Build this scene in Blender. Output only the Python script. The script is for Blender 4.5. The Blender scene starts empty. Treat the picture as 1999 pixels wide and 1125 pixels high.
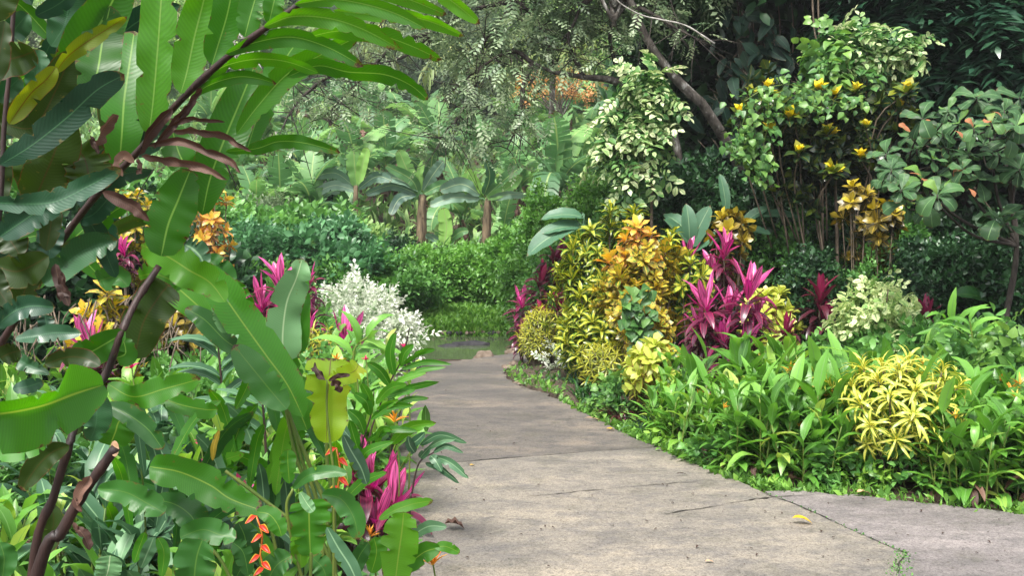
import bpy, math
import numpy as np
from mathutils import Vector, noise as mnoise
R_ = math.radians
scn = bpy.context.scene
COL = scn.collection
rng = np.random.default_rng(7)

# ------------------------------------------------------------ camera, sky, sun
PITCH = math.atan(112.5 / 1731.0)
FPX = 1731.0
CAMZ = 1.6
cam_d = bpy.data.cameras.new("camera")
cam = bpy.data.objects.new("camera", cam_d)
COL.objects.link(cam)
cam.location = (0, 0, CAMZ)
cam.rotation_euler = (math.pi / 2 - PITCH, 0, 0)
cam_d.sensor_width = 36.0
cam_d.lens = 36.0 * FPX / 1999.0
cam_d.clip_start = 0.05
cam_d.clip_end = 3000
scn.camera = cam

SUN_EL, SUN_AZ = 58.0, 205.0      # azimuth clockwise from +Y (north)
world = bpy.data.worlds.new("World")
scn.world = world
world.use_nodes = True
wn = world.node_tree
for n in list(wn.nodes):
    wn.nodes.remove(n)
sky = wn.nodes.new("ShaderNodeTexSky")
sky.sky_type = 'NISHITA'
sky.sun_disc = False
sky.sun_elevation = R_(SUN_EL)
sky.sun_rotation = R_(SUN_AZ)
sky.air_density = 1.0
sky.dust_density = 4.0
hs = wn.nodes.new("ShaderNodeHueSaturation")
hs.inputs["Saturation"].default_value = 0.35
bg = wn.nodes.new("ShaderNodeBackground")
bg.inputs["Strength"].default_value = 0.15
wo = wn.nodes.new("ShaderNodeOutputWorld")
wn.links.new(sky.outputs[0], hs.inputs["Color"])
wn.links.new(hs.outputs[0], bg.inputs["Color"])
wn.links.new(bg.outputs[0], wo.inputs["Surface"])

sun_d = bpy.data.lights.new("sun", 'SUN')
sun_d.energy = 2.6
sun_d.angle = R_(14)
sun_d.color = (1.0, 0.96, 0.9)
sun = bpy.data.objects.new("sun", sun_d)
COL.objects.link(sun)
_az, _el = R_(SUN_AZ), R_(SUN_EL)
_sd = Vector((math.sin(_az) * math.cos(_el), math.cos(_az) * math.cos(_el), math.sin(_el)))
sun.rotation_euler = _sd.to_track_quat('Z', 'Y').to_euler()
sun.location = _sd * 60

scn.view_settings.view_transform = 'Standard'
scn.view_settings.look = 'None'
scn.view_settings.gamma = 1.0
scn.view_settings.exposure = 1.2
scn.render.engine = 'CYCLES'
cy = scn.cycles
cy.max_bounces = 6
cy.diffuse_bounces = 2
cy.glossy_bounces = 2
cy.transmission_bounces = 4
cy.transparent_max_bounces = 4
cy.use_denoising = True
cy.volume_bounces = 0
HAZE = 0.0008

# ------------------------------------------------------------ projection helpers
_ca, _sa = math.cos(PITCH), math.sin(PITCH)


def W(px, py, Y):
    """world point at distance Y (along +Y) that this camera sees at photo pixel (px, py)"""
    x = (px - 999.5) / FPX
    y = (562.5 - py) / FPX
    d = np.array([x, _ca + y * _sa, -_sa + y * _ca])
    t = Y / d[1]
    return np.array([0, 0, CAMZ]) + d * t


def G(px, py, z=0.0):
    x = (px - 999.5) / FPX
    y = (562.5 - py) / FPX
    d = np.array([x, _ca + y * _sa, -_sa + y * _ca])
    t = (z - CAMZ) / d[2]
    return np.array([0, 0, CAMZ]) + d * t


def sstep(a, b, x):
    t = np.clip((np.asarray(x, float) - a) / (b - a), 0, 1)
    return t * t * (3 - 2 * t)


def terrain(x, y):
    x = np.asarray(x, float)
    y = np.asarray(y, float)
    z = 0.20 * sstep(14.1, 15.6, y) + 0.45 * sstep(15.6, 20, y)
    z = z + 0.25 * np.clip(y - 20, 0, 70) + 0.42 * np.clip(y - 90, 0, 160)
    inpond = sstep(-6.5, -5.5, x) * (1 - sstep(1.0, 1.8, x)) * sstep(10.95, 11.55, y) * (1 - sstep(13.8, 14.5, y))
    z = z - 0.4 * inpond
    z = z + 0.8 * (1 - sstep(-5.0, -3.0, x)) * sstep(6.5, 10.0, y)
    z = z + 0.5 * sstep(3.0, 7.0, x) * sstep(6.8, 10.0, y)
    z = z + 2.5 * sstep(7.0, 20.0, x) * sstep(7, 12.0, y)
    return z


def stand(px, Y, off=0.0):
    X = (px - 999.5) / FPX * Y
    z = float(terrain(X, Y))
    y = Y
    # correct x for ray length
    p = W(px, 600, Y)
    return np.array([p[0], Y, float(terrain(p[0], Y)) + off])


def zat(py, Y):
    return W(1000, py, Y)[2]


def npx(n, Y):
    """n photo pixels at distance Y in metres"""
    return n * Y / FPX


# ------------------------------------------------------------ object helpers
def tag(o, label=None, cat=None, group=None, kind=None):
    if label:
        o["label"] = label
    if cat:
        o["category"] = cat
    if group:
        o["group"] = group
    if kind:
        o["kind"] = kind
    return o


def thing(name, label, cat, loc=(0, 0, 0), rz=0.0, group=None):
    o = bpy.data.objects.new(name, None)
    o.empty_display_size = 0.1
    COL.objects.link(o)
    o.location = [float(v) for v in loc]
    o.rotation_euler = (0, 0, rz)
    return tag(o, label, cat, group)


def copy_thing(root, loc, rz=0.0, sc=1.0, label=None, group=None):
    r = root.copy()
    COL.objects.link(r)
    r.location = [float(v) for v in loc]
    r.rotation_euler = (0, 0, rz)
    r.scale = (sc, sc, sc) if np.isscalar(sc) else sc
    if label:
        r["label"] = label
    if group:
        r["group"] = group
    for ch in list(root.children):
        c = ch.copy()
        COL.objects.link(c)
        c.parent = r
        for g in list(ch.children):
            d = g.copy()
            COL.objects.link(d)
            d.parent = c
    return r


class MB:
    """collects vertices / quads / uv / per-leaf value and links them as ONE mesh object"""

    def __init__(s):
        s.V, s.F, s.U, s.R, s.n = [], [], [], [], 0

    def add(s, V, F, U=None, R=0.5):
        V = np.asarray(V, float).reshape(-1, 3)
        F = np.asarray(F, int).reshape(-1, 4)
        n = len(V)
        if n == 0:
            return s
        s.V.append(V)
        s.F.append(F + s.n)
        s.U.append(np.zeros((n, 2)) + 0.25 if U is None else np.asarray(U, float))
        s.R.append(np.full(n, float(R)) if np.isscalar(R) else np.asarray(R, float))
        s.n += n
        return s

    def build(s, name, mat, parent=None, origin=(0, 0, 0), smooth=True):
        V = np.concatenate(s.V) - np.asarray(origin, float)
        F = np.concatenate(s.F)
        U = np.concatenate(s.U)
        R = np.concatenate(s.R)
        me = bpy.data.meshes.new(name)
        me.vertices.add(len(V))
        me.vertices.foreach_set("co", V.astype(np.float32).ravel())
        me.loops.add(F.size)
        me.loops.foreach_set("vertex_index", F.astype(np.int32).ravel())
        me.polygons.add(len(F))
        me.polygons.foreach_set("loop_start", (np.arange(len(F)) * 4).astype(np.int32))
        me.polygons.foreach_set("loop_total", np.full(len(F), 4, np.int32))
        me.polygons.foreach_set("use_smooth", np.full(len(F), smooth, bool))
        uvl = me.uv_layers.new(name="UVMap")
        uvl.data.foreach_set("uv", U[F.ravel()].astype(np.float32).ravel())
        at = me.attributes.new("rnd", 'FLOAT', 'POINT')
        at.data.foreach_set("value", np.clip(R, 0, 1).astype(np.float32))
        me.update()
        me.validate()
        me.materials.append(mat)
        o = bpy.data.objects.new(name, me)
        COL.objects.link(o)
        if parent is not None:
            o.parent = parent
        return o


# ------------------------------------------------------------ leaf templates
def prof_ab(a, b):
    tm = a / (a + b)
    mx = tm ** a * (1 - tm) ** b

    def f(t):
        t = np.clip(t, 0, 1)
        return np.maximum(t, 1e-4) ** a * np.maximum(1 - t, 1e-4) ** b / mx
    return f


def leaf(hw=0.15, a=0.7, b=0.8, nu=2, nv=4, bend=0.5, fold=0.25, wave=0.0, wf=3.0, pet=0.0, twist=0.0, seed=0):
    """leaf of unit length along +Y, upper side +Z"""
    r = np.random.default_rng(seed)
    t = np.linspace(0, 1, nv + 1)
    s = np.linspace(-1, 1, nu + 1)
    w = prof_ab(a, b)((t - pet) / (1 - pet)) * hw
    w = np.where(t < pet, hw * 0.05, w)
    w[0] = max(w[0], hw * 0.05)
    ang = bend * (0.3 - t * 1.3)
    y = np.concatenate([[0], np.cumsum(np.cos((ang[1:] + ang[:-1]) / 2) / nv)])
    z = np.concatenate([[0], np.cumsum(np.sin((ang[1:] + ang[:-1]) / 2) / nv)])
    ph = r.uniform(0, 6.28, 2)
    T, S = np.meshgrid(t, s, indexing='ij')
    Wd = w[:, None]
    X = S * Wd * math.cos(fold)
    Z = z[:, None] + np.abs(S) * Wd * math.sin(fold)
    amp = wave * hw * np.abs(S) * np.clip(Wd / hw, 0, 1)
    Z = Z + amp * np.sin(T * wf * 6.28 + np.where(S > 0, ph[0], ph[1]))
    Yc = y[:, None] + 0 * S
    if twist:
        c, q = np.cos(twist * T), np.sin(twist * T)
        dz = Z - z[:, None]
        X, Z = X * c - dz * q, z[:, None] + X * q + dz * c
    V = np.stack([X, Yc, Z], -1).reshape(-1, 3)
    U = np.stack([(S + 1) / 2, T], -1).reshape(-1, 2)
    m = nu + 1
    F = [[i * m + j, i * m + j + 1, (i + 1) * m + j + 1, (i + 1) * m + j] for i in range(nv) for j in range(nu)]
    return dict(V=V, F=np.array(F), U=U, R=np.full(len(V), 0.5))


def nrm(v):
    v = np.asarray(v, float)
    return v / np.maximum(np.linalg.norm(v, axis=-1, keepdims=True), 1e-9)


def place(mb, tpls, P, D, U, S, R=0.5, keepR=False):
    """put a template (random one of a list) at each P, its +Y along D, its +Z toward U"""
    if isinstance(tpls, dict):
        tpls = [tpls]
    P = np.asarray(P, float).reshape(-1, 3)
    K = len(P)
    if K == 0:
        return
    D = nrm(np.broadcast_to(np.asarray(D, float), (K, 3)))
    U = np.broadcast_to(np.asarray(U, float), (K, 3)) + rng.normal(0, 1e-3, (K, 3))
    X = nrm(np.cross(D, U))
    Z = np.cross(X, D)
    S = np.broadcast_to(np.asarray(S, float), (K,))
    R = np.broadcast_to(np.asarray(R, float), (K,))
    pick = rng.integers(0, len(tpls), K)
    for i, tp in enumerate(tpls):
        idx = np.nonzero(pick == i)[0]
        if len(idx) == 0:
            continue
        V = tp['V']
        M = np.stack([X[idx], D[idx], Z[idx]], 1)          # k,3(axis),3
        out = np.einsum('nj,kjc->knc', V, M) * S[idx][:, None, None] + P[idx][:, None, :]
        nV = len(V)
        F = tp['F'][None] + (np.arange(len(idx)) * nV)[:, None, None]
        Uv = np.broadcast_to(tp['U'][None], (len(idx), nV, 2))
        if keepR:
            RR = tp['R'][None] + (R[idx] - 0.5)[:, None]
        else:
            RR = np.broadcast_to(R[idx][:, None], (len(idx), nV))
        mb.add(out.reshape(-1, 3), F.reshape(-1, 4), Uv.reshape(-1, 2), RR.reshape(-1))


def mb_tpl(mb):
    return dict(V=np.concatenate(mb.V), F=np.concatenate(mb.F), U=np.concatenate(mb.U), R=np.concatenate(mb.R))


def catmull(P, n):
    P = np.asarray(P, float)
    if len(P) == 2:
        t = np.linspace(0, 1, n)[:, None]
        return P[0] * (1 - t) + P[1] * t
    Q = np.concatenate([[2 * P[0] - P[1]], P, [2 * P[-1] - P[-2]]])
    ts = np.linspace(0, len(P) - 1, n)
    out = []
    for t in ts:
        i = min(int(t), len(P) - 2)
        u = t - i
        p0, p1, p2, p3 = Q[i], Q[i + 1], Q[i + 2], Q[i + 3]
        out.append(0.5 * ((2 * p1) + (-p0 + p2) * u + (2 * p0 - 5 * p1 + 4 * p2 - p3) * u * u + (-p0 + 3 * p1 - 3 * p2 + p3) * u ** 3))
    return np.array(out)


def tube(mb, pts, r0, r1=None, k=6, n=None, jit=0.0, R=0.5, cap=True):
    r1 = r0 if r1 is None else r1
    P = catmull(pts, n) if n else np.asarray(pts, float)
    m = len(P)
    T = nrm(np.gradient(P, axis=0))
    ref = np.array([0.13, 0.27, 0.95]) if abs(T[:, 2]).mean() < 0.9 else np.array([1.0, 0.1, 0])
    A = nrm(np.cross(T, ref))
    B = np.cross(T, A)
    rad = (np.full(m, 1.0) * np.linspace(r0, r1, m)) if np.isscalar(r0) else np.interp(np.linspace(0, 1, m), np.linspace(0, 1, len(r0)), r0)
    if jit:
        rad = rad * (1 + rng.normal(0, jit, m))
    th = np.arange(k) / k * 2 * math.pi
    ring = (np.cos(th)[None, :, None] * A[:, None] + np.sin(th)[None, :, None] * B[:, None])
    if jit:
        ring = ring * (1 + rng.normal(0, jit, (m, k, 1)))
    V = P[:, None] + ring * rad[:, None, None]
    V = V.reshape(-1, 3)
    F = [[i * k + j, i * k + (j + 1) % k, (i + 1) * k + (j + 1) % k, (i + 1) * k + j] for i in range(m - 1) for j in range(k)]
    U = np.stack([np.tile(np.arange(k) / k, m), np.repeat(np.linspace(0, 1, m), k)], -1)
    if cap:
        c = len(V)
        V = np.concatenate([V, P[:1], P[-1:]])
        U = np.concatenate([U, [[.5, 0], [.5, 1]]])
        for j in range(0, k, 2):
            F.append([c, (j + 2) % k, (j + 1) % k, j])
            o = (m - 1) * k
            F.append([c + 1, o + j, o + (j + 1) % k, o + (j + 2) % k])
    mb.add(V, F, U, R)


def rdir(n, up=0.0):
    v = rng.normal(0, 1, (n, 3))
    v[:, 2] += up
    return nrm(v)


def rotz(v, a):
    c, s = math.cos(a), math.sin(a)
    v = np.asarray(v)
    return np.stack([v[..., 0] * c - v[..., 1] * s, v[..., 0] * s + v[..., 1] * c, v[..., 2]], -1)


def sprig(lf, n=9, ll=0.35, spread=1.0, droop=0.2, seed=0, dist=False, R0=0.3, R1=0.8):
    """twig of unit length along +Y carrying n leaves"""
    r = np.random.default_rng(seed)
    mb = MB()
    t = np.linspace(0.15, 1.0, n)
    P = np.stack([0.06 * np.sin(t * 5 + seed), t, -droop * t * t], -1)
    for i in range(n):
        side = 1 if i % 2 else -1
        if i == n - 1:
            d = np.array([0, 1, -0.2])
        elif dist:
            d = np.array([side * spread, 0.6, r.uniform(-.35, 0.1)])
        else:
            a = i * 2.4 + r.uniform(-.4, .4)
            d = np.array([math.cos(a) * spread, 0.55, math.sin(a) * spread * 0.8])
        u = np.array([r.uniform(-.3, .3), r.uniform(-.2, .2), 1.0])
        place(mb, lf, P[i:i + 1], d, u, ll * r.uniform(.75, 1.15) * (0.8 + 0.4 * math.sin(math.pi * t[i])), R0 + (R1 - R0) * t[i] + r.uniform(-.15, .15))
    return mb_tpl(mb)


def whorl(lf, n=16, ll=1.0, e0=75, e1=-15, seed=0, core=0.12, jit=12):
    """rosette: axis +Y. youngest leaves (R near 1) upright in the middle, old ones spread"""
    r = np.random.default_rng(seed)
    mb = MB()
    for i in range(n):
        q = i / (n - 1)              # 0 = youngest
        a = i * 2.39996 + r.uniform(-.2, .2)
        el = R_(e0 + (e1 - e0) * q ** 0.8 + r.uniform(-jit, jit))
        rad = np.array([math.cos(a), 0, math.sin(a)])
        d = rad * math.cos(el) + np.array([0, 1, 0]) * math.sin(el)
        up = np.array([0, 1, 0]) * math.cos(el) - rad * math.sin(el)
        p = np.array([0, -core * 3 * q, 0]) + rad * 0.02
        L = ll * (0.55 + 0.45 * math.sin(math.pi * min(1, .2 + q * .9))) * r.uniform(.85, 1.12)
        place(mb, lf, p[None], d, up, L, np.clip(1 - q + r.uniform(-.08, .08), 0, 1))
    return mb_tpl(mb)


# ------------------------------------------------------------ materials
def nd(nt, typ, **kw):
    n = nt.nodes.new(typ)
    for k, v in kw.items():
        setattr(n, k, v)
    return n


def mathn(nt, op, a, b=None, c=None):
    n = nt.nodes.new("ShaderNodeMath")
    n.operation = op
    for i, v in enumerate((a, b, c)):
        if v is None:
            continue
        if isinstance(v, (int, float)):
            n.inputs[i].default_value = v
        else:
            nt.links.new(v, n.inputs[i])
    return n.outputs[0]


def mixc(nt, fac, a, b, mode='MIX'):
    n = nt.nodes.new("ShaderNodeMix")
    n.data_type = 'RGBA'
    n.blend_type = mode
    for sock, v in ((n.inputs[0], fac), (n.inputs[6], a), (n.inputs[7], b)):
        if isinstance(v, (int, float)):
            sock.default_value = v
        elif isinstance(v, tuple):
            sock.default_value = (*v[:3], 1)
        else:
            nt.links.new(v, sock)
    return n.outputs[2]


def ramp(nt, fac, stops, interp='LINEAR'):
    n = nt.nodes.new("ShaderNodeValToRGB")
    cr = n.color_ramp
    cr.interpolation = interp
    while len(cr.elements) < len(stops):
        cr.elements.new(0.5)
    for e, (p, c) in zip(cr.elements, stops):
        e.position = p
        e.color = (*c[:3], 1)
    nt.links.new(fac, n.inputs[0])
    return n.outputs[0]


def base_mat(name):
    m = bpy.data.materials.new(name)
    m.use_nodes = True
    nt = m.node_tree
    for n in list(nt.nodes):
        nt.nodes.remove(n)
    out = nt.nodes.new("ShaderNodeOutputMaterial")
    return m, nt, out


def leafmat(name, stops, rib=None, ribw=0.06, edge=None, edgew=0.12, var=None, vscale=10, vlo=.5, vhi=.6, vcenter=0.0,
            veins=0.0, vfreq=40, vk=9, rough=0.38, trans=0.3, tcol=None, spec=0.5, nz=0.18, ribk=1.0, wear=None, streak=None, slo=.5, shi=.6):
    m, nt, out = base_mat(name)
    L = nt.links.new
    at = nd(nt, "ShaderNodeAttribute", attribute_name="rnd")
    col = ramp(nt, at.outputs["Fac"], stops)
    uv = nd(nt, "ShaderNodeUVMap", uv_map="UVMap")
    sp = nd(nt, "ShaderNodeSeparateXYZ")
    L(uv.outputs[0], sp.inputs[0])
    s = mathn(nt, 'MULTIPLY', mathn(nt, 'ABSOLUTE', mathn(nt, 'SUBTRACT', sp.outputs[0], 0.5)), 2.0)
    geo = nd(nt, "ShaderNodeTexCoord")
    no = nd(nt, "ShaderNodeTexNoise")
    no.inputs["Scale"].default_value = vscale
    no.inputs["Detail"].default_value = 3
    L(geo.outputs["Object"], no.inputs["Vector"])
    nf = no.outputs["Fac"]
    # slight tone variation of the blade itself
    vv = mathn(nt, 'MULTIPLY_ADD', nf, nz * 2, 1 - nz)
    col = mixc(nt, 1.0, col, mixc(nt, vv, (0, 0, 0), (1, 1, 1)), 'MULTIPLY') if False else col
    hsv = nd(nt, "ShaderNodeHueSaturation")
    L(col, hsv.inputs["Color"])
    L(vv, hsv.inputs["Value"])
    col = hsv.outputs[0]
    if var:
        f = mathn(nt, 'ADD', nf, mathn(nt, 'MULTIPLY', mathn(nt, 'SUBTRACT', 0.5, s), vcenter))
        mr = nd(nt, "ShaderNodeMapRange")
        mr.inputs[1].default_value = vlo
        mr.inputs[2].default_value = vhi
        L(f, mr.inputs[0])
        col = mixc(nt, mr.outputs[0], col, var)
    if streak:
        cb = nd(nt, "ShaderNodeCombineXYZ")
        L(mathn(nt, 'MULTIPLY', sp.outputs[0], 9.0), cb.inputs[0])
        L(mathn(nt, 'MULTIPLY', sp.outputs[1], 1.6), cb.inputs[1])
        L(mathn(nt, 'MULTIPLY', at.outputs["Fac"], 37.0), cb.inputs[2])
        sn = nd(nt, "ShaderNodeTexNoise")
        sn.inputs["Scale"].default_value = 1.0
        sn.inputs["Detail"].default_value = 2
        L(cb.outputs[0], sn.inputs["Vector"])
        mr = nd(nt, "ShaderNodeMapRange")
        mr.inputs[1].default_value = slo
        mr.inputs[2].default_value = shi
        L(sn.outputs["Fac"], mr.inputs[0])
        col = mixc(nt, mr.outputs[0], col, streak)
    bumpf = None
    if veins:
        jn = nd(nt, "ShaderNodeTexNoise")
        jn.inputs["Scale"].default_value = 12
        jn.inputs["Detail"].default_value = 2
        L(geo.outputs["Object"], jn.inputs["Vector"])
        ph = mathn(nt, 'ADD', mathn(nt, 'SUBTRACT', mathn(nt, 'MULTIPLY', sp.outputs[1], vfreq * 2.4), mathn(nt, 'MULTIPLY', mathn(nt, 'POWER', s, 1.4), vk * 2.0)), mathn(nt, 'MULTIPLY', jn.outputs["Fac"], 9.0))
        wv = mathn(nt, 'MULTIPLY', mathn(nt, 'SINE', ph), mathn(nt, 'ADD', jn.outputs["Fac"], 0.2))
        bumpf = wv
        hv = nd(nt, "ShaderNodeHueSaturation")
        L(col, hv.inputs["Color"])
        L(mathn(nt, 'MULTIPLY_ADD', wv, veins * .9, 1.0), hv.inputs["Value"])
        col = hv.outputs[0]
    if rib:
        mr = nd(nt, "ShaderNodeMapRange")
        mr.inputs[1].default_value = ribw * 1.25
        mr.inputs[2].default_value = ribw * 0.5
        mr.inputs[4].default_value = ribk
        L(s, mr.inputs[0])
        col = mixc(nt, mr.outputs[0], col, rib)
    if edge:
        mr = nd(nt, "ShaderNodeMapRange")
        mr.inputs[1].default_value = 1 - edgew
        mr.inputs[2].default_value = 1 - edgew * 0.4
        L(mathn(nt, 'MULTIPLY_ADD', mathn(nt, 'SUBTRACT', nf, 0.5), 0.3, s), mr.inputs[0])
        col = mixc(nt, mr.outputs[0], col, edge)
    if wear is None:
        wear = 0.5 if veins and name != 'dead leaf' else 0.0
    if wear:
        w1 = nd(nt, "ShaderNodeTexNoise")
        w1.inputs["Scale"].default_value = 38
        w1.inputs["Detail"].default_value = 4
        w1.inputs["Roughness"].default_value = .7
        L(geo.outputs["Object"], w1.inputs["Vector"])
        f = mathn(nt, 'ADD', w1.outputs["Fac"], mathn(nt, 'MULTIPLY', mathn(nt, 'POWER', s, 10.0), 0.16))
        f = mathn(nt, 'ADD', f, mathn(nt, 'MULTIPLY', mathn(nt, 'POWER', sp.outputs[1], 22.0), 0.3))
        col = mixc(nt, ramp(nt, f, [(.66, (0, 0, 0)), (.71, (.8 * wear * 2, ) * 3)]), col, (.14, .12, .02))
        col = mixc(nt, ramp(nt, f, [(.72, (0, 0, 0)), (.76, (wear * 2, ) * 3)]), col, (.07, .035, .015))
    pr = nd(nt, "ShaderNodeBsdfPrincipled")
    L(col, pr.inputs["Base Color"])
    if veins:
        w2 = nd(nt, "ShaderNodeTexNoise")
        w2.inputs["Scale"].default_value = 9
        w2.inputs["Detail"].default_value = 4
        L(geo.outputs["Object"], w2.inputs["Vector"])
        L(mathn(nt, 'MULTIPLY_ADD', w2.outputs["Fac"], .45, rough - .14), pr.inputs["Roughness"])
    else:
        pr.inputs["Roughness"].default_value = rough
    pr.inputs["Specular IOR Level"].default_value = spec
    if bumpf is not None:
        bp = nd(nt, "ShaderNodeBump")
        bp.inputs["Strength"].default_value = 0.12
        bp.inputs["Distance"].default_value = 0.0012
        L(bumpf, bp.inputs["Height"])
        L(bp.outputs[0], pr.inputs["Normal"])
    tr = nd(nt, "ShaderNodeBsdfTranslucent")
    h2 = nd(nt, "ShaderNodeHueSaturation")
    h2.inputs["Saturation"].default_value = 1.1
    h2.inputs["Value"].default_value = 1.5
    h2.inputs["Hue"].default_value = 0.49
    L(col, h2.inputs["Color"])
    L(h2.outputs[0], tr.inputs["Color"])
    mx = nd(nt, "ShaderNodeMixShader")
    mx.inputs[0].default_value = trans
    L(pr.outputs[0], mx.inputs[1])
    L(tr.outputs[0], mx.inputs[2])
    L(mx.outputs[0], out.inputs["Surface"])
    return m


def plainmat(name, c1, c2, scale=20, rough=0.8, bump=0.3, stretch=(1, 1, 1), detail=5, c3=None, spec=0.3, dist=0.01, lo=.35, hi=.65):
    m, nt, out = base_mat(name)
    L = nt.links.new
    tc = nd(nt, "ShaderNodeTexCoord")
    mp = nd(nt, "ShaderNodeMapping")
    mp.inputs["Scale"].default_value = stretch
    L(tc.outputs["Object"], mp.inputs[0])
    no = nd(nt, "ShaderNodeTexNoise")
    no.inputs["Scale"].default_value = scale
    no.inputs["Detail"].default_value = detail
    no.inputs["Roughness"].default_value = 0.65
    L(mp.outputs[0], no.inputs["Vector"])
    st = [(lo, c1), (hi, c2)]
    if c3:
        st.append((min(hi + .12, .99), c3))
    col = ramp(nt, no.outputs["Fac"], st)
    pr = nd(nt, "ShaderNodeBsdfPrincipled")
    L(col, pr.inputs["Base Color"])
    pr.inputs["Roughness"].default_value = rough
    pr.inputs["Specular IOR Level"].default_value = spec
    if bump:
        bp = nd(nt, "ShaderNodeBump")
        bp.inputs["Strength"].default_value = bump
        bp.inputs["Distance"].default_value = dist
        L(no.outputs["Fac"], bp.inputs["Height"])
        L(bp.outputs[0], pr.inputs["Normal"])
    L(pr.outputs[0], out.inputs["Surface"])
    return m


def pathmat(name, ca, cb, cc, streak):
    """worn concrete: broad blotches, tyre-wide streaks, aggregate speckle"""
    m, nt, out = base_mat(name)
    L = nt.links.new
    tc = nd(nt, "ShaderNodeTexCoord")

    def noise(scale, stretch=(1, 1, 1), detail=4, rough=.6):
        mp = nd(nt, "ShaderNodeMapping")
        mp.inputs["Scale"].default_value = stretch
        L(tc.outputs["Object"], mp.inputs[0])
        n = nd(nt, "ShaderNodeTexNoise")
        n.inputs["Scale"].default_value = scale
        n.inputs["Detail"].default_value = detail
        n.inputs["Roughness"].default_value = rough
        L(mp.outputs[0], n.inputs["Vector"])
        return n.outputs["Fac"]
    big = noise(1.3, (0.6, 1.5, 1), 8, .68)
    mid = noise(7.5, (0.7, 1.3, 1), 8, .75)
    fine = noise(130, (1, 1, 1), 2, .8)
    col = ramp(nt, big, [(0.36, ca), (0.52, cb), (0.66, cc)])
    col = mixc(nt, mathn(nt, 'MULTIPLY', ramp(nt, mid, [(.46, (0, 0, 0)), (.62, (1, 1, 1))]), 0.75), col, streak)
    sp = ramp(nt, fine, [(0.3, (.35, .35, .35)), (0.46, (.85, .85, .85)), (.6, (1.0, 1.0, 1.0)), (.72, (1.25, 1.25, 1.25))])
    moss = noise(2.3, (1, 1, 1), 9, .75)
    col = mixc(nt, mathn(nt, 'MULTIPLY', ramp(nt, moss, [(.52, (0, 0, 0)), (.66, (1, 1, 1))]), .5), col, (.085, .082, .060))
    grit = noise(42, (1, 1, 1), 5, .8)
    col = mixc(nt, .75, col, ramp(nt, grit, [(.34, (.55, .53, .50)), (.5, (1, 1, 1)), (.68, (1.15, 1.15, 1.12))]), 'MULTIPLY')
    col = mixc(nt, 1.0, col, sp, 'MULTIPLY')
    v = nd(nt, "ShaderNodeTexVoronoi")
    v.inputs["Scale"].default_value = 9
    L(tc.outputs["Object"], v.inputs["Vector"])
    dots = ramp(nt, v.outputs["Distance"], [(0.03, (.25, .2, .15)), (0.06, (1, 1, 1))])
    col = mixc(nt, 0.7, col, dots, 'MULTIPLY')
    pr = nd(nt, "ShaderNodeBsdfPrincipled")
    L(col, pr.inputs["Base Color"])
    L(ramp(nt, big, [(0.4, (.55, .55, .55)), (.6, (.85, .85, .85))]), pr.inputs["Roughness"])
    pr.inputs["Specular IOR Level"].default_value = 0.4
    bp = nd(nt, "ShaderNodeBump")
    bp.inputs["Strength"].default_value = 0.5
    bp.inputs["Distance"].default_value = 0.004
    L(mathn(nt, 'ADD', fine, mathn(nt, 'MULTIPLY', mid, 1.5)), bp.inputs["Height"])
    L(bp.outputs[0], pr.inputs["Normal"])
    L(pr.outputs[0], out.inputs["Surface"])
    return m


M = {}
G_ = lambda *c: c
# large foreground ginger and heliconia leaves
M['ginger'] = leafmat("ginger leaf", [(0, (.030, .12, .012)), (.6, (.045, .19, .014)), (1, (.10, .30, .02))], rib=(.20, .38, .07), ribw=.045, veins=.09, vfreq=95, vk=10, rough=.33, trans=.5, vscale=5)
M['ginger_dark'] = leafmat("dark ginger leaf", [(0, (.008, .04, .020)), (.6, (.014, .065, .028)), (1, (.03, .11, .035))], rib=(.05, .14, .06), ribw=.04, veins=.12, vfreq=85, vk=10, rough=.26, trans=.12, vscale=5, spec=.6)
M['ginger_olive'] = leafmat("olive ginger leaf", [(0, (.020, .045, .006)), (.6, (.04, .085, .008)), (1, (.16, .16, .01))], rib=(.06, .05, .01), ribw=.04, edge=(.09, .03, .01), edgew=.06, veins=.10, vfreq=85, vk=10, rough=.33, trans=.35, vscale=4)
M['ginger_yellow'] = leafmat("yellowing ginger leaf", [(0, (.08, .14, .008)), (1, (.22, .27, .012))], rib=(.12, .06, .01), ribw=.05, edge=(.22, .07, .01), edgew=.07, var=(.05, .14, .012), vscale=3.5, vlo=.5, vhi=.62, veins=.08, vfreq=85, rough=.33, trans=.4)
M['dead'] = leafmat("dead leaf", [(0, (.030, .012, .008)), (.6, (.075, .034, .022)), (1, (.20, .11, .075))], rib=(.12, .07, .04), ribw=.05, veins=.25, vfreq=60, rough=.6, trans=.12, nz=.5)
M['paddle'] = leafmat("heliconia leaf", [(0, (.035, .15, .012)), (.5, (.055, .22, .016)), (1, (.12, .34, .02))], rib=(.22, .36, .05), ribw=.04, veins=.10, vfreq=150, vk=10, rough=.33, trans=.42, vscale=4)
M['paddle_dark'] = leafmat("deep green heliconia leaf", [(0, (.012, .06, .012)), (.5, (.022, .10, .016)), (1, (.05, .18, .03))], rib=(.10, .22, .04), ribw=.035, veins=.10, vfreq=150, vk=10, rough=.3, trans=.3, vscale=4)
M['paddle_pale'] = leafmat("waxy pale heliconia leaf", [(0, (.11, .25, .10)), (1, (.19, .38, .16))], rib=(.4, .55, .3), ribw=.05, veins=.08, vfreq=150, vk=12, rough=.5, trans=.25, vscale=4)
M['paddle_yellow'] = leafmat("yellow green heliconia leaf", [(0, (.20, .38, .015)), (1, (.30, .45, .02))], rib=(.18, .16, .03), ribw=.035, veins=.06, vfreq=150, vk=10, var=(.42, .42, .04), vscale=4, vlo=.56, vhi=.7, rough=.4, trans=.45)
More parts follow.
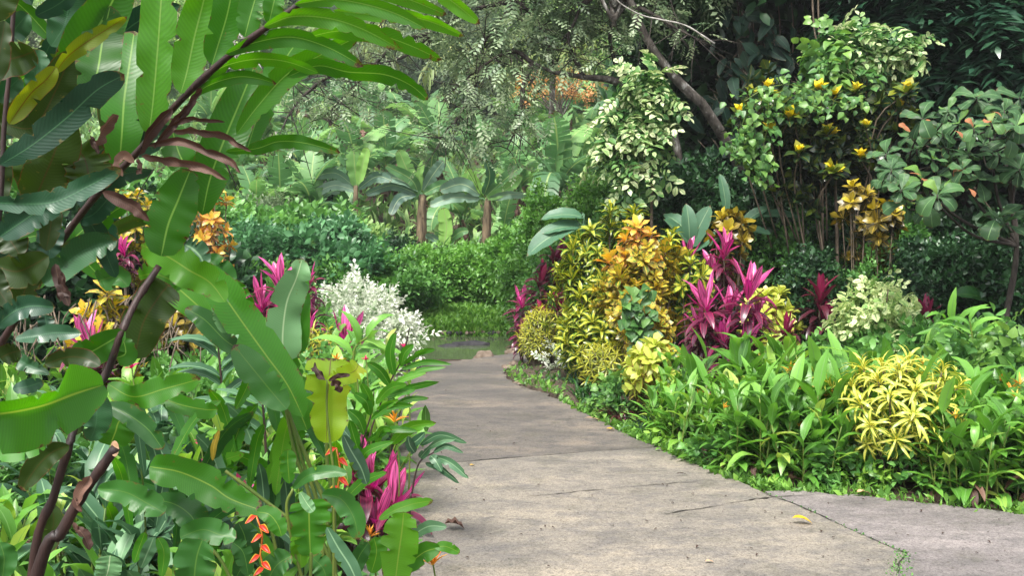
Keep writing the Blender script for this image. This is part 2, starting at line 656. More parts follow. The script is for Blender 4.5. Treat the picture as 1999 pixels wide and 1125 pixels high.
M['stem_dark'] = plainmat("dark ginger stem", (.012, .007, .006), (.048, .022, .017), 26, .55, .6, (1, 1, .15), spec=.5)
M['stem_green'] = plainmat("green stem", (.06, .12, .02), (.16, .20, .04), 14, .45, .15, (1, 1, .2))
M['cut'] = plainmat("cut stem face", (.45, .26, .14), (.60, .40, .25), 60, .8, .3)
# bedding
M['lance'] = leafmat("lance leaf", [(0, (.04, .11, .02)), (.45, (.10, .27, .035)), (.8, (.19, .42, .07)), (1, (.38, .50, .10))], rib=(.16, .32, .09), ribw=.08, rough=.36, trans=.32, vscale=6, nz=.25)
M['lance_light'] = leafmat("yellow green lance leaf", [(0, (.05, .14, .02)), (.55, (.12, .29, .035)), (1, (.27, .46, .07))], rib=(.3, .42, .12), ribw=.08, rough=.36, trans=.34, vscale=6, nz=.25)
M['lance_grey'] = leafmat("grey green lance leaf", [(0, (.03, .085, .04)), (.6, (.06, .15, .07)), (1, (.13, .27, .12))], rib=(.2, .34, .18), ribw=.09, rough=.45, trans=.2, vscale=6, nz=.2)
M['croton_yellow'] = leafmat("yellow green croton leaf", [(0, (.015, .05, .01)), (.3, (.045, .12, .016)), (.52, (.18, .27, .03)), (1, (.58, .60, .07))], rib=(.56, .48, .05), ribw=.18, edge=(.03, .09, .012), edgew=.34, streak=(.05, .14, .015), slo=.5, shi=.58, rough=.3, trans=.22, vscale=40)
M['croton_orange'] = leafmat("orange croton leaf", [(0, (.02, .05, .012)), (.26, (.09, .11, .02)), (.48, (.36, .31, .035)), (.75, (.58, .46, .05)), (1, (.66, .46, .05))], rib=(.62, .46, .06), ribw=.14, edge=(.26, .12, .04), edgew=.2, var=(.12, .22, .03), vscale=34, vlo=.50, vhi=.58, rough=.32, trans=.25)
M['croton_flame'] = leafmat("flame croton leaf", [(0, (.16, .09, .03)), (.3, (.46, .20, .09)), (.55, (.62, .24, .07)), (.8, (.66, .38, .06)), (1, (.64, .56, .09))], rib=(.72, .50, .06), ribw=.12, var=(.50, .40, .07), vlo=.52, vhi=.6, rough=.35, trans=.28, vscale=30)
M['croton_bronze'] = leafmat("bronze croton leaf", [(0, (.015, .025, .01)), (.4, (.07, .06, .014)), (.75, (.20, .15, .02)), (1, (.46, .38, .03))], rib=(.45, .3, .04), ribw=.1, rough=.32, trans=.22, vscale=14)
M['croton_gold'] = leafmat("golden ribbon croton leaf", [(0, (.05, .12, .015)), (.35, (.26, .30, .03)), (.6, (.50, .48, .05)), (1, (.70, .66, .12))], rib=(.72, .66, .12), ribw=.42, edge=(.08, .22, .02), edgew=.28, streak=(.14, .28, .03), slo=.52, shi=.6, rough=.36, trans=.28, vscale=16)
M['croton_lime'] = leafmat("lime croton leaf", [(0, (.10, .05, .02)), (.3, (.22, .24, .03)), (.6, (.40, .50, .06)), (1, (.52, .62, .12))], rib=(.6, .6, .12), ribw=.12, edge=(.30, .12, .05), edgew=.14, rough=.36, trans=.28, vscale=14)
M['croton_tip'] = leafmat("dark croton leaf with yellow young leaves", [(0, (.008, .022, .010)), (.45, (.014, .04, .014)), (.72, (.14, .20, .02)), (.82, (.62, .46, .02)), (1, (.74, .60, .03))], rib=(.3, .25, .03), ribw=.08, ribk=.5, rough=.28, trans=.15, vscale=14)
M['cordyline'] = leafmat("magenta cordyline leaf", [(0, (.034, .030, .034)), (.3, (.065, .024, .042)), (.50, (.13, .018, .05)), (.64, (.30, .018, .10)), (.76, (.58, .05, .24)), (1, (.78, .15, .42))], rib=(.30, .04, .10), ribw=.05, edge=(.36, .02, .08), edgew=.14, streak=(.10, .02, .045), slo=.48, shi=.62, rough=.3, trans=.28, spec=.7)
M['cordyline_dark'] = leafmat("dark red cordyline leaf", [(0, (.016, .010, .012)), (.5, (.06, .012, .02)), (.8, (.14, .015, .035)), (1, (.28, .02, .08))], rib=(.12, .02, .03), ribw=.06, rough=.33, trans=.2, vscale=9)
M['white_leaf'] = leafmat("white variegated leaf", [(0, (.12, .22, .09)), (.3, (.40, .48, .32)), (.6, (.62, .67, .54)), (1, (.78, .79, .70))], var=(.12, .24, .08), vscale=30, vlo=.58, vhi=.66, rough=.5, trans=.25)
M['pale_leaf'] = leafmat("cream variegated leaf", [(0, (.02, .075, .02)), (.36, (.055, .17, .04)), (.55, (.20, .34, .10)), (.75, (.46, .55, .26)), (1, (.66, .70, .42))], rib=(.10, .24, .06), ribw=.12, var=(.10, .24, .06), vscale=24, vlo=.54, vhi=.62, rough=.45, trans=.25)
M['cream_leaf'] = leafmat("cream edged round leaf", [(0, (.05, .14, .03)), (.32, (.24, .38, .11)), (.55, (.50, .60, .25)), (1, (.68, .74, .40))], rib=(.14, .30, .08), ribw=.14, var=(.16, .32, .09), vscale=40, vlo=.56, vhi=.62, rough=.45, trans=.25)
M['lime_fine'] = leafmat("fine yellow green leaf", [(0, (.07, .10, .015)), (.5, (.22, .26, .03)), (1, (.48, .46, .04))], rough=.4, trans=.25)
M['pink_flower'] = leafmat("pink flower", [(0, (.4, .01, .06)), (1, (.75, .03, .18))], rough=.4, trans=.2)
M['orange_flower'] = leafmat("orange bract", [(0, (.60, .16, .03)), (.6, (.80, .36, .03)), (1, (.80, .50, .05))], rough=.4, trans=.2)
M['claw'] = leafmat("lobster claw bract", [(0, (.55, .03, .015)), (1, (.62, .06, .02))], edge=(.60, .46, .05), edgew=.3, rough=.35, trans=.15)
# background foliage
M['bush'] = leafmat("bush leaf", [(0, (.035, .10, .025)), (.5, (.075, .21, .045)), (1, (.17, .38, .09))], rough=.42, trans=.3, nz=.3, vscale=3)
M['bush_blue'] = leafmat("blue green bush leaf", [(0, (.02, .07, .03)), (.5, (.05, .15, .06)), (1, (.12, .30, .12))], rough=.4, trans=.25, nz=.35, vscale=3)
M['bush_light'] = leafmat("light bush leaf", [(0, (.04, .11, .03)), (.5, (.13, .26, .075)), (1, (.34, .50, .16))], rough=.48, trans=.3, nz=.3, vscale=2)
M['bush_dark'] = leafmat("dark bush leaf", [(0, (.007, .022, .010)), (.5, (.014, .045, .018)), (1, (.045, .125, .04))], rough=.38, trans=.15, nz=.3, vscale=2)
M['hedge'] = leafmat("vine hedge leaf", [(0, (.035, .10, .02)), (.5, (.085, .23, .04)), (1, (.20, .42, .08))], rough=.42, trans=.3, nz=.3, vscale=2)
M['tree_leaf'] = leafmat("grey green tree leaf", [(0, (.05, .10, .045)), (.5, (.13, .20, .10)), (1, (.34, .42, .25))], rough=.42, trans=.25, nz=.35, vscale=1.2)
M['hill_leaf'] = leafmat("hill tree leaf", [(0, (.09, .16, .08)), (.5, (.19, .29, .14)), (1, (.36, .46, .25))], rough=.6, trans=.2, nz=.35, vscale=.3)
M['hill_dark'] = leafmat("hill dark leaf", [(0, (.04, .075, .05)), (.5, (.08, .13, .08)), (1, (.15, .21, .12))], rough=.6, trans=.2, nz=.3, vscale=.3)
M['banana_blue'] = leafmat("waxy blue green banana leaf", [(0, (.07, .14, .10)), (1, (.20, .32, .22))], rib=(.36, .46, .26), ribw=.06, veins=.1, vfreq=120, rough=.4, trans=.2, vscale=2)
M['palm'] = leafmat("palm leaflet", [(0, (.09, .13, .04)), (.5, (.17, .24, .08)), (1, (.34, .36, .12))], rough=.45, trans=.25)
M['banana'] = leafmat("banana leaf", [(0, (.05, .13, .06)), (.5, (.11, .25, .09)), (1, (.27, .50, .12))], rib=(.3, .42, .15), ribw=.06, veins=.08, vfreq=120, rough=.38, trans=.32, vscale=2)
M['pinnate'] = leafmat("dark pinnate leaflet", [(0, (.008, .03, .018)), (.5, (.016, .055, .03)), (1, (.035, .10, .045))], rough=.3, trans=.12, spec=.6)
M['philo'] = leafmat("climbing philodendron leaf", [(0, (.007, .024, .016)), (.6, (.014, .045, .026)), (1, (.045, .13, .04))], rib=(.05, .12, .07), ribw=.04, veins=.1, vfreq=40, vk=8, rough=.5, trans=.12, spec=.25)
M['heart'] = leafmat("heart vine leaf", [(0, (.035, .10, .03)), (.5, (.075, .20, .045)), (1, (.20, .36, .07))], rib=(.2, .36, .1), ribw=.04, rough=.42, trans=.3)
M['almond'] = leafmat("almond tree leaf", [(0, (.016, .05, .016)), (.45, (.036, .095, .032)), (.8, (.065, .15, .05)), (.93, (.13, .26, .05)), (.97, (.30, .13, .05)), (1, (.34, .13, .06))], rib=(.14, .26, .10), ribw=.05, veins=.12, vfreq=40, vk=8, rough=.42, trans=.22, var=(.10, .19, .08), vscale=12, vlo=.58, vhi=.72, spec=.3)
M['grass'] = leafmat("grass blade", [(0, (.05, .12, .02)), (.6, (.10, .25, .035)), (1, (.22, .42, .07))], rough=.5, trans=.3, nz=.2)
M['fern_flower'] = leafmat("orange blossom", [(0, (.42, .20, .07)), (1, (.66, .36, .12))], rough=.6, trans=.2)
M['bark'] = plainmat("grey bark", (.035, .028, .024), (.12, .105, .09), 11, .9, .9, (1, 1, .5), c3=(.42, .41, .38), dist=.03, hi=.56)
M['bark_dark'] = plainmat("dark twig bark", (.018, .014, .012), (.06, .05, .042), 20, .9, .5, (1, 1, .4))
M['bark_pale'] = plainmat("pale bark", (.20, .18, .16), (.45, .43, .40), 12, .9, .4)
M['woody'] = plainmat("woody shrub stem", (.06, .045, .03), (.19, .15, .11), 25, .9, .5, (1, 1, .3))
M['banana_stem'] = plainmat("banana stem sheath", (.035, .025, .015), (.20, .15, .09), 14, .8, .8, (1, 1, .14), c3=(.30, .30, .18), dist=.03)
M['soil'] = plainmat("leaf mould soil", (.022, .015, .010), (.075, .052, .034), 7, .95, .8, detail=8, c3=(.14, .10, .06), dist=.03)
M['stone'] = plainmat("wet stone", (.016, .016, .019), (.05, .048, .052), 8, .75, .8, c3=(.09, .085, .085), dist=.03, spec=.25)
M['stone_brown'] = plainmat("brown stone", (.09, .065, .045), (.24, .19, .15), 9, .85, .6, c3=(.34, .30, .26), dist=.02)
M['crack'] = plainmat("crack dirt", (.012, .011, .010), (.04, .035, .028), 40, .95, .2)
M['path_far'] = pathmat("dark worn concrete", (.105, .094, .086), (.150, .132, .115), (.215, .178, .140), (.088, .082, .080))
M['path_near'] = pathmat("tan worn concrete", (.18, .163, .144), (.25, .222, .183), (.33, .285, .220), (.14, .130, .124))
M['path_side'] = pathmat("grey worn concrete", (.17, .152, .148), (.225, .20, .193), (.30, .265, .25), (.135, .124, .122))


def watermat():
    m, nt, out = base_mat("pond water")
    L = nt.links.new
    tc = nd(nt, "ShaderNodeTexCoord")
    no = nd(nt, "ShaderNodeTexNoise")
    no.inputs["Scale"].default_value = 3.5
    mp = nd(nt, "ShaderNodeMapping")
    mp.inputs["Scale"].default_value = (1, 2.2, 1)
    L(tc.outputs["Object"], mp.inputs[0])
    L(mp.outputs[0], no.inputs["Vector"])
    bp = nd(nt, "ShaderNodeBump")
    bp.inputs["Strength"].default_value = 0.12
    bp.inputs["Distance"].default_value = 0.02
    L(no.outputs["Fac"], bp.inputs["Height"])
    pr = nd(nt, "ShaderNodeBsdfPrincipled")
    pr.inputs["Base Color"].default_value = (.075, .105, .05, 1)
    pr.inputs["Roughness"].default_value = 0.06
    pr.inputs["IOR"].default_value = 1.33
    L(bp.outputs[0], pr.inputs["Normal"])
    L(pr.outputs[0], out.inputs["Surface"])
    return m


M['water'] = watermat()

# ------------------------------------------------------------ the setting
xs = np.concatenate([-np.geomspace(150, 9, 22), np.linspace(-8.5, 8.5, 86), np.geomspace(9, 150, 22)])
ys = np.concatenate([np.linspace(-40, 0, 9), np.linspace(0.5, 24, 118), np.geomspace(25, 300, 40)])
XX, YY = np.meshgrid(xs, ys, indexing='ij')
ZZ = terrain(XX, YY)
nzv = np.array([mnoise.noise(Vector((x * .9, y * .9, 3))) for x, y in zip(XX.ravel(), YY.ravel())]).reshape(XX.shape)
ampz = 0.03 * sstep(14.2, 16, YY) + 0.6 * sstep(24, 60, YY) + 0.03 * sstep(3.0, 4.5, XX) + 0.03 * sstep(2.2, 3.2, -XX)
ZZ = ZZ + nzv * ampz
ny = len(ys)
Fg = [[i * ny + j, (i + 1) * ny + j, (i + 1) * ny + j + 1, i * ny + j + 1] for i in range(len(xs) - 1) for j in range(ny - 1)]
mb = MB()
mb.add(np.stack([XX, YY, ZZ], -1).reshape(-1, 3), Fg)
tag(mb.build("ground", M['soil']), kind='structure')

mb = MB()
mb.add([[-6.8, 10.8, -.1], [2.4, 10.8, -.1], [2.4, 14.9, -.1], [-6.8, 14.9, -.1]], [[0, 1, 2, 3]])
tag(mb.build("pond_water", M['water'], smooth=False), kind='structure')


def jitter_line(P, step=0.05, amp=0.008, seed=1):
    out = []
    P = np.asarray(P, float)
    for a, b in zip(P[:-1], P[1:]):
        n = max(2, int(np.linalg.norm(b - a) / step))
        d = nrm(b - a)
        nn = np.array([-d[1], d[0]])
        for i in range(n):
            p = a + (b - a) * i / n
            w = amp * (mnoise.noise(Vector((p[0] * 9, p[1] * 9, seed))) + .6 * mnoise.noise(Vector((p[0] * 31, p[1] * 31, seed + 5))))
            out.append(p + nn * w * 1.6)
    out.append(P[-1])
    return np.array(out)


def slab(name, loop, mat, top=0.02, thick=0.05):
    me = bpy.data.meshes.new(name)
    import bmesh
    bm = bmesh.new()
    vs = [bm.verts.new((p[0], p[1], top)) for p in loop]
    f = bm.faces.new(vs)
    bm.normal_update()
    if f.normal.z < 0:
        f.normal_flip()
    r = bmesh.ops.extrude_face_region(bm, geom=[f])
    for v in r['geom']:
        if isinstance(v, bmesh.types.BMVert):
            v.co.z = top
    for v in vs:
        v.co.z = top - thick
    bmesh.ops.triangulate(bm, faces=bm.faces[:])
    bmesh.ops.recalc_face_normals(bm, faces=bm.faces[:])
    bm.to_mesh(me)
    bm.free()
    me.materials.append(mat)
    o = bpy.data.objects.new(name, me)
    COL.objects.link(o)
    return tag(o, kind='structure')


gp = lambda L: [G(x, y, 0.02)[:2] for x, y in L]
j1 = gp([(700, 909), (830, 903), (905, 902), (1030, 892), (1130, 884), (1220, 878), (1292, 874)])
right_far = gp([(1292, 874), (1230, 850), (1180, 824), (1130, 800), (1095, 783), (1060, 766), (1010, 752), (985, 735), (984, 723), (1000, 712), (1040, 704), (1080, 699), (1080, 687)])
far_end = gp([(1080, 687), (1040, 686), (1000, 690), (950, 697), (900, 704), (850, 708), (800, 711), (760, 716)])
left_far = gp([(760, 716), (735, 745), (735, 800), (720, 860), (700, 909)])
jl = lambda P, s, a=0.008: jitter_line(P, .05, a, s)
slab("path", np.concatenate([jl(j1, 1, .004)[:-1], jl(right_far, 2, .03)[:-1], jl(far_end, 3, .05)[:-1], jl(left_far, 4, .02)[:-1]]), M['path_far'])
GAP = 0.009
j1b = [(p[0], p[1] - GAP * (1.0 - 0.75 * min(1, max(0, (p[0] + .3) / 1.0)))) for p in j1]
j2 = gp([(1750, 1250), (1752, 1125), (1757, 1105), (1768, 1081), (1720, 1061), (1640, 1025), (1560, 988), (1490, 962)])
right_near = gp([(1490, 962), (1430, 935), (1380, 915), (1330, 895), (1292, 875)])
left_near = gp([(700, 909), (700, 960), (690, 1050), (690, 1250)])
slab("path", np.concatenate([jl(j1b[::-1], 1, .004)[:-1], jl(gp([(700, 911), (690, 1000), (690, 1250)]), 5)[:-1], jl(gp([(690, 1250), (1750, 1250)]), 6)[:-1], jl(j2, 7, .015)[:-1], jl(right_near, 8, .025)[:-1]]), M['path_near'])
j2b = [(p[0] + .003, p[1] + .002) for p in j2]
right_side = gp([(1494, 960), (1545, 958), (1600, 962), (1680, 968), (1750, 976), (1860, 989), (1999, 1005), (2150, 1022), (2600, 1070), (2600, 1250)])
slab("side_path", np.concatenate([jl(right_side, 9, .02)[:-1], jl([right_side[-1], j2b[0]], 10)[:-1], jl(j2b, 7, .015)[:-1]]), M['path_side'])


def crack(pts, w=0.005, seed=0, z=0.024):
    P = jitter_line(np.array(gp(pts)), .03, .012, seed)
    P = np.concatenate([P, np.full((len(P), 1), z)], 1)
    T = nrm(np.gradient(P, axis=0))
    N = np.stack([-T[:, 1], T[:, 0], 0 * T[:, 0]], -1)
    ww = w * (0.35 + np.abs(np.random.default_rng(seed).normal(0, .6, len(P)))) * np.sin(np.linspace(0.15, 3.0, len(P)))
    V = np.concatenate([P + N * ww[:, None], P - N * ww[:, None]])
    n = len(P)
    mb = MB()
    mb.add(V, [[i, i + 1, n + i + 1, n + i] for i in range(n - 1)])
    tag(mb.build("path_crack", M['crack'], smooth=False), kind='structure')


crack([(905, 902), (960, 897), (1030, 892)], .009, 1)
crack([(1290, 1007), (1340, 998), (1420, 985)], .005, 2)
crack([(1420, 985), (1500, 972), (1592, 968)], .006, 3)
crack([(1015, 973), (1090, 965), (1200, 955)], .004, 4)
crack([(1200, 955), (1300, 946), (1385, 939)], .003, 5)
crack([(1492, 964), (1560, 989), (1640, 1026)], .005, 6)
crack([(1640, 1026), (1720, 1062), (1768, 1082), (1757, 1106), (1752, 1130)], .004, 7)

# ------------------------------------------------------------ leaf libraries
LF_small = [leaf(.30, .6, .8, 2, 2, .5, .3, seed=i) for i in range(2)]
LF_lance = [leaf(.14, .7, .9, 2, 5, b_, .35, .15, seed=i) for i, b_ in enumerate((.3, .9, 1.4))]
LF_oval = [leaf(.27, .7, .7, 2, 3, b_, .25, .1, seed=i) for i, b_ in enumerate((.3, .8))]
LF_obov = [leaf(.25, 1.1, .5, 2, 4, b_, .2, .12, seed=i) for i, b_ in enumerate((.3, .9))]
LF_narrow = [leaf(.075, .6, .7, 2, 5, b_, .3, .1, seed=i) for i, b_ in enumerate((.5, 1.2, 1.8))]
LF_heart = [leaf(.42, .28, .9, 2, 4, b_, .3, seed=i) for i, b_ in enumerate((.3, .8))]
LF_flat = [leaf(.22, .7, .8, 1, 2, .4, 0, seed=i) for i in range(2)]
LF_cord = [leaf(.105, .8, .8, 2, 5, b_, .45, .1, seed=i) for i, b_ in enumerate((.1, .6, 1.1))]

SP_bush = [sprig(LF_small, 10, .30, 1, .2, i) for i in range(4)]
SP_bushbig = [sprig(LF_oval, 8, .42, 1, .25, i) for i in range(3)]
SP_tree = [sprig(LF_flat, 11, .26, 1, .3, i, dist=True) for i in range(4)]
SP_far = [sprig(LF_flat, 7, .55, 1, .3, i) for i in range(4)]
SP_white = [sprig(LF_small, 12, .26, 1, .1, i, R0=.2, R1=.9) for i in range(4)]
SP_pale = [sprig(LF_oval, 9, .36, 1, .35, i, dist=True, R0=.1, R1=.95) for i in range(4)]
SP_pinn = [sprig([leaf(.16, .6, .9, 1, 2, .6, 0)], 15, .42, 1.1, .5, i, dist=True) for i in range(3)]
WH_cnarrow = [whorl(LF_lance, 22, 1, 75, -35, i) for i in range(3)]
WH_cwide = [whorl(LF_obov, 17, 1, 72, -25, i) for i in range(3)]
LF_rib = [leaf(.07, .5, .6, 2, 7, b_, .3, .1, seed=i) for i, b_ in enumerate((1.1, 1.7, 2.3))]
WH_gold = [whorl(LF_rib, 22, 1, 85, -40, i) for i in range(3)]
WH_cord = [whorl(LF_cord, 20, 1, 80, -10, i, core=.14) for i in range(3)]
LF_alm = [leaf(.24 + .03 * i, 1.1, .33, 4, 9, .3 + .45 * i, .12, .2, 1.5, seed=9 + i) for i in range(3)]
WH_alm = [whorl(LF_alm, 8 + i, 1, 45, -35, i, core=.06, jit=20) for i in range(4)]
WH_fine = [whorl([leaf(.06, .5, .6, 1, 3, .7, 0)], 16, 1, 70, -30, i) for i in range(2)]


def lumpy(d, seed, amp=.25, f=1.6):
    return np.array([1 + amp * mnoise.noise(Vector(v * f) + Vector((seed * 7.3, 1.7, seed))) * 1.6 for v in d])


def shrub(name, label, cat, loc, H, R, mat, tpls, n, size, group=None, zlo=.0, amp=.3, up=.35, droop=0.0, stems=5, seed=None, ry=None, smat='woody', inner=.55, stem_r=.012, part='foliage', Rj=.3, face=.5):
    seed = int(rng.integers(0, 999)) if seed is None else seed
    root = thing(name, label, cat, loc, 0, group)
    d = rdir(n)
    ry = ry or R
    hz = (H - zlo) / 2 * .84
    L = lumpy(d, seed, amp) * rng.uniform(inner, 1.0, n) ** .5
    P = d * L[:, None] * np.array([R, ry, hz]) + np.array([0, 0, zlo + hz])
    keep = P[:, 2] > 0.02
    P, d = P[keep], d[keep]
    D = (d if face < 1 else d * [1, 1, .4] * .45 + [0, 0, -.25]) + rng.normal(0, .45, d.shape) + np.array([0, 0, up - droop])
    U = np.array([0, 0, 1.0]) + d * face + rng.normal(0, .25, d.shape)
    mb = MB()
    place(mb, tpls, P, D, U, size * rng.uniform(.7, 1.25, len(P)), .5 + rng.normal(0, Rj * .5, len(P)), keepR=True)
    mb.build(part, M[mat], root)
    if stems:
        ms = MB()
        for i in range(stems):
            q = P[rng.integers(0, len(P))]
            tube(ms, [[rng.normal(0, R * .12), rng.normal(0, R * .12), -.05], q * .5 + rng.normal(0, R * .06, 3) * [1, 1, .2], q], stem_r, stem_r * .5, 5, 8)
        ms.build('stem', M[smat], root)
    return root


def rosette_shrub(name, label, cat, loc, H, R, mat, tpls, n, size, group=None, zlo=.1, seed=0, front=True, ry=None, top=None, group2=None, stem_r=.008, upb=.55, smat='woody'):
    """crotons: whorls of leaves on the ends of woody stems, over a lumpy dome"""
    root = thing(name, label, cat, loc, 0, group)
    ry = ry or R
    k = np.arange(n) + .5
    ph = np.arccos(1 - 1.55 * k / n)
    th = k * 2.39996 + seed
    d = np.stack([np.cos(th) * np.sin(ph), np.sin(th) * np.sin(ph), np.cos(ph)], -1)
    L = lumpy(d, seed, .22) * rng.uniform(.78, 1.06, n)
    hz = (H - zlo) * .52
    P = d * L[:, None] * np.array([R, ry, hz]) + np.array([0, 0, zlo + hz * .9])
    P[:, 2] = np.maximum(P[:, 2], zlo)
    D = d + np.array([0, 0, upb]) + rng.normal(0, .2, d.shape)
    mb, ms = MB(), MB()
    hgt = (P[:, 2] - zlo) / (H - zlo)
    mt = top is not None
    sel = (P[:, 2] > H - (H - zlo) * top[1]) if mt else np.zeros(n, bool)
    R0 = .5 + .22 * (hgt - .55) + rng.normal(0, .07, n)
    sz = size * rng.uniform(.85, 1.15, n)
    place(mb, tpls, P[~sel], D[~sel], rdir((~sel).sum()), sz[~sel], R0[~sel], keepR=True)
    # inner older leaves fill the heart of the shrub
    m = n
    Pi = P[rng.integers(0, n, m)] * rng.uniform(.5, .85, (m, 1)) * np.array([1, 1, 1]) + np.array([0, 0, zlo * .2])
    place(mb, tpls, Pi, rdir(m, .6), rdir(m), size * .9, .22, keepR=True)
    mb.build('foliage', M[mat], root)
    if mt and sel.any():
        m2 = MB()
        place(m2, tpls, P[sel], D[sel], rdir(sel.sum()), sz[sel] * 1.05, R0[sel] + .05, keepR=True)
        o = m2.build('foliage', M[top[0]], root)
        o['label'] = top[2]
    for i in range(n):
        b = np.array([P[i, 0] * .15, P[i, 1] * .15, -.05])
        tube(ms, [b, P[i] * [.55, .55, .5], P[i]], stem_r, stem_r * .6, 5, 6)
    ms.build('stem', M[smat], root)
    return root


LF_cordw = [leaf(.118, .75, .75, 4, 7, b_, .4, .12, 2, seed=i) for i, b_ in enumerate((-.2, .2, .6))]
LF_cordo = [leaf(.11, .75, .75, 4, 7, b_, .35, .12, 2, seed=i) for i, b_ in enumerate((.6, 1.1, 1.5))]
WH_cy = [whorl(LF_cordw, 9, 1, 84, 38, i, core=.06, jit=9) for i in range(4)]
WH_co = [whorl(LF_cordo, 10, 1, 38, -25, i, core=.12) for i in range(4)]

for tp in WH_cy:
    tp['R'] = .62 + .5 * tp['R']
for tp in WH_co:
    tp['R'] = .12 + .4 * tp['R']


def cordyline(label, loc, stalks, size=.42, mat='cordyline', group=None, name='cordyline', n=22):
    root = thing(name, label, 'cordyline', loc, 0, group)
    mb, ms, mo = MB(), MB(), MB()
    for (dx, dy, h, s) in stalks:
        lean = np.array([dx * .8 + rng.normal(0, .16), dy * .25 - .12, 1.0])
        top = np.array([dx, dy, h])
        tube(ms, [[dx * .3, dy * .3, -.05], [dx * .8, dy * .8, h * .6], top - [0, 0, .05]], .013, .01, 6, 8)
        place(mb, WH_cy, top[None], lean, rdir(1), size * s, .47 + rng.normal(0, .05), keepR=True)
        for q in range(0, 4):
            p = top - np.array([0, 0, size * s * (.10 + .26 * q)])
            if p[2] > .08:
                place(mo, WH_co, p[None], lean, rdir(1), size * s * (.95 - .05 * q), .62 - .1 * q, keepR=True)
    mb.build('young_leaves', M[mat], root)
    mo.build('old_leaves', M[mat], root)
    ms.build('stem', M['woody'], root)
    return root


def column_croton(name, label, loc, cols, size, mat, tpls, topmat=None, ntop=1, step=.11, smat='woody', r=.05, top_label=None):
    """croton of several upright stems, each (px, py_top, py_bottom, Y) set with whorls of leaves all the way up"""
    root = thing(name, label, 'croton', loc)
    loc = np.asarray(loc)
    tops = np.array([W(c[0], c[1], c[3]) - loc for c in cols])
    cen = tops.mean(0)
    mb, ms, mt = MB(), MB(), MB()
    for ci, (px, pt, pb, Y) in enumerate(cols):
        a, b = W(px, pt, Y) - loc, W(px, pb, Y) - loc
        a[2] -= size * .55
        foot = np.array([a[0] * .35, a[1] * .35, -.04])
        tube(ms, [foot, [(a[0] + foot[0]) / 2 + rng.normal(0, .03), (a[1] + foot[1]) / 2, b[2] * .7], a], .011, .006, 5, 10)
        m = max(2, int((a[2] - b[2]) / step))
        for k in range(m):
            q = k / max(1, m - 1)
            p = a * (1 - q) + b * q + rng.normal(0, r, 3) * (0.3 + q)
            out = nrm((p - cen) * [1, 1, 0] + [0, -.12, 0])
            D = out * (.15 + .75 * q) + np.array([0, 0, 1.0 - .5 * q]) + rng.normal(0, .22, 3)
            tgt = mt if (topmat and ci < ntop and q < .3) else mb
            place(tgt, tpls, p[None], D, rdir(1), size * rng.uniform(.72, 1.15), .5 + .18 * (.35 - q) + rng.normal(0, .1), keepR=True)
            if q > .1 and rng.random() < .7:
                place(mb, tpls, (p + out * rng.uniform(.04, .12) + [rng.normal(0, .06), 0, rng.normal(0, .05)])[None], out + [0, 0, .3] + rng.normal(0, .3, 3), rdir(1), size * rng.uniform(.6, 1.0), .45 - .1 * q + rng.normal(0, .1), keepR=True)
    mb.build('foliage', M[mat], root)
    if topmat:
        o = mt.build('foliage', M[topmat], root)
        o['label'] = top_label
    ms.build('stem', M[smat], root)
    return root


# ------------------------------------------------------------ banana plants
def banana_leaf(L=2.0, hw=.27, bend=1.1, tear=.5, seed=0, nseg=22, bend0=.5):
    r = np.random.default_rng(seed)
    t = np.linspace(0, 1, nseg + 1)
    ang = bend * (bend0 - t * 1.5)
    y = np.concatenate([[0], np.cumsum(np.cos(ang[1:]) / nseg)]) * L
    z = np.concatenate([[0], np.cumsum(np.sin(ang[1:]) / nseg)]) * L
    w = hw * np.minimum(1, (np.clip(t - .08, 0, 1) / .15)) ** .6 * np.clip((1 - t) / .22, 0, 1) ** .5
    V, F, U = [], [], []
    for sd in (-1, 1):
        dr = r.uniform(.1, .35)
        for i in range(nseg):
            if r.random() < tear:
                dr = r.uniform(.05, .8)
            skew = r.uniform(-.02, .05) * L
            a, b = i, i + 1
            c = len(V)
            for k, q in ((a, 0), (b, 1)):
                for u in (0.0, .5, 1.0):
                    x = sd * w[k] * u * math.cos(dr * u)
                    zz = z[k] + w[k] * u * .22 - w[k] * u * u * math.sin(dr) * 1.1
                    V.append([x, y[k] + u * .12 * hw + (skew * u if q else skew * u), zz])
                    U.append([.5 + sd * u * .5, t[k]])
            F += [[c, c + 1, c + 4, c + 3], [c + 1, c + 2, c + 5, c + 4]]
    return dict(V=np.array(V), F=np.array(F), U=np.array(U), R=np.full(len(V), .5))


BL = [banana_leaf(1, .175, b_, .14, i, bend0=e) for i, (b_, e) in enumerate(((.5, .6), (1.0, .6), (1.5, .55), (1.9, .5)))]
BL_dead = [banana_leaf(1, .07, 2.6, .9, 20 + i, 14, .1) for i in range(2)]


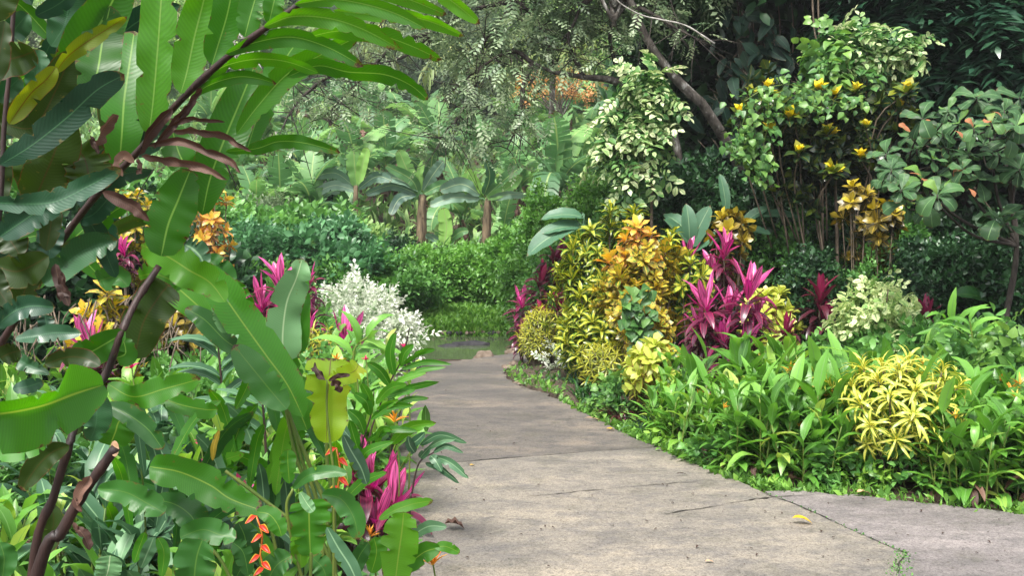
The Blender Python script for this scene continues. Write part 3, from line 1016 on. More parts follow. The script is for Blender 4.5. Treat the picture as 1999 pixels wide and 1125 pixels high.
def banana_plant(label, loc, H=1.6, r=.15, n=8, LL=1.7, group=None, dead=4, seed=0, rz=0):
    root = thing('banana_plant', label, 'banana plant', loc, rz, group)
    rr = np.random.default_rng(seed)
    ms = MB()
    tube(ms, [[0, 0, -.2], [.02, 0, H * .5], [.05, .02, H]], r * 1.15, r * .55, 10, 12, jit=.06)
    ms.build('stem', M['banana_stem'], root)
    for i in range(n):
        a = i * 2.4 + rr.uniform(-.3, .3)
        q = i / max(1, n - 1)
        el = R_(82 - 68 * q + rr.uniform(-8, 8))
        d = np.array([math.cos(a) * math.cos(el), math.sin(a) * math.cos(el), math.sin(el)])
        mb = MB()
        j = min(3, int(q * 4))
        p = np.array([.05, .02, H - .05]) + d * .02
        u = np.array([-math.cos(a) * math.sin(el), -math.sin(a) * math.sin(el), math.cos(el)])
        place(mb, BL[j], p[None], d, u, LL * rr.uniform(.8, 1.1), rr.uniform(.25, .75) + .3 * (1 - q) - .1)
        tp = BL[j]
        tube(mb, [p - [0, 0, .15], p + d * LL * .08], .035, .02, 6, 4)
        mb.build('leaf', M['banana'], root)
    sk = MB()
    for i in range(dead * 3):
        a = rr.uniform(0, 6.28)
        zz = H * rr.uniform(.25, .98)
        place(sk, BL_dead + [leaf(.07, .4, .6, 2, 4, .5, .3, .3)], np.array([[math.cos(a) * r * .8, math.sin(a) * r * .8, zz]]), [math.cos(a) * .5, math.sin(a) * .5, -1], [math.cos(a), math.sin(a), .5], LL * rr.uniform(.15, .35), rr.uniform(.2, 1))
    sk.build('dry_sheath', M['dead'], root)
    for i in range(dead):
        a = rr.uniform(0, 6.28)
        mb = MB()
        d = np.array([math.cos(a), math.sin(a), .2])
        place(mb, BL_dead, np.array([[.04, 0, H - .1 - .1 * i]]), d, [0, 0, 1], LL * .55 * rr.uniform(.7, 1.2), rr.uniform(.3, 1))
        mb.build('dead_leaf', M['dead'], root)
    return root


def tree(name, label, cat, loc, H, blobs, mat, tpls, n, size, group=None, trunk_r=.2, bark='bark', droop=.2, seed=0, amp=.3, part='crown', limbs=True, trunk=None):
    """blobs: (x, y, z, r) crown masses; trunk from base with a limb to each"""
    root = thing(name, label, cat, loc, 0, group)
    B = np.array(blobs, float)
    wt = B[:, 3] ** 2
    cnt = (n * wt / wt.sum()).astype(int) + 1
    mb, ms = MB(), MB()
    for b, c in zip(B, cnt):
        d = rdir(c)
        L = lumpy(d, seed + b[0], amp, 2.0) * rng.uniform(.35, 1.0, c) ** .5
        P = b[:3] + d * (L * b[3])[:, None] * [1, 1, .8]
        D = d + rng.normal(0, .4, d.shape) + [0, 0, .15 - droop]
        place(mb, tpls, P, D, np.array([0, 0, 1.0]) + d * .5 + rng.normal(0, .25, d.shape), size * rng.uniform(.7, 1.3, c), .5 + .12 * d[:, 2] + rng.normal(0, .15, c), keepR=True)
    mb.build(part, M[mat], root)
    tr = trunk if trunk is not None else [[0, 0, -.3], [B[:, 0].mean() * .3, B[:, 1].mean() * .3, H * .45], [B[:, 0].mean() * .7, B[:, 1].mean() * .7, H * .72]]
    tube(ms, tr, trunk_r, trunk_r * .45, 9, 14, jit=.06)
    ms.build('trunk', M[bark], root)
    if limbs:
        ml = MB()
        s0 = np.asarray(tr[-1], float)
        for b in B:
            for _ in range(3):
                e = b[:3] + rng.normal(0, b[3] * .35, 3)
                tube(ml, [s0 - [0, 0, H * rng.uniform(.02, .2)], (s0 + e) / 2 + rng.normal(0, .1 * H * .3, 3), e], trunk_r * .35, trunk_r * .08, 6, 8, jit=.05)
        ml.build('limb', M[bark], root)
    return root


# ------------------------------------------------------------ far hillside
def blobset(R, H, k, seed):
    r = np.random.default_rng(seed)
    out = []
    for i in range(k):
        a = r.uniform(0, 6.28)
        q = r.uniform(.1, .85) * R
        out.append((math.cos(a) * q, math.sin(a) * q, H * r.uniform(.12, .92), R * r.uniform(.35, .6)))
    return out


hill_protos = []
specs = [('hill_leaf', 'broad rounded hillside tree far behind the banana grove'), ('hill_dark', 'dark dense hillside tree far behind the banana grove'),
         ('bush_light', 'pale green hillside tree far behind the banana grove')]
for i, (m_, lab) in enumerate(specs):
    hill_protos.append((m_, lab, tree('hillside_tree', lab, 'tree', (0, 0, 0), 8, blobset(3.4, 8, 9, i), m_, SP_far, 4200, .62, 'trees on the far hillside', .16, 'bark_pale' if i == 0 else 'bark', seed=i * 3)))
used = set()
hr = np.random.default_rng(11)
spots = []
for row, (Yr, n_, sc_) in enumerate(((46, 8, .75), (56, 9, .9), (68, 9, 1.1), (84, 9, 1.3), (104, 8, 1.6))):
    for i in range(n_):
        px = -60 + (1500 / n_) * (i + hr.uniform(.15, .85))
        if row == 0 and 560 < px < 860:
            continue
        spots.append((px, Yr + hr.uniform(-4, 4), sc_ * hr.uniform(.8, 1.15), hr.integers(0, 3)))
for (px, Y, s_, k) in spots:
    k = int(k)
    if 640 < px < 830 and Y > 60:
        k = 1
    m_, lab, pr = hill_protos[k]
    loc = stand(px, Y, -.6)
    if k not in used:
        pr.location = loc
        pr.scale = (s_, s_, s_)
        used.add(k)
    else:
        copy_thing(pr, loc, hr.uniform(0, 6.28), s_)

# orange-flowered tree and palms on the slope
tree('flowering_tree', 'tree with orange blossom rising above the slope behind the banana grove', 'tree', stand(1085, 32, -.2), 3.5,
     [(x, 0, 3.1 + y, .5) for x, y in ((-.9, .1), (-.3, .25), (.4, .3), (1.0, .15))], 'fern_flower', SP_far, 200, .24, None, .12, seed=5)


def palm(label, loc, H, n=16, LL=2.2, mat='palm', group=None, tr=.12, name='palm_tree', seed=0, leafl=.32):
    rr = np.random.default_rng(seed)
    root = thing(name, label, 'palm', loc, 0, group)
    ms = MB()
    tube(ms, [[0, 0, -.2], [.1, 0, H * .5], [.15, 0, H]], tr, tr * .7, 8, 10, jit=.05)
    ms.build('trunk', M['bark'], root)
    mb = MB()
    lf = [leaf(.05, .5, .8, 1, 2, .8, 0)]
    for i in range(n):
        a = i * 2.4
        e0 = R_(75 - 75 * i / n)
        t = np.linspace(0, 1, 20)
        ang = e0 - t * (1.5 + .6 * i / n)
        y = np.cumsum(np.cos(ang)) / 20 * LL
        z = np.cumsum(np.sin(ang)) / 20 * LL
        P = np.stack([y * math.cos(a), y * math.sin(a), z], -1) + [.15, 0, H]
        tube(mb, P, .02, .006, 4)
        T = nrm(np.gradient(P, axis=0))
        sd = np.array([-math.sin(a), math.cos(a), 0])
        for sgn in (-1, 1):
            D = sd * sgn * .9 + T[2:] * .5 + np.array([0, 0, -.35]) + rr.normal(0, .08, (18, 3))
            place(mb, lf, P[2:], D, [0, 0, 1], leafl * LL * np.sin(np.linspace(.5, 3.0, 18)) ** .6, rr.uniform(.2, .9))
    mb.build('frond', M[mat], root)
    return root


palm('feathery pale palm on the slope above the banana grove', stand(700, 42, 0), 3.4, seed=1, LL=3.0)
palm('feathery palm at the far left top of the slope', stand(250, 44, 0), 5.2, seed=2, LL=3.4)
palm('palm with yellowing fronds seen through the overhanging branches', stand(910, 34, 0), 4.0, seed=3, LL=2.6)
palm('palm with drooping fronds beside the orange blossom', stand(1068, 27, 0), 4.3, seed=4, LL=2.3)

# bare pale tree
bt = thing('bare_tree', 'leafless pale branched tree on the slope left of the banana grove', 'tree', stand(560, 30, 0))
ms = MB()
br = np.random.default_rng(4)


def branchy(ms, p, d, L, r, depth):
    e = p + d * L
    tube(ms, [p, (p + e) / 2 + br.normal(0, L * .06, 3), e], r, r * .6, 5, 5)
    if depth:
        for _ in range(3):
            branchy(ms, e - d * L * br.uniform(0, .4), nrm(d + br.normal(0, .45, 3)), L * br.uniform(.55, .8), r * .6, depth - 1)


branchy(ms, np.array([0, 0, -.1]), nrm(np.array([-.2, 0, 1.0])), 2.6, .07, 4)
ms.build('trunk', M['bark_pale'], bt)

# sunlit slope: elephant grass and small bananas (uncountable cover -> stuff)
mb = MB()
n = 15000
px_ = rng.uniform(-150, 1330, n)
Yv = rng.uniform(21, 50, n)
X = (px_ - 999.5) / FPX * Yv
P = np.stack([X, Yv, terrain(X, Yv) - .05], -1)
place(mb, [leaf(.10, .5, .7, 1, 4, b_, 0, seed=i) for i, b_ in enumerate((.9, 1.6))], P, rdir(n, 2.2), rdir(n), rng.uniform(.25, .8, n) * (.4 + Yv / 45), rng.uniform(.1, .9, n))
tag(mb.build('slope_undergrowth', M['bush_light']), 'pale green tall grass and undergrowth covering the slope', 'undergrowth', kind='stuff')

# bananas
bana = banana_plant('tallest banana plant in the middle of the grove, with brown hanging leaves', stand(822, 19.5), 1.75, .15, 2, .6, seed=3, dead=5)
banb = banana_plant('thick-stemmed banana plant right of the tallest one, brown stem bare', stand(948, 19), 1.65, .13, 2, .6, seed=8, dead=4)
b0 = banana_plant('banana plant between the vine-draped stump and the tallest banana plant', stand(690, 23, -.2), 1.15, .12, 9, 2.0, 'banana plants of the grove', seed=5)
b1 = banana_plant('banana plant crowded behind the thick-stemmed one, only leaves showing', stand(900, 22.5, -.2), .8, .12, 9, 1.9, 'banana plants of the grove', seed=12)
GL_BAN = ['banana plant whose leaves show between the vine-covered bush and the vine mound', 'banana plant right of the thick-stemmed one, leaves behind the vine bush', 'banana plant rising left of the tallest banana plant',
          'banana plant behind the tall leafy bush, left of the grove middle', 'banana plant just left of the vine-draped stump', 'banana plant at the right end of the grove beside the pale variegated tree',
          'banana plant in the gap between the two brown-stemmed banana plants', 'small banana plant right of the thick-stemmed banana plant', 'banana plant at the left end of the grove beside the hanging ginger leaf', 'banana plant seen below the horizontal ginger leaf']
for i, (px, Y, s_) in enumerate(((1085, 23, 1.15), (1010, 25, 1.1), (760, 26, 1.0), (640, 25, .95), (590, 22, .85), (1130, 27, 1.2), (860, 28, 1.1), (985, 21, .7),
                                 (520, 27, 1), (470, 24, .9), (720, 32, 1), (930, 32, 1), (1060, 34, 1.1), (820, 35, 1.1), (660, 36, 1), (1150, 33, 1), (1190, 36, 1.1), (560, 33, 1), (1035, 28, .9), (780, 30, .9), (700, 20, .5), (870, 19.5, .45), (590, 38, 1.1), (990, 38, 1.1), (1110, 40, 1.1), (750, 40, 1.1), (880, 42, 1.1), (350, 26, 1.), (420, 30, 1.), (500, 18.4, .72), (612, 18.8, .78), (555, 19.3, .8), (455, 20, .85), (665, 19.6, .7))):
    copy_thing((b0, b1)[i % 2], stand(px, Y, -.1), i * 1.3, s_, label=GL_BAN[i] if i < len(GL_BAN) else {500: 'low banana plant behind the bushes, just left of the vine-draped stump', 612: 'low banana plant behind the bushes, just right of the vine-draped stump', 555: 'low banana plant directly below the horizontal ginger leaf tip', 455: 'leftmost low banana plant behind the bushes, beside the hanging ginger leaf', 665: 'low banana plant at the left foot of the young upright banana'}[px] if px in (500, 612, 555, 455, 665) else 'pale banana plant far up the slope behind the grove')

# bank: grass and hedge
mb = MB()
n = 16000
px_ = rng.uniform(640, 1110, n)
Yv = rng.uniform(14.1, 16.0, n)
X = (px_ - 999.5) / FPX * Yv
place(mb, [leaf(.12, .5, .7, 1, 3, 1.0, 0), leaf(.3, .5, .7, 1, 2, .6, 0)], np.stack([X, Yv, terrain(X, Yv)], -1), rdir(n, 1.2), rdir(n), rng.uniform(.06, .17, n), rng.uniform(.45, 1, n))
tag(mb.build('bank_grass', M['grass']), 'bright low grass on the bank beyond the pond', 'grass', kind='stuff')


def hedge(label, p0, p1, H, W_, mat, n, size, name='hedge', cat='hedge', seed=0, tp=None, zl=-.05):
    p0, p1 = np.array(p0), np.array(p1)
    root = thing(name, label, cat, (p0 + p1) / 2)
    mb = MB()
    k = 24
    c = []
    for i in range(k):
        q = (i + .5) / k
        c.append(np.r_[(p0 * (1 - q) + p1 * q) - (p0 + p1) / 2 + np.array([0, rng.normal(0, .1), 0])])
    c = np.array(c)
    rr = np.linalg.norm(p1 - p0) / k * 1.5
    idx = rng.integers(0, k, n)
    d = rdir(n)
    hh = H * (.8 + .35 * np.array([mnoise.noise(Vector((i * .37, seed, 0))) for i in range(k)]))
    L = lumpy(d * 1.0 + c[idx] * .8, seed, .3) * rng.uniform(.6, 1, n) ** .5
    P = c[idx] + d * L[:, None] * np.stack([np.full(n, rr), np.full(n, W_), hh[idx] / 2], -1)
    P[:, 2] += hh[idx] / 2 + zl
    D = d + rng.normal(0, .5, d.shape) + [0, 0, .1]
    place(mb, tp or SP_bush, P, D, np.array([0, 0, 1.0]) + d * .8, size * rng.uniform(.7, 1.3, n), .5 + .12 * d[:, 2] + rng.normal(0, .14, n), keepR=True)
    mb.build('foliage', M[mat], root)
    return root


hedge('dense vine-covered hedge beyond the pond, right of the white shrub', stand(790, 16.4), stand(1080, 16.4), 1.12, .5, 'hedge', 5200, .26, seed=3)
for (px, Y, tp_, R, m_, n_, s_, lab) in (
        (735, 15.2, 505, .8, 'bush', 1300, .32, 'rounded mid green bush just left of the vine hedge'),
        (640, 15.5, 455, .9, 'bush_blue', 1500, .36, 'tall leafy bush behind the white variegated shrub'),
        (560, 16.5, 425, .9, 'bush', 1100, .40, 'light leafy bush left of the tall bush behind the white shrub'),
        (480, 14.5, 455, .9, 'bush_blue', 1500, .34, 'dark tangled bush behind the left magenta cordylines'),
        (585, 15.0, 470, .32, 'bush_light', 260, .30, 'small pale leafy bush among the darker bushes behind the left cordylines'),
        (675, 15.0, 500, .28, 'bush_light', 220, .28, 'little pale bush in front of the tall leafy bush'),
        (520, 15.6, 475, .5, 'hedge', 700, .24, 'small vine-leaved bush between the dark tangled bush and the light leafy bush'),
        (600, 14.9, 500, .45, 'tree_leaf', 600, .26, 'grey-green bush directly behind the tallest left magenta cordyline'),
        (690, 14.8, 520, .45, 'hedge', 700, .24, 'small bright bush right behind the top of the white shrub'),
        (770, 17.2, 455, .5, 'bush_dark', 600, .3, 'dark bush at the foot of the tallest banana plant'),
        (655, 17.6, 405, .5, 'bush', 600, .34, 'upright leafy bush in front of the banana leaves, centre left'),
        (530, 18.0, 385, .5, 'tree_leaf', 500, .36, 'pale upright bush left of the vine-draped stump'),
        (450, 17.2, 410, .6, 'hedge', 600, .34, 'bush below the long horizontal ginger leaf'),
        (700, 18.5, 440, .9, 'bush_light', 900, .42, 'bush with broad leaves at the foot of the banana grove'),
        (595, 20.5, 315, .75, 'bush_dark', 1300, .34, 'dark vine-draped stump standing in front of the banana leaves'),
        (400, 16.5, 420, 1.1, 'bush', 1500, .4, 'pale bush behind the orange croton at the left'),
        (300, 15, 380, 1.2, 'bush', 1500, .5, 'green bush far left seen between the ginger leaves'),
        (180, 14, 380, 1.2, 'bush_dark', 1500, .5, 'dark bush far left behind the ginger leaves'),
        (60, 13, 330, 1.3, 'bush', 1500, .5, 'bush at the left margin behind the ginger'),
        (1062, 15.5, 345, .40, 'hedge', 900, .26, 'round topiary-like vine-covered bush left of the taller vine mound'),
        (1165, 15.0, 335, .55, 'hedge', 1500, .26, 'tall vine-covered mound behind the pale variegated tree'),
        (1230, 14.4, 360, .6, 'bush_dark', 1300, .28, 'dark vine mound at the foot of the leaning trunk'),
        (1010, 15.8, 455, .5, 'hedge', 1000, .3, 'low vine mound joined to the right end of the pond hedge'),
        (1075, 14.2, 455, .6, 'hedge', 1700, .28, 'vine-covered bank left of the yellow croton'),
        (1140, 13.2, 430, .7, 'bush', 1500, .3, 'shaded bush just behind the yellow croton'),
):
    loc = stand(px, Y)
    shrub('bush', lab, 'bush', loc, zat(tp_, Y) - loc[2], R, m_, SP_bush if m_ in ('hedge', 'bush_dark') else SP_tree if m_ == 'tree_leaf' else SP_bushbig if px % 3 else SP_bush, n_, s_ * (.8 if m_ == 'bush_light' else 1), seed=px, amp=.3 if m_ == 'hedge' and px > 1000 else .55, inner=.35)

# ------------------------------------------------------------ the dark forest on the right
def rel(px, py, Y, loc):
    return W(px, py, Y) - np.asarray(loc)


def ptree(name, label, base, trunkpx, crownpx, mat, tpls, n, size, cat='tree', tr=.2, bark='bark', seed=0, droop=.2, group=None, limbs=True):
    """tree given by where its trunk and crown masses stand: trunkpx [(px,py,Y)], crownpx [(px,py,Y,r_m)]"""
    loc = np.asarray(base, float)
    T = [rel(*p, loc) for p in trunkpx]
    T = [np.array([T[0][0], T[0][1], -.3])] + T if T[0][2] > .3 else T
    B = [(*rel(p[0], p[1], p[2], loc), p[3]) for p in crownpx]
    return tree(name, label, cat, loc, 5, B, mat, tpls, n, size, group, tr, bark, droop, seed, trunk=T, limbs=limbs)


ptree('forest_tree', 'leaning lichen-spotted tree whose trunk slants down right behind the pale variegated tree', stand(1490, 13.5),
      [(1480, 420, 12.2), (1390, 230, 11.6), (1335, 170, 11.5), (1285, 110, 11.4), (1245, 40, 11.3), (1200, -90, 11.2)],
      [(1150, -40, 12.4, .9), (1300, -60, 12.0, .8), (1000, -30, 12.0, .9), (1400, -130, 12, .9), (1250, -150, 12, 1.0), (1100, -200, 12, 1.2)], 'tree_leaf', SP_tree, 1500, .36, tr=.082, seed=1)
ptree('forest_tree', 'upright grey-barked tree hung with climbing philodendron', stand(1500, 12.6),
      [(1500, 450, 12.6), (1480, 250, 12.6), (1460, 100, 12.5), (1445, -40, 12.5), (1430, -200, 12.5)],
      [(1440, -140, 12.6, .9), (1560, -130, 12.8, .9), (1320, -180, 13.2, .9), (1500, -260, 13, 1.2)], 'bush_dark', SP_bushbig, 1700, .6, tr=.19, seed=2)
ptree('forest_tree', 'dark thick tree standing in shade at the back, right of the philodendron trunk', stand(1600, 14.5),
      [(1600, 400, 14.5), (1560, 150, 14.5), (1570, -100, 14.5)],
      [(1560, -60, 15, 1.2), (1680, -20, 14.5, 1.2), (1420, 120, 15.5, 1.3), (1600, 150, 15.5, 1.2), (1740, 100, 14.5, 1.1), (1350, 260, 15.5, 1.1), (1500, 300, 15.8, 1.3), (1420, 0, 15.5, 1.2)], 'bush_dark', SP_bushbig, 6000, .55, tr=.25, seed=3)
ptree('forest_tree', 'dark tree filling the upper right corner with drooping pinnate leaves', stand(1900, 12.5),
      [(1900, 450, 12.5), (1880, 200, 12.3), (1860, 0, 12)],
      [(1850, 60, 11.2, .75), (1950, 20, 11.0, .8), (1780, 130, 11.5, .7), (1920, 130, 11, .7), (1760, 20, 11.8, .8), (2040, 90, 11.2, .9), (1850, -60, 11.5, 1.1), (2000, -90, 11.5, 1.1)], 'pinnate', SP_pinn, 2600, .55, tr=.16, seed=4, droop=.5)
ptree('forest_tree', 'shaded tree behind the yellow-tipped croton', stand(1750, 13.5),
      [(1750, 450, 13.5), (1760, 250, 13.5), (1750, 50, 13.5)],
      [(1650, 300, 14.0, 1.1), (1800, 280, 13.8, 1.1), (1900, 350, 13.5, 1.1), (1990, 250, 13.3, 1.1), (1700, 430, 14, 1.0), (1850, 480, 13.5, .9), (2000, 450, 13, 1.0), (1560, 420, 14.3, .9)], 'bush_dark', SP_bushbig, 5600, .45, tr=.15, seed=5)
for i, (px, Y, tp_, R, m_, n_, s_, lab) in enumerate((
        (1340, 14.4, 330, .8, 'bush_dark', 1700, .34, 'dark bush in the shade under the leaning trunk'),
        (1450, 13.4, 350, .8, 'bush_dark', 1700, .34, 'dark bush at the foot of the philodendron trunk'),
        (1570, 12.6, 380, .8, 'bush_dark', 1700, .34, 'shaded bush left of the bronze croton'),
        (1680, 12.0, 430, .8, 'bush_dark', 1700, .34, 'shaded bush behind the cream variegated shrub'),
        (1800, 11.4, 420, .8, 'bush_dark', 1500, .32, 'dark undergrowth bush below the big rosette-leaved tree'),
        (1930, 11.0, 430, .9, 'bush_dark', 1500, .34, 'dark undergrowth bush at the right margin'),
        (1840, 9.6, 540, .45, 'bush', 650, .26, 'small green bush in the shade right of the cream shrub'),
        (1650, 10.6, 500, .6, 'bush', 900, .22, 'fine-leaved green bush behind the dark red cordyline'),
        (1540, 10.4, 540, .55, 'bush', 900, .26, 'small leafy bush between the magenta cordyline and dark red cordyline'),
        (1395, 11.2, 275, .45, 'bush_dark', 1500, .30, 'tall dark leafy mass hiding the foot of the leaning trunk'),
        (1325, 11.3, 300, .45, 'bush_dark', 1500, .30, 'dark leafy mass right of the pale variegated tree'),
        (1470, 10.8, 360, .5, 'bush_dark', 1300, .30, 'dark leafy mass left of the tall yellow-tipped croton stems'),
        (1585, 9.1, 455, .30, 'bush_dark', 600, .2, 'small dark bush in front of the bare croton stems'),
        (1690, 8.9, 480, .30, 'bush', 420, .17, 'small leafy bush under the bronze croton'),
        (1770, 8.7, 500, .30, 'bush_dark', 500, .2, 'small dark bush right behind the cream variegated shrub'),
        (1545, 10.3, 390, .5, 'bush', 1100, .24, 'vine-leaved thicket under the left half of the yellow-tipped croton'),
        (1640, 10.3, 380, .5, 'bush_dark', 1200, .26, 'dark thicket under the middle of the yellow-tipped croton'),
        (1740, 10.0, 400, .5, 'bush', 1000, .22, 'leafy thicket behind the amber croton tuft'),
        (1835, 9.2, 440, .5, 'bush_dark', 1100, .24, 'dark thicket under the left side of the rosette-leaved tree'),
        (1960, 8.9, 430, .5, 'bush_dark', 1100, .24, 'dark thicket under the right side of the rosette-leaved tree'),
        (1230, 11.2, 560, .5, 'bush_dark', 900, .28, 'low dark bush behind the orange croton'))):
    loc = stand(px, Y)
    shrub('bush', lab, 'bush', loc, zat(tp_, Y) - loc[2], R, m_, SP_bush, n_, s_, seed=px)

# shaded slope behind everything on the right: closes the forest
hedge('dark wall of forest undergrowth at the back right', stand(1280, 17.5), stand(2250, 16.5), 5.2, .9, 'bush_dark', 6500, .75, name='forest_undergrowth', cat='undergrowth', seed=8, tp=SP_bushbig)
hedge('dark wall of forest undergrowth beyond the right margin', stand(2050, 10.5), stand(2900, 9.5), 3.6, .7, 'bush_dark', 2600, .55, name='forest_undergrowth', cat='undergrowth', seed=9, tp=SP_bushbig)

# climbing philodendron on the trunk: long hanging leaves
loc = stand(1480, 12.2)
root = thing('climbing_philodendron', 'dark blue-green arrow-leaved philodendron climbing the upright trunk', 'vine', loc)
mb, ms = MB(), MB()
lf_ph = [leaf(.20, .35, .8, 2, 4, b_, .2, .08, seed=i) for i, b_ in enumerate((.3, .8))]
for (cx, cy, sx, sy, k) in ((1500, 90, 60, 55, 46), (1460, 180, 70, 60, 46), (1530, 150, 60, 45, 30), (1440, 280, 45, 60, 34), (1500, 280, 60, 50, 20), (1420, 40, 22, 25, 6), (1440, 380, 50, 40, 20)):
    for _ in range(k):
        p = rel(cx + rng.normal(0, sx * .7), cy + rng.normal(0, sy * .7), 12.1 + rng.uniform(-.25, .2), loc)
        place(mb, lf_ph, p[None], [rng.normal(.1, .6), -.35 + rng.normal(0, .3), -1 + abs(rng.normal(0, .4))], [rng.normal(0, .6), -1, .5 + rng.normal(0, .3)], rng.uniform(.18, .42), rng.uniform(0, .8) ** 1.5)
        tube(ms, [p, p + np.array([rng.normal(0, .08), .2, .12])], .006, .004, 4)
mb.build('leaves', M['philo'], root)
for k in range(5):
    x0 = 1440 + k * 26
    tube(ms, [rel(x0 + 10, 420, 12.4, loc), rel(x0 + rng.normal(0, 14), 220, 12.35, loc), rel(x0 + 5, 60, 12.3, loc), rel(x0 - 5, -40, 12.3, loc)], .012, .008, 5, 16)
ms.build('vine_stem', M['woody'], root)

# thin hanging vines and lianas
for i, P in enumerate(([(1585, -20), (1590, 60), (1605, 130), (1600, 190)], [(1597, -20), (1598, 50), (1600, 100)], [(1395, 85), (1340, 50), (1290, 38), (1250, 28), (1210, 5), (1190, -20)],
                       [(1870, 330), (1905, 370), (1950, 430)])):
    o = thing('liana', ('brown liana hanging beside the upper cream variegated tree, left strand', 'short brown liana hanging beside the upper cream variegated tree, right strand',
                        'pale thin dead branch crossing in front of the leaning trunk', 'thin bare branch below the big rosette-leaved tree')[i], 'vine', W(P[0][0], P[0][1], 10.5))
    ms = MB()
    tube(ms, [W(x, y, 10.5) - np.array(o.location) for x, y in P], .012, .006, 5, 30, jit=.1)
    ms.build('stem', M['woody'] if i != 2 else M['bark_pale'], o)

# overhanging small-leaved tree (upper middle)
loc = stand(1330, 12.0)
root = thing('overhanging_tree', 'tree with spreading crooked branches and fine grey-green leaves hanging over the middle', 'tree', loc)
ms = MB()
tube(ms, [[0, 0, -.3], rel(1330, 420, 12, loc), rel(1310, 250, 12, loc), rel(1215, 165, 12, loc), rel(1140, 150, 11.8, loc), rel(1080, 140, 11.7, loc), rel(1040, 123, 11.6, loc)], [.07, .055, .055, .05, .04, .03, .02], None, 8, 40, jit=.06)
ms.build('trunk', M['bark'], root)
bl = MB()
brs = [[(1040, 123, 11.6), (1000, 100, 11.6), (940, 130, 11.5), (880, 180, 11.5)], [(1080, 140, 11.7), (1060, 60, 12), (1010, 0, 12), (960, -40, 12)],
       [(1140, 150, 11.8), (1110, 80, 11.6), (1130, 10, 11.6), (1090, -50, 11.6)], [(1040, 123, 11.6), (1020, 170, 11.4), (1015, 230, 11.4), (990, 290, 11.4)],
       [(1010, 0, 12), (920, 20, 12), (850, 60, 12), (790, 110, 12), (700, 130, 12)], [(850, 60, 12), (770, 90, 12.2), (690, 170, 12.2), (630, 230, 12.2)],
       [(700, 130, 12), (640, 150, 12), (590, 190, 12), (560, 230, 12)], [(960, -40, 12), (880, -20, 12.2), (800, 0, 12.2), (740, 30, 12.2)],
       [(1215, 165, 12), (1190, 60, 12), (1240, -40, 12)], [(940, 130, 11.5), (900, 220, 11.5), (860, 270, 11.5)],
       [(1130, 10, 11.6), (1180, -10, 11.5), (1260, 20, 11.2), (1330, 60, 11), (1370, 80, 11)], [(1010, 0, 12), (960, 60, 11.8), (930, 110, 11.8)]]
for B in brs:
    tube(bl, [rel(*p, loc) for p in B], .035, .008, 6, 24, jit=.08)
    pts = catmull([rel(*p, loc) for p in B], 12)
    for q in pts[2:]:
        for _ in range(3):
            e = q + rng.normal(0, 1, 3) * [.35, .25, .3] + [0, 0, -.12]
            tube(bl, [q, (q + e) / 2 + rng.normal(0, .05, 3), e], .009, .003, 4, 5, jit=.1)
bl.build('limb', M['bark_dark'], root)
mb = MB()
for (cx, cy, sx, sy, k, Yc) in ((1000, 60, 110, 50, 420, 11.9), (900, 60, 70, 55, 300, 12.1), (1120, 60, 80, 50, 260, 11.8), (960, 150, 60, 45, 260, 11.6), (930, 230, 60, 45, 230, 11.5),
                                (1020, 240, 35, 60, 110, 11.4), (860, 270, 30, 30, 60, 11.5), (700, 170, 60, 40, 150, 12.1), (620, 215, 50, 40, 130, 12.2), (760, 60, 60, 35, 120, 12.2),
                                (1260, 30, 60, 30, 90, 11.3), (820, 10, 80, 30, 200, 12.2), (1080, 130, 45, 30, 60, 11.6), (640, 120, 60, 30, 60, 12.2), (1350, 70, 25, 14, 26, 11)):
    k = int(k * .5)
    r_ = rng.normal(0, .8, (k, 2))
    P = np.array([rel(cx + a * sx, cy + b * sy, Yc + rng.uniform(-.7, .7), loc) for a, b in r_])
    D = rng.normal(0, 1, (k, 3)) * [1, .7, .5] + [0, 0, -.35]
    place(mb, SP_tree, P, D, np.array([0, 0, 1.0]) + rng.normal(0, .3, (k, 3)), rng.uniform(.16, .32, k), .55 + rng.normal(0, .2, k), keepR=True)
mb.build('crown', M['tree_leaf'], root)

SP_cream = [sprig([leaf(.34, .6, .7, 2, 3, .4, .15, seed=i) for i in range(2)], 7, .42, 1, .2, i, R0=.35, R1=.95) for i in range(4)]
# ------------------------------------------------------------ pale variegated trees on thin stems
def pale_tree(label, px, Y, masses, stems, n=230, size=.26, name='variegated_tree', mat='pale_leaf', tp=None):
    loc = stand(px, Y)
    root = thing(name, label, 'tree', loc)
    mb, ms = MB(), MB()
    for (cx, cy, rx, ry, k) in masses:
        k = int(k * (.78 if tp is None else .8))
        d = rdir(k)
        L = np.abs(rng.normal(0, .62, k)) + .1
        c = rel(cx, cy, Y, loc)
        P = c + d * L[:, None] * np.array([npx(rx, Y), npx(rx, Y) * .8, npx(ry, Y)])
        D = d * [1, 1, .6] * .7 + [0, -.1, -.5] + rng.normal(0, .35, d.shape)
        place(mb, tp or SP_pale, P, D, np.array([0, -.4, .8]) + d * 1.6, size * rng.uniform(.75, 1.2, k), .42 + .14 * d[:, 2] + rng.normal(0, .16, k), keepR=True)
    mb.build('crown', M[mat], root)
    for S in stems:
        tube(ms, [rel(x, y, Y, loc) for x, y in S], .022, .009, 6, 20, jit=.06)
    ms.build('trunk', M['woody'], root)
    return root


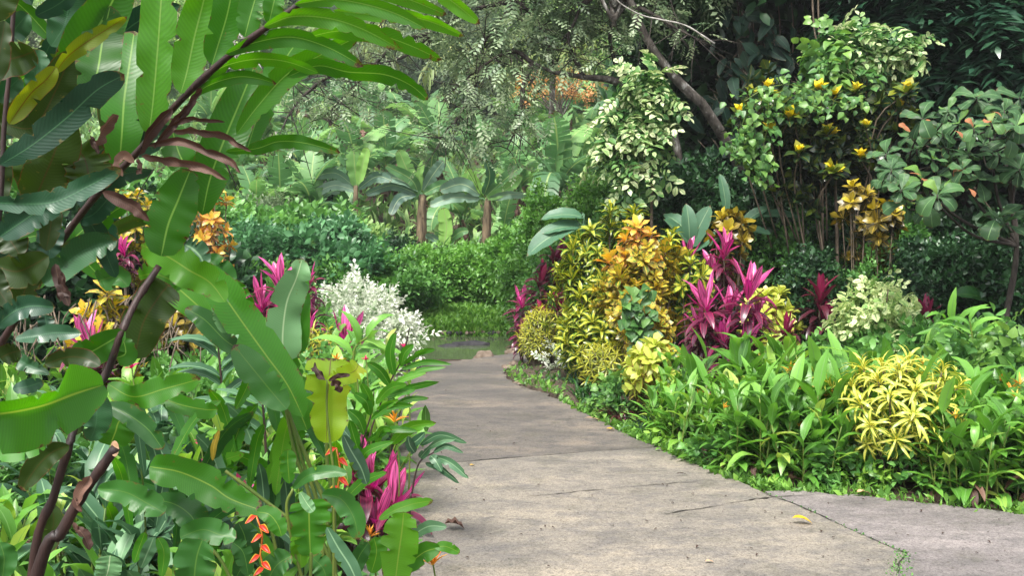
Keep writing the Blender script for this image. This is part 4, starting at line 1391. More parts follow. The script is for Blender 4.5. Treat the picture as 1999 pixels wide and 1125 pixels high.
pale_tree('cream variegated tree with round drooping crown on two thin poles behind the orange croton', 1272, 10.2,
          [(1255, 160, 48, 42, 75), (1285, 190, 30, 45, 50), (1235, 225, 45, 45, 80), (1200, 260, 40, 45, 65), (1260, 250, 35, 30, 35), (1210, 310, 30, 35, 32), (1275, 315, 18, 45, 12), (1230, 350, 20, 30, 12)],
          [[(1271, 760), (1272, 420), (1273, 300), (1262, 180)], [(1224, 760), (1226, 400), (1220, 300), (1210, 250)], [(1272, 330), (1240, 270), (1205, 240)]], size=.30)
pale_tree('cream variegated tree with umbrella crown high above the yellow-tipped croton', 1715, 9.8,
          [(1700, 75, 55, 35, 70), (1745, 90, 42, 42, 60), (1660, 85, 42, 35, 50), (1775, 75, 18, 20, 14), (1640, 120, 25, 30, 20), (1700, 230, 30, 26, 24), (1680, 210, 25, 24, 14)],
          [[(1715, 760), (1712, 480), (1700, 300), (1690, 200), (1700, 90)], [(1700, 760), (1695, 400), (1685, 250), (1670, 120)], [(1700, 300), (1720, 180), (1740, 110)]], size=.30)
pale_tree('large-leaved green creeper spilling over the left side of the umbrella-crowned tree', 1620, 9.6,
          [(1620, 80, 30, 26, 26), (1610, 120, 26, 34, 26), (1640, 150, 28, 24, 18), (1615, 165, 20, 22, 12)], [[(1640, 760), (1632, 400), (1625, 200), (1620, 110)]], name='creeper', mat='heart', size=.28,
          tp=[sprig(LF_heart, 6, .42, 1, .3, i, dist=True) for i in range(3)])

# ------------------------------------------------------------ tall croton with yellow young leaves
loc = stand(1620, 9.8)
root = thing('tall_croton', 'tall dark-leaved croton with scattered bright yellow leaf tips', 'croton', loc)
mb, ms, mt = MB(), MB(), MB()
CT = [leaf(.30, .8, .7, 2, 3, b_, .3, .1, seed=i) for i, b_ in enumerate((.3, .9))]
WH_tip = [whorl(CT, 12, 1, 70, -20, i) for i in range(3)]
WH_up = [whorl(CT, 9, 1, 88, 38, i, core=.04) for i in range(3)]
for tp in WH_up:
    tp['R'] = .55 + .5 * tp['R']
n = 260
P = []
for (cx, cy, rx, ry, k) in ((1500, 240, 50, 60, 45), (1560, 260, 50, 60, 55), (1630, 270, 50, 70, 60), (1720, 230, 55, 50, 50), (1770, 260, 40, 60, 40), (1600, 340, 60, 50, 45), (1700, 330, 50, 50, 35), (1540, 340, 40, 50, 30)):
    for _ in range(k):
        P.append(rel(cx + rng.normal(0, rx * .5), cy + rng.normal(0, ry * .55), 9.8 + rng.uniform(-.45, .45), loc))
P = np.array(P)
place(mb, WH_tip, P, rdir(len(P), .8) + [0, -.3, 0], rdir(len(P)), rng.uniform(.12, .19, len(P)), rng.uniform(.02, .3, len(P)), keepR=True)
tips = [(1462, 185), (1497, 175), (1445, 225), (1500, 260), (1540, 232), (1540, 225), (1600, 180), (1628, 193), (1622, 270), (1615, 262), (1628, 340), (1625, 338), (1752, 212), (1768, 175), (1770, 180), (1560, 300), (1502, 190), (1550, 235), (1670, 180), (1690, 250), (1680, 310)]
for (x, y) in tips:
    p = rel(x, y, 9.25 + rng.uniform(-.1, .1), loc)
    place(mt, WH_tip, p[None], [rng.normal(0, .4), -.5, .9], rdir(1), rng.uniform(.11, .17), .3, keepR=True)
    place(mt, WH_up, p[None] + [[0, 0, .02]], [rng.normal(0, .3), -.45, 1], rdir(1), rng.uniform(.09, .15), .6 if rng.random() < .6 else .36, keepR=True)
    tube(ms, [p, p + [rng.normal(0, .1), .25, -.35], p * [.6, 1, .5] + [0, .35, 0]], .007, .010, 5, 8)
mb.build('foliage', M['croton_tip'], root)
mt.build('young_foliage', M['croton_tip'], root)
ms.build('stem', M['woody'], root)
# heart-leaved vine over its left side
loc = stand(1490, 9.3)
root = thing('heart_leaf_vine', 'bright green heart-leaved vine draped over the left side of the tall dark croton', 'vine', loc)
mb, ms = MB(), MB()
VP = [[(1450, 200), (1490, 175), (1540, 165), (1600, 180), (1640, 200), (1690, 190)], [(1470, 210), (1450, 240), (1455, 280), (1480, 320), (1500, 350)], [(1500, 190), (1500, 240), (1490, 290), (1500, 330)], [(1520, 180), (1560, 200), (1600, 210)],
      [(1460, 250), (1445, 285), (1465, 310)]]
for V_ in VP:
    pts = catmull([rel(x, y, 9.15, loc) for x, y in V_], 30)
    tube(ms, pts, .006, .004, 4)
    for q in pts:
        k = 3
        place(mb, LF_heart, q + rng.normal(0, .075, (k, 3)), rng.normal(0, .5, (k, 3)) + [0, -.3, -.6], rng.normal(0, .25, (k, 3)) + [0, -.7, .8], rng.uniform(.055, .105, k), rng.uniform(.1, 1, k))
mb.build('leaves', M['heart'], root)
ms.build('vine_stem', M['stem_green'], root)

# ------------------------------------------------------------ big rosette-leaved (almond) tree at right
loc = stand(1960, 7.6)
root = thing('almond_tree', 'broad tree with dull green leaf rosettes and a few red leaves, right edge', 'tree', loc)
mb, ms, md = MB(), MB(), MB()
ros = [(1780, 260, 7.9), (1840, 260, 7.8), (1920, 280, 7.9), (1975, 350, 7.8), (1760, 350, 7.9), (1860, 320, 7.9), (1910, 350, 7.7), (1815, 400, 7.8), (1950, 230, 7.9), (1725, 350, 7.8), (1800, 230, 7.3), (1850, 215, 7.2), (1905, 190, 7.4), (1960, 215, 7.2), (1990, 190, 7.4), (1740, 330, 7.2), (1760, 370, 7.0), (1800, 350, 7.3), (1830, 380, 7.0), (1880, 330, 7.1), (1850, 290, 7.3),
       (1900, 250, 7.2), (1935, 240, 7.0), (1970, 270, 7.2), (1890, 300, 7.4), (1820, 310, 7.2), (1770, 395, 7.1), (1730, 300, 7.4), (1860, 350, 7.2), (1990, 330, 7.3), (1930, 200, 7.5), (1870, 240, 7.5), (1985, 245, 7.0), (1950, 300, 7.6), (1790, 290, 7.5)]
hub = rel(1985, 480, 7.8, loc)
tube(ms, [[0, 0, -.1], hub * [.6, 1, .5], hub, rel(1960, 300, 7.8, loc)], .035, .015, 7, 16, jit=.05)
LIMB = []
for T_ in ((1770, 330, 7.6), (1850, 270, 7.7), (1930, 250, 7.6), (1990, 290, 7.6), (1830, 400, 7.5)):
    e_ = rel(*T_, loc)
    c_ = catmull([hub, (hub + e_) / 2 + [0, .08, -.08], e_], 14)
    tube(ms, c_, .018, .008, 6, jit=.05)
    LIMB += list(c_[3:])
for (x, y, Y) in ros:
    p = rel(x, y, Y, loc)
    place(mb, WH_alm, p[None], [rng.normal(-.1, .55), -.7, .9], rdir(1), rng.uniform(.12, .225), rng.uniform(.05, .6), keepR=True)
    q_ = LIMB[np.argmin([np.linalg.norm(l_ - (p + [0, .15, -.2])) for l_ in LIMB])]
    tube(ms, [q_, (q_ + p) / 2 + [0, .05, -.05], p - [0, 0, .05], p], .009, .005, 5, 8)
for (x, y, Y) in ((1945, 425, 7.4), (1960, 435, 7.5)):
    p = rel(x, y, Y, loc)
    place(mb, WH_alm, p[None], [rng.normal(0, .25), -.35, 1], rdir(1), .24, .2, keepR=True)
for (x, y) in ((1775, 338), (1890, 368), (1862, 255), (1935, 218)):
    p = rel(x, y, 6.95, loc)
    md = MB()
    place(md, LF_obov, p[None], [rng.normal(.6, .5), -.2, -.15], [0, -.35, 1], .095, 1.0)
    md.build('red_leaf', M['almond'], root)
mb.build('foliage', M['almond'], root)
ms.build('trunk', M['bark_dark'], root)

# ------------------------------------------------------------ crotons and cordylines of the right bed
def stand_top(px, Y, top):
    l = stand(px, Y)
    return l, zat(top, Y) - l[2]


column_croton('croton', 'tall croton with narrow yellow-striped green leaves left of the orange croton', stand(1165, 9.4),
              [(1192, 400, 560, 9.5), (1240, 402, 520, 9.7), (1152, 432, 640, 9.4), (1118, 470, 610, 9.4), (1094, 505, 570, 9.5), (1172, 470, 730, 9.2), (1135, 560, 720, 9.1), (1205, 545, 700, 9.1), (1222, 440, 600, 9.4),
               (1112, 520, 640, 9.3), (1145, 620, 730, 8.95), (1180, 600, 725, 8.9)], .20, 'croton_yellow', WH_cnarrow, step=.10)
column_croton('croton', 'tall croton with broad orange and gold leaves and a flame-coloured top', stand(1248, 8.7),
              [(1248, 428, 560, 8.6), (1222, 452, 600, 8.6), (1272, 446, 640, 8.6), (1196, 495, 600, 8.7), (1300, 468, 640, 8.8), (1320, 505, 600, 8.8), (1240, 540, 690, 8.45), (1212, 520, 640, 8.5), (1282, 540, 700, 8.5), (1262, 590, 690, 8.4)],
              .165, 'croton_orange', WH_cwide, 'croton_flame', 4, step=.10, top_label='flame orange young leaves')
l, h = stand_top(1300, 9.0, 455)
rosette_shrub('croton', 'yellow-leaved croton just behind the right flank of the orange croton', 'croton', l, h, .15, 'croton_yellow', WH_cnarrow, 12, .16, zlo=.8, seed=5)
l, h = stand_top(1425, 9.4, 412)
rosette_shrub('croton', 'small yellow-bronze croton top rising above the magenta cordyline', 'croton', l, h, .17, 'croton_bronze', WH_cwide, 9, .15, zlo=1.35, seed=6)
l, h = stand_top(1350, 8.8, 495)
rosette_shrub('croton', 'little yellow croton tuft between the orange croton and the magenta cordyline', 'croton', l, h, .14, 'croton_yellow', WH_cwide, 8, .14, zlo=.9, seed=7)
l, h = stand_top(1672, 9.0, 345)
rosette_shrub('croton', 'bronze-orange broad-leaved croton on bare stems left of the rosette-leaved tree', 'croton', l, h, .17, 'croton_bronze', WH_cwide, 8, .13, zlo=1.4, seed=8)
l, h = stand_top(1722, 8.8, 398)
rosette_shrub('croton', 'small amber croton tuft right of the bronze croton', 'croton', l, h, .12, 'croton_bronze', WH_cwide, 7, .16, zlo=1.5, seed=18)
l, h = stand_top(1500, 8.8, 560)
rosette_shrub('croton', 'low bright yellow and green croton right of the magenta cordyline', 'croton', l, h, .26, 'croton_lime', WH_cwide, 22, .14, zlo=.3, seed=9)
l, h = stand_top(1160, 9.0, 590)
rosette_shrub('croton', 'lower yellow-green croton at the foot of the tall striped croton', 'croton', l, h * .97, .32, 'croton_yellow', WH_cnarrow, 44, .18, zlo=.1, seed=3)
l, h = stand_top(1272, 7.3, 672)
rosette_shrub('croton', 'small croton with lime, yellow and red leaves at the left end of the heliconia bed', 'croton', l, h, .17, 'croton_lime', WH_cwide, 16, .15, zlo=.22, seed=4)
l, h = stand_top(1752, 5.60, 700)
rosette_shrub('croton', 'croton with thin arching golden ribbon leaves in the middle of the right bed', 'croton', l, h, .36, 'croton_gold', WH_gold, 42, .165, zlo=.14, seed=11, upb=.7)
l, h = stand_top(1588, 5.95, 745)
rosette_shrub('croton', 'young croton with orange and lime top leaves in the right bed', 'croton', l, h, .13, 'croton_lime', WH_cwide, 7, .14, zlo=.42, seed=12)
l, h = stand_top(1860, 5.9, 770)
rosette_shrub('croton', 'little golden croton tuft right of the golden ribbon croton', 'croton', l, h, .12, 'croton_gold', WH_gold, 6, .17, zlo=.3, seed=13)

cordyline('big magenta cordyline cluster right of the orange croton', stand(1425, 7.9), [(-.22, 0, .92, 1.05), (.15, -.05, 1.02, 1.15), (.02, .12, .86, .9), (-.08, -.12, .62, .85), (.26, .1, .80, .8), (.1, -.15, .62, .8), (-.25, .05, .72, .8)], .33, n=22)
cordyline('magenta cordyline behind and above the big magenta cluster', stand(1412, 9.0), [(0, 0, 1.35, 1), (-.1, .1, 1.15, .9)], .34)
cordyline('small magenta cordyline against the large banana-like leaves', stand(1343, 9.2), [(0, 0, 1.3, 1), (.06, .1, 1.1, .8)], .28)
cordyline('dark red cordyline standing alone left of the cream shrub', stand(1600, 8.6), [(0, 0, .92, 1), (.05, 0, .7, .9)], .34, 'cordyline_dark')
cordyline('small dark pink cordyline between the lime croton and dark red cordyline', stand(1535, 8.4), [(0, 0, .62, 1)], .24, 'cordyline_dark')
cordyline('dark purple cordyline tuft right of the cream shrub', stand(1808, 8.4), [(0, 0, .72, 1)], .28, 'cordyline_dark')
cordyline('small magenta cordyline at the right edge of the picture', stand(1992, 6.2), [(0, 0, .42, 1)], .2, 'cordyline')
cordyline('dark red cordylines at the left end of the right bed', stand(1065, 10.2), [(-.06, 0, 1.0, .9), (.1, .05, 1.25, .9), (.14, -.1, .72, .9), (-.02, -.1, .6, .8), (.22, -.1, .5, .8)], .34, 'cordyline_dark')
cordyline('magenta cordyline at the extreme left tip of the right bed', stand(1020, 10.4), [(0, 0, .72, .9), (-.03, -.05, .42, .8)], .30, 'cordyline')
l, h = stand_top(1052, 9.9, 600)
rosette_shrub('fine_shrub', 'rounded fine-leaved olive green shrub at the left tip of the right bed', 'shrub', l, h, .21, 'lime_fine', WH_fine, 110, .09, zlo=.08, seed=14)
l, h = stand_top(1185, 8.7, 660)
rosette_shrub('fine_shrub', 'fine-leaved yellow-green shrub below the striped croton', 'shrub', l, h, .26, 'lime_fine', WH_fine, 90, .11, zlo=.05, seed=15)
l, h = stand_top(1095, 9.4, 668)
shrub('white_shrub', 'small silvery white-leaved shrub low at the left tip of the right bed', 'shrub', l, h, .17, 'white_leaf', SP_white, 60, .16, seed=3, stem_r=.006)
l, h = stand_top(1712, 7.9, 515)
shrub('variegated_shrub', 'rounded cream-and-green variegated shrub behind the golden ribbon croton', 'shrub', l, h * 1.04, .25, 'cream_leaf', SP_cream, 200, .19, seed=5, zlo=.1, droop=.0, up=.2, face=2.2)

# large banana-like leaves behind the crotons
def big_leaf_plant(label, px, Y, leaves, mat='banana', name='broad_leaf_plant', group=None):
    loc = stand(px, Y)
    root = thing(name, label, 'plant', loc)
    for (x0, y0, x1, y1, b_, tx) in leaves:
        a, e = rel(x0, y0, Y, loc), rel(x1, y1, Y - tx, loc)
        mb = MB()
        L = np.linalg.norm(e - a)
        place(mb, LFB[b_], a[None], e - a, [0, -.8, 1], L, .3)
        tube(mb, [[0, 0, 0], [a[0] * .5, a[1] * .5, a[2] * .6], a, a + (e - a) * .06], .014, .009, 6, 12)
        mb.build('leaf', M[mat], root)
    return root


LFB = [leaf(.22, .5, .6, 4, 9, .2, .2, .06, 5, seed=1), leaf(.20, .5, .6, 4, 9, .7, .3, .08, 5, seed=2), leaf(.13, .6, .6, 2, 9, .5, .35, .05, 5, seed=3)]
M['broad'] = leafmat("dull green broad leaf", [(0, (.05, .13, .075)), (1, (.09, .21, .10))], rib=(.22, .34, .18), ribw=.04, veins=.12, vfreq=90, rough=.42, trans=.2)
big_leaf_plant('plant with broad dull green leaves behind the gap between the orange croton and magenta cordyline', 1340, 10.0,
               [(1350, 480, 1300, 425, 0, .2), (1345, 485, 1385, 400, 0, .1), (1355, 490, 1410, 450, 0, .2), (1340, 490, 1290, 460, 1, .3), (1345, 480, 1345, 395, 1, .1), (1360, 480, 1300, 400, 1, -.2)], 'broad')
big_leaf_plant('banana-like plant with one upright leaf above the magenta cordyline', 1440, 9.8,
               [(1418, 420, 1410, 335, 2, 0), (1455, 445, 1505, 455, 0, .2), (1460, 425, 1565, 412, 2, .2), (1450, 440, 1500, 395, 1, .1)], 'broad')
big_leaf_plant('broad-leaved plant reaching left from behind the striped croton', 1120, 10.2,
               [(1140, 425, 1055, 412, 1, .1), (1130, 440, 1022, 480, 1, .3), (1140, 445, 1060, 440, 1, .2)], 'broad')
big_leaf_plant('large-leaved plant low in the shade at the right margin', 1930, 8.6,
               [(1935, 600, 1880, 555, 1, .3), (1940, 600, 1985, 560, 1, .3), (1945, 610, 1900, 620, 1, .3), (1930, 610, 1960, 640, 1, .3), (1940, 590, 1935, 545, 1, .1)], 'paddle_dark')

# ------------------------------------------------------------ heliconia bed on the right
def helic_proto(k, flower, mat='lance', lab='', grp=''):
    rr = np.random.default_rng(100 + k)
    root = thing('heliconia', lab, 'heliconia', (0, 0, 0), 0, grp)
    mb, ms, mf = MB(), MB(), MB()
    for i in range(11):
        x, y = rr.normal(0, .09, 2)
        h = rr.uniform(.38, .66)
        ln = rr.normal(0, .12, 2)
        a0 = rr.uniform(0, 6.28)
        top = np.array([x + ln[0], y + ln[1], h])
        tube(ms, [[x, y, -.03], [x + ln[0] * .4, y + ln[1] * .4, h * .5], top], .008, .005, 5, 6)
        for j in range(7):
            q = .12 + .88 * j / 6
            a = a0 + (j % 2) * math.pi + rr.normal(0, .35)
            el = R_(12 + 52 * q + rr.uniform(-14, 14))
            p = np.array([x, y, 0]) * (1 - q) + top * q
            d = np.array([math.cos(a) * math.cos(el), math.sin(a) * math.cos(el), math.sin(el)])
            u = np.array([-math.cos(a) * math.sin(el), -math.sin(a) * math.sin(el), math.cos(el)])
            place(mb, LF_lance, p[None], d, u, rr.uniform(.22, .37), np.clip(rr.normal(.5, .25), 0, 1))
        if flower and i < flower:
            p = top + [rr.normal(0, .03), rr.normal(0, .03), .12]
            tube(ms, [top, p], .004, .003, 4)
            for j in range(7):
                a = rr.uniform(0, 6.28)
                el = R_(rr.uniform(20, 80))
                place(mf, [leaf(.10, .5, .9, 2, 3, .3, .6)], p[None], [math.cos(a) * math.cos(el), math.sin(a) * math.cos(el), math.sin(el)], [0, 0, 1], rr.uniform(.06, .105), rr.uniform(.2, 1))
    dd = MB()
    for i in range(7):
        a = rr.uniform(0, 6.28)
        place(dd, LF_lance, np.array([[math.cos(a) * .1, math.sin(a) * .1, rr.uniform(.06, .2)]]), [math.cos(a), math.sin(a), rr.uniform(-.9, .1)], [0, 0, 1], rr.uniform(.12, .24), rr.uniform(.3, 1))
    dd.build('dead_leaves', M['dead'], root)
    mb.build('leaves', M[mat], root)
    ms.build('stem', M['stem_green'], root)
    if flower:
        mf.build('flower', M['orange_flower'], root)
    return root


LABH = 'lance-leaved green heliconia clump massed in the bed right of the path'
GH = 'heliconia clumps of the right bed'
LABF = 'heliconia clump with orange bird-like flowers in the bed right of the path'
GF = 'flowering heliconia clumps of the right bed'
SEGS = ((1540, 'left of the young orange croton'), (1690, 'right beside the young orange croton'), (1830, 'around the golden ribbon croton'), (9999, 'right of the golden ribbon croton'))
ROWS = ('front row', 'second row', 'third row', 'back row')
KINDS = ('deep green heliconia', 'flowerless heliconia', 'orange-flowered heliconia', 'sparsely flowered heliconia', 'yellow-green heliconia')
LABY = 'yellow-green lance-leaved heliconia clump in the bed right of the path'
hp = [helic_proto(0, 0, lab=LABH, grp=GH), helic_proto(1, 0, lab=LABH, grp=GH), helic_proto(2, 3, lab=LABF, grp=GF), helic_proto(3, 2, lab=LABF, grp=GF),
      helic_proto(4, 0, 'lance_light', lab=LABY, grp='yellow-green heliconia clumps of the right bed')]
hused = set()
edge_px = [(1230, 850), (1330, 895), (1430, 935), (1500, 955), (1600, 962), (1680, 968), (1750, 976), (1860, 989), (1999, 1005), (2150, 1022), (2300, 1040)]
E = np.array([G(*p, 0.02)[:2] for p in edge_px])
hr = np.random.default_rng(5)
for row in range(4):
    for i in range(18):
        t = (i + hr.uniform(.1, .9)) / 18 * (len(E) - 1)
        j = int(t)
        e = E[j] + (E[j + 1] - E[j]) * (t - j)
        off = .30 + row * .33 + hr.uniform(-.08, .08)
        dirn = np.array([.35, 1.0]) / 1.06 if t < 3 else np.array([0.05, 1.0])
        p = e + dirn * off
        if abs((p[0] / p[1] * FPX + 999.5) - 1755) < 75 and row < 1:
            continue
        if t < 1.6 and row > 2:
            continue
        s_ = hr.uniform(.85, 1.15) * (0.80 + .055 * row) * (1.0 if t > 1.5 else .85) * .93
        k = int(hr.choice([0, 1, 2, 3, 4], p=[.27, .25, .16, .14, .18]))
        s_ *= hr.uniform(.78, 1.12)
        loc = (p[0], p[1], float(terrain(p[0], p[1])))
        pxx = p[0] / p[1] * FPX + 999.5
        lab = f"{KINDS[k]} clump, {ROWS[row]}, {[b for a, b in SEGS if pxx < a][0]}"
        if k not in hused:
            hp[k]['label'] = lab
            hp[k].location = loc
            hp[k].scale = (s_,) * 3
            hused.add(k)
        else:
            copy_thing(hp[k], loc, hr.uniform(0, 6.28), s_, label=lab)

for i, (px, Y, tp_, R, m_, n_, s_, lab, tpn) in enumerate((
        (1345, 6.45, 815, .16, 'lance_light', 60, .15, 'small pale green plant at the grassy edge, left end of the heliconia bed', 'b'),
        (1420, 5.95, 850, .15, 'bush', 60, .14, 'low round-leaved plant at the front of the heliconias, left of the young orange croton', 'h'),
        (1500, 5.75, 880, .16, 'lance_light', 60, .15, 'low yellow-green plant at the corner where the side path starts', 'b'),
        (1640, 5.55, 885, .15, 'bush', 60, .14, 'low leafy plant at the front edge between the young orange and golden crotons', 'h'),
        (1690, 5.5, 905, .12, 'lance_light', 40, .12, 'small bright plant below the left side of the golden ribbon croton', 'b'),
        (1820, 5.4, 880, .17, 'bush', 70, .15, 'low green plant below the right side of the golden ribbon croton', 'b'),
        (1900, 5.35, 880, .16, 'lance_light', 60, .15, 'low yellow-green plant at the front edge near the half-hidden stone', 'h'),
        (1975, 5.3, 900, .16, 'bush', 60, .15, 'low leafy plant at the front edge in the right corner', 'h'),
        (1470, 6.4, 745, .16, 'croton_lime', 50, .16, 'lime and red leaved small plant among the heliconias', 'b'),
        (1890, 6.0, 730, .15, 'croton_lime', 40, .15, 'small yellow and red leaved plant among the heliconias at the right', 'b'))):
    l, h = stand_top(px, Y, tp_)
    shrub('leafy_shrub', lab, 'shrub', l, h, R, m_, [sprig(LF_heart, 6, .4, 1, .3, k) for k in range(3)] if tpn == 'h' else SP_bushbig, n_, s_, seed=px, stem_r=.005)

# other things in and behind that bed
loc = stand(1592, 5.75)
root = thing('heart_leaf_vine', 'small heart-leaved creeper climbing the young orange-topped croton', 'vine', loc)
mb, ms = MB(), MB()
n = 150
P = np.stack([rng.normal(0, .12, n), -.04 + rng.normal(0, .05, n), rng.uniform(.06, .48, n)], -1)
place(mb, LF_heart, P, rng.normal(0, .5, (n, 3)) + [0, -.4, -.6], rng.normal(0, .25, (n, 3)) + [0, -.8, .8], rng.uniform(.05, .08, n), rng.uniform(0, .6, n))
mb.build('leaves', M['heart'], root)
tube(ms, [[0, 0, 0], [.03, -.02, .25], [-.02, 0, .5]], .006, .004, 5, 10)
ms.build('vine_stem', M['stem_green'], root)
loc = stand(1245, 8.3)
root = thing('heart_leaf_vine', 'round-leaved green creeper hanging on the front of the orange croton', 'vine', loc)
mb, ms = MB(), MB()
n = 110
P = np.array([rel(1240 + rng.normal(0, 16) + (y - 560) * .12, y, 8.25, loc) for y in rng.uniform(560, 720, n)])
place(mb, LF_heart, P, rng.normal(0, .5, (n, 3)) + [0, -.4, -.6], rng.normal(0, .25, (n, 3)) + [0, -.8, .8], rng.uniform(.08, .13, n), rng.uniform(0, .7, n))
mb.build('leaves', M['heart'], root)
tube(ms, [[0, 0, 0], [-.03, -.02, .3], [-.06, 0, .75]], .006, .004, 5, 10)
ms.build('vine_stem', M['stem_green'], root)

for (px, Y, tp_, R, m_, n_, s_, lab, tpn) in (
        (1960, 6.6, 650, .45, 'heart', 330, .22, 'bright leafy vine thicket behind the right end of the heliconia bed', 'h'),
        (1905, 7.4, 640, .4, 'bush', 320, .24, 'bright green leafy shrub behind the heliconias at the right', 'b'),
        (1950, 5.9, 780, .3, 'bush', 220, .2, 'dark leafy groundcover bush low at the right edge of the bed', 'b'),
        (1800, 7.6, 640, .4, 'bush', 320, .22, 'green shrub at the foot of the cream variegated shrub', 'b'),
        (1660, 8.0, 665, .35, 'bush', 260, .2, 'low green shrub left of the foot of the cream shrub', 'b'),
        (1230, 7.6, 745, .22, 'heart', 130, .18, 'small green leafy plant left of the lime and red croton', 'h')):
    l, h = stand_top(px, Y, tp_)
    shrub('leafy_shrub', lab, 'shrub', l, h, R, m_, [sprig(LF_heart, 6, .4, 1, .3, i) for i in range(3)] if tpn == 'h' else SP_bushbig, n_, s_, seed=px, stem_r=.006)

# ginger-like shoots at the right
def ginger_shoot(label, base, pts, ll=.3, n=14, mat='lance', group=None, w=None, name='ginger_plant', rnd=(.3, .9), hw=1.0, side=None, lf=None):
    """stem along pts (world), two-ranked leaves"""
    root = thing(name, label, 'ginger plant', base, 0, group)
    P = catmull(np.asarray(pts) - np.asarray(base), n * 2)
    ms = MB()
    tube(ms, P, .009, .005, 6)
    ms.build('stem', M['stem_dark'] if mat != 'lance' else M['stem_green'], root)
    T = nrm(np.gradient(P, axis=0))
    for i in range(n):
        k = int(len(P) * (.25 + .75 * i / n))
        k = min(k, len(P) - 1)
        vw = nrm(P[k] + np.asarray(base) - np.array([0, 0, CAMZ]))
        sd = np.cross(T[k], vw)
        sd = nrm(sd) * (1 if i % 2 else -1)
        D = sd * (.85 if i < n - 1 else .1) + T[k] * .65 + rng.normal(0, .1, 3)
        mb = MB()
        up = np.array([0, 0, 1.0]) - vw * .6 + T[k] * .3
        place(mb, lf or LF_gin, P[k][None], D, up, ll * (.75 + .35 * math.sin(math.pi * i / n)) * rng.uniform(.9, 1.1), rng.uniform(*rnd))
        mb.build('leaf', M[mat], root)
    return root


LF_gin = [leaf(.115, .55, .8, 4, 9, b_, .3, .12, 4, seed=i) for i, b_ in enumerate((.5, 1.0, 1.4))]
ginger_shoot('bright ginger shoot rising above the heliconias at the right', stand(1890, 7.2), [stand(1890, 7.2), W(1885, 700, 7.2), W(1870, 640, 7.1), W(1840, 620, 7.0)], .30, 11, group=None)
ginger_shoot('ginger shoot with folded leaves behind the golden tuft at the right', stand(1905, 6.8), [stand(1905, 6.8), W(1900, 720, 6.8), W(1898, 660, 6.8), W(1893, 625, 6.8)], .26, 9)

# dark strappy groundcover and grass along the right edge
mb = MB()
Eg = np.array([G(*p, 0.02)[:2] for p in [(985, 728), (1010, 752), (1060, 766), (1095, 783), (1130, 800), (1180, 824), (1230, 850), (1292, 874), (1330, 895), (1430, 935), (1500, 955), (1600, 962), (1750, 976), (1999, 1005), (2150, 1022)]])
n = 7000
t = rng.uniform(0, len(Eg) - 1.001, n)
j = t.astype(int)
e = Eg[j] + (Eg[j + 1] - Eg[j]) * (t - j)[:, None]
off = np.abs(rng.normal(0, .14, n)) - .02
dens = np.where((t > 4) & (t < 10.5), 1, .35)
keep = rng.random(n) < dens
off = off * np.where(t < 2.5, 2.2, 1)
P = np.stack([e[:, 0] + off * .6 * (t < 9), e[:, 1] + off, np.where(t < 2.8, .06, .01)], -1)[keep]
m = len(P)
place(mb, [leaf(.11, .5, .7, 1, 3, 1.2, 0), leaf(.28, .5, .7, 1, 2, .6, 0), leaf(.05, .5, .7, 1, 4, 1.5, 0)], P, rdir(m, 1.2), rdir(m), rng.uniform(.03, .085, m), rng.uniform(.2, 1, m))
tag(mb.build('edge_weeds', M['grass']), 'short weeds and grass along the right edge of the path', 'grass', kind='stuff')
strap = [leaf(.035, .3, .8, 2, 6, 1.9, .3, seed=i) for i in range(2)]
for i, (px, Y, s_, lab) in enumerate(((1150, 8.3, .32, 'dark strap-leaved tuft beside the path below the striped croton'), (1190, 7.9, .3, 'dark strap-leaved tuft beside the path left of the small leafy plant'),
                                      (1215, 7.3, .28, 'purple-black strap-leaved tuft nearest the path at the left of the heliconias'), (1110, 8.9, .26, 'strap-leaved tuft below the small white shrub'),
                                      (1235, 7.7, .34, 'green strap-leaved tuft under the lime and red croton'), (1270, 6.9, .25, 'small strap-leaved tuft at the grassy edge'), (1060, 9.3, .24, 'thin strap-leaved tuft on the bare soil tip of the bed'), (1035, 9.7, .2, 'small strap-leaved tuft near the stones of the bed tip'), (1090, 9.0, .26, 'strap-leaved tuft right of the thin tuft on the bed tip'))):
    root = thing('strap_leaf_plant', lab, 'plant', stand(px, Y))
    mb = MB()
    n = 60
    place(mb, strap, rng.normal(0, .06, (n, 3)) * [1, 1, 0], rdir(n, .9), [0, 0, 1], s_ * rng.uniform(.6, 1.2, n), rng.uniform(0, .8, n))
    mb.build('leaves', M['cordyline_dark'] if i == 2 else M['lance_grey'] if i % 2 else M['paddle_dark'], root)

# stones at the tip of the right bed and rocks in the pond
def rock(label, loc, dims, seed, mat='stone_brown', name='stone', rz=0, group=None):
    n1, n2 = 18, 12
    V, F = [], []
    for i in range(n2 + 1):
        for k in range(n1):
            th, ph = k / n1 * 6.2832, i / n2 * math.pi
            d = Vector((math.cos(th) * math.sin(ph), math.sin(th) * math.sin(ph), math.cos(ph)))
            r = 1 + .28 * mnoise.noise(d * 1.4 + Vector((seed, 0, 0))) + .12 * mnoise.noise(d * 4 + Vector((0, seed, 0)))
            V.append([d.x * dims[0] * r, d.y * dims[1] * r, d.z * dims[2] * r])
    for i in range(n2):
        for k in range(n1):
            F.append([i * n1 + k, (i + 1) * n1 + k, (i + 1) * n1 + (k + 1) % n1, i * n1 + (k + 1) % n1])
    mb = MB()
    mb.add(V, F)
    o = mb.build(name, M[mat])
    o.location = [float(v) for v in loc]
    o.rotation_euler = (0, 0, rz)
    return tag(o, label, 'rock', group)


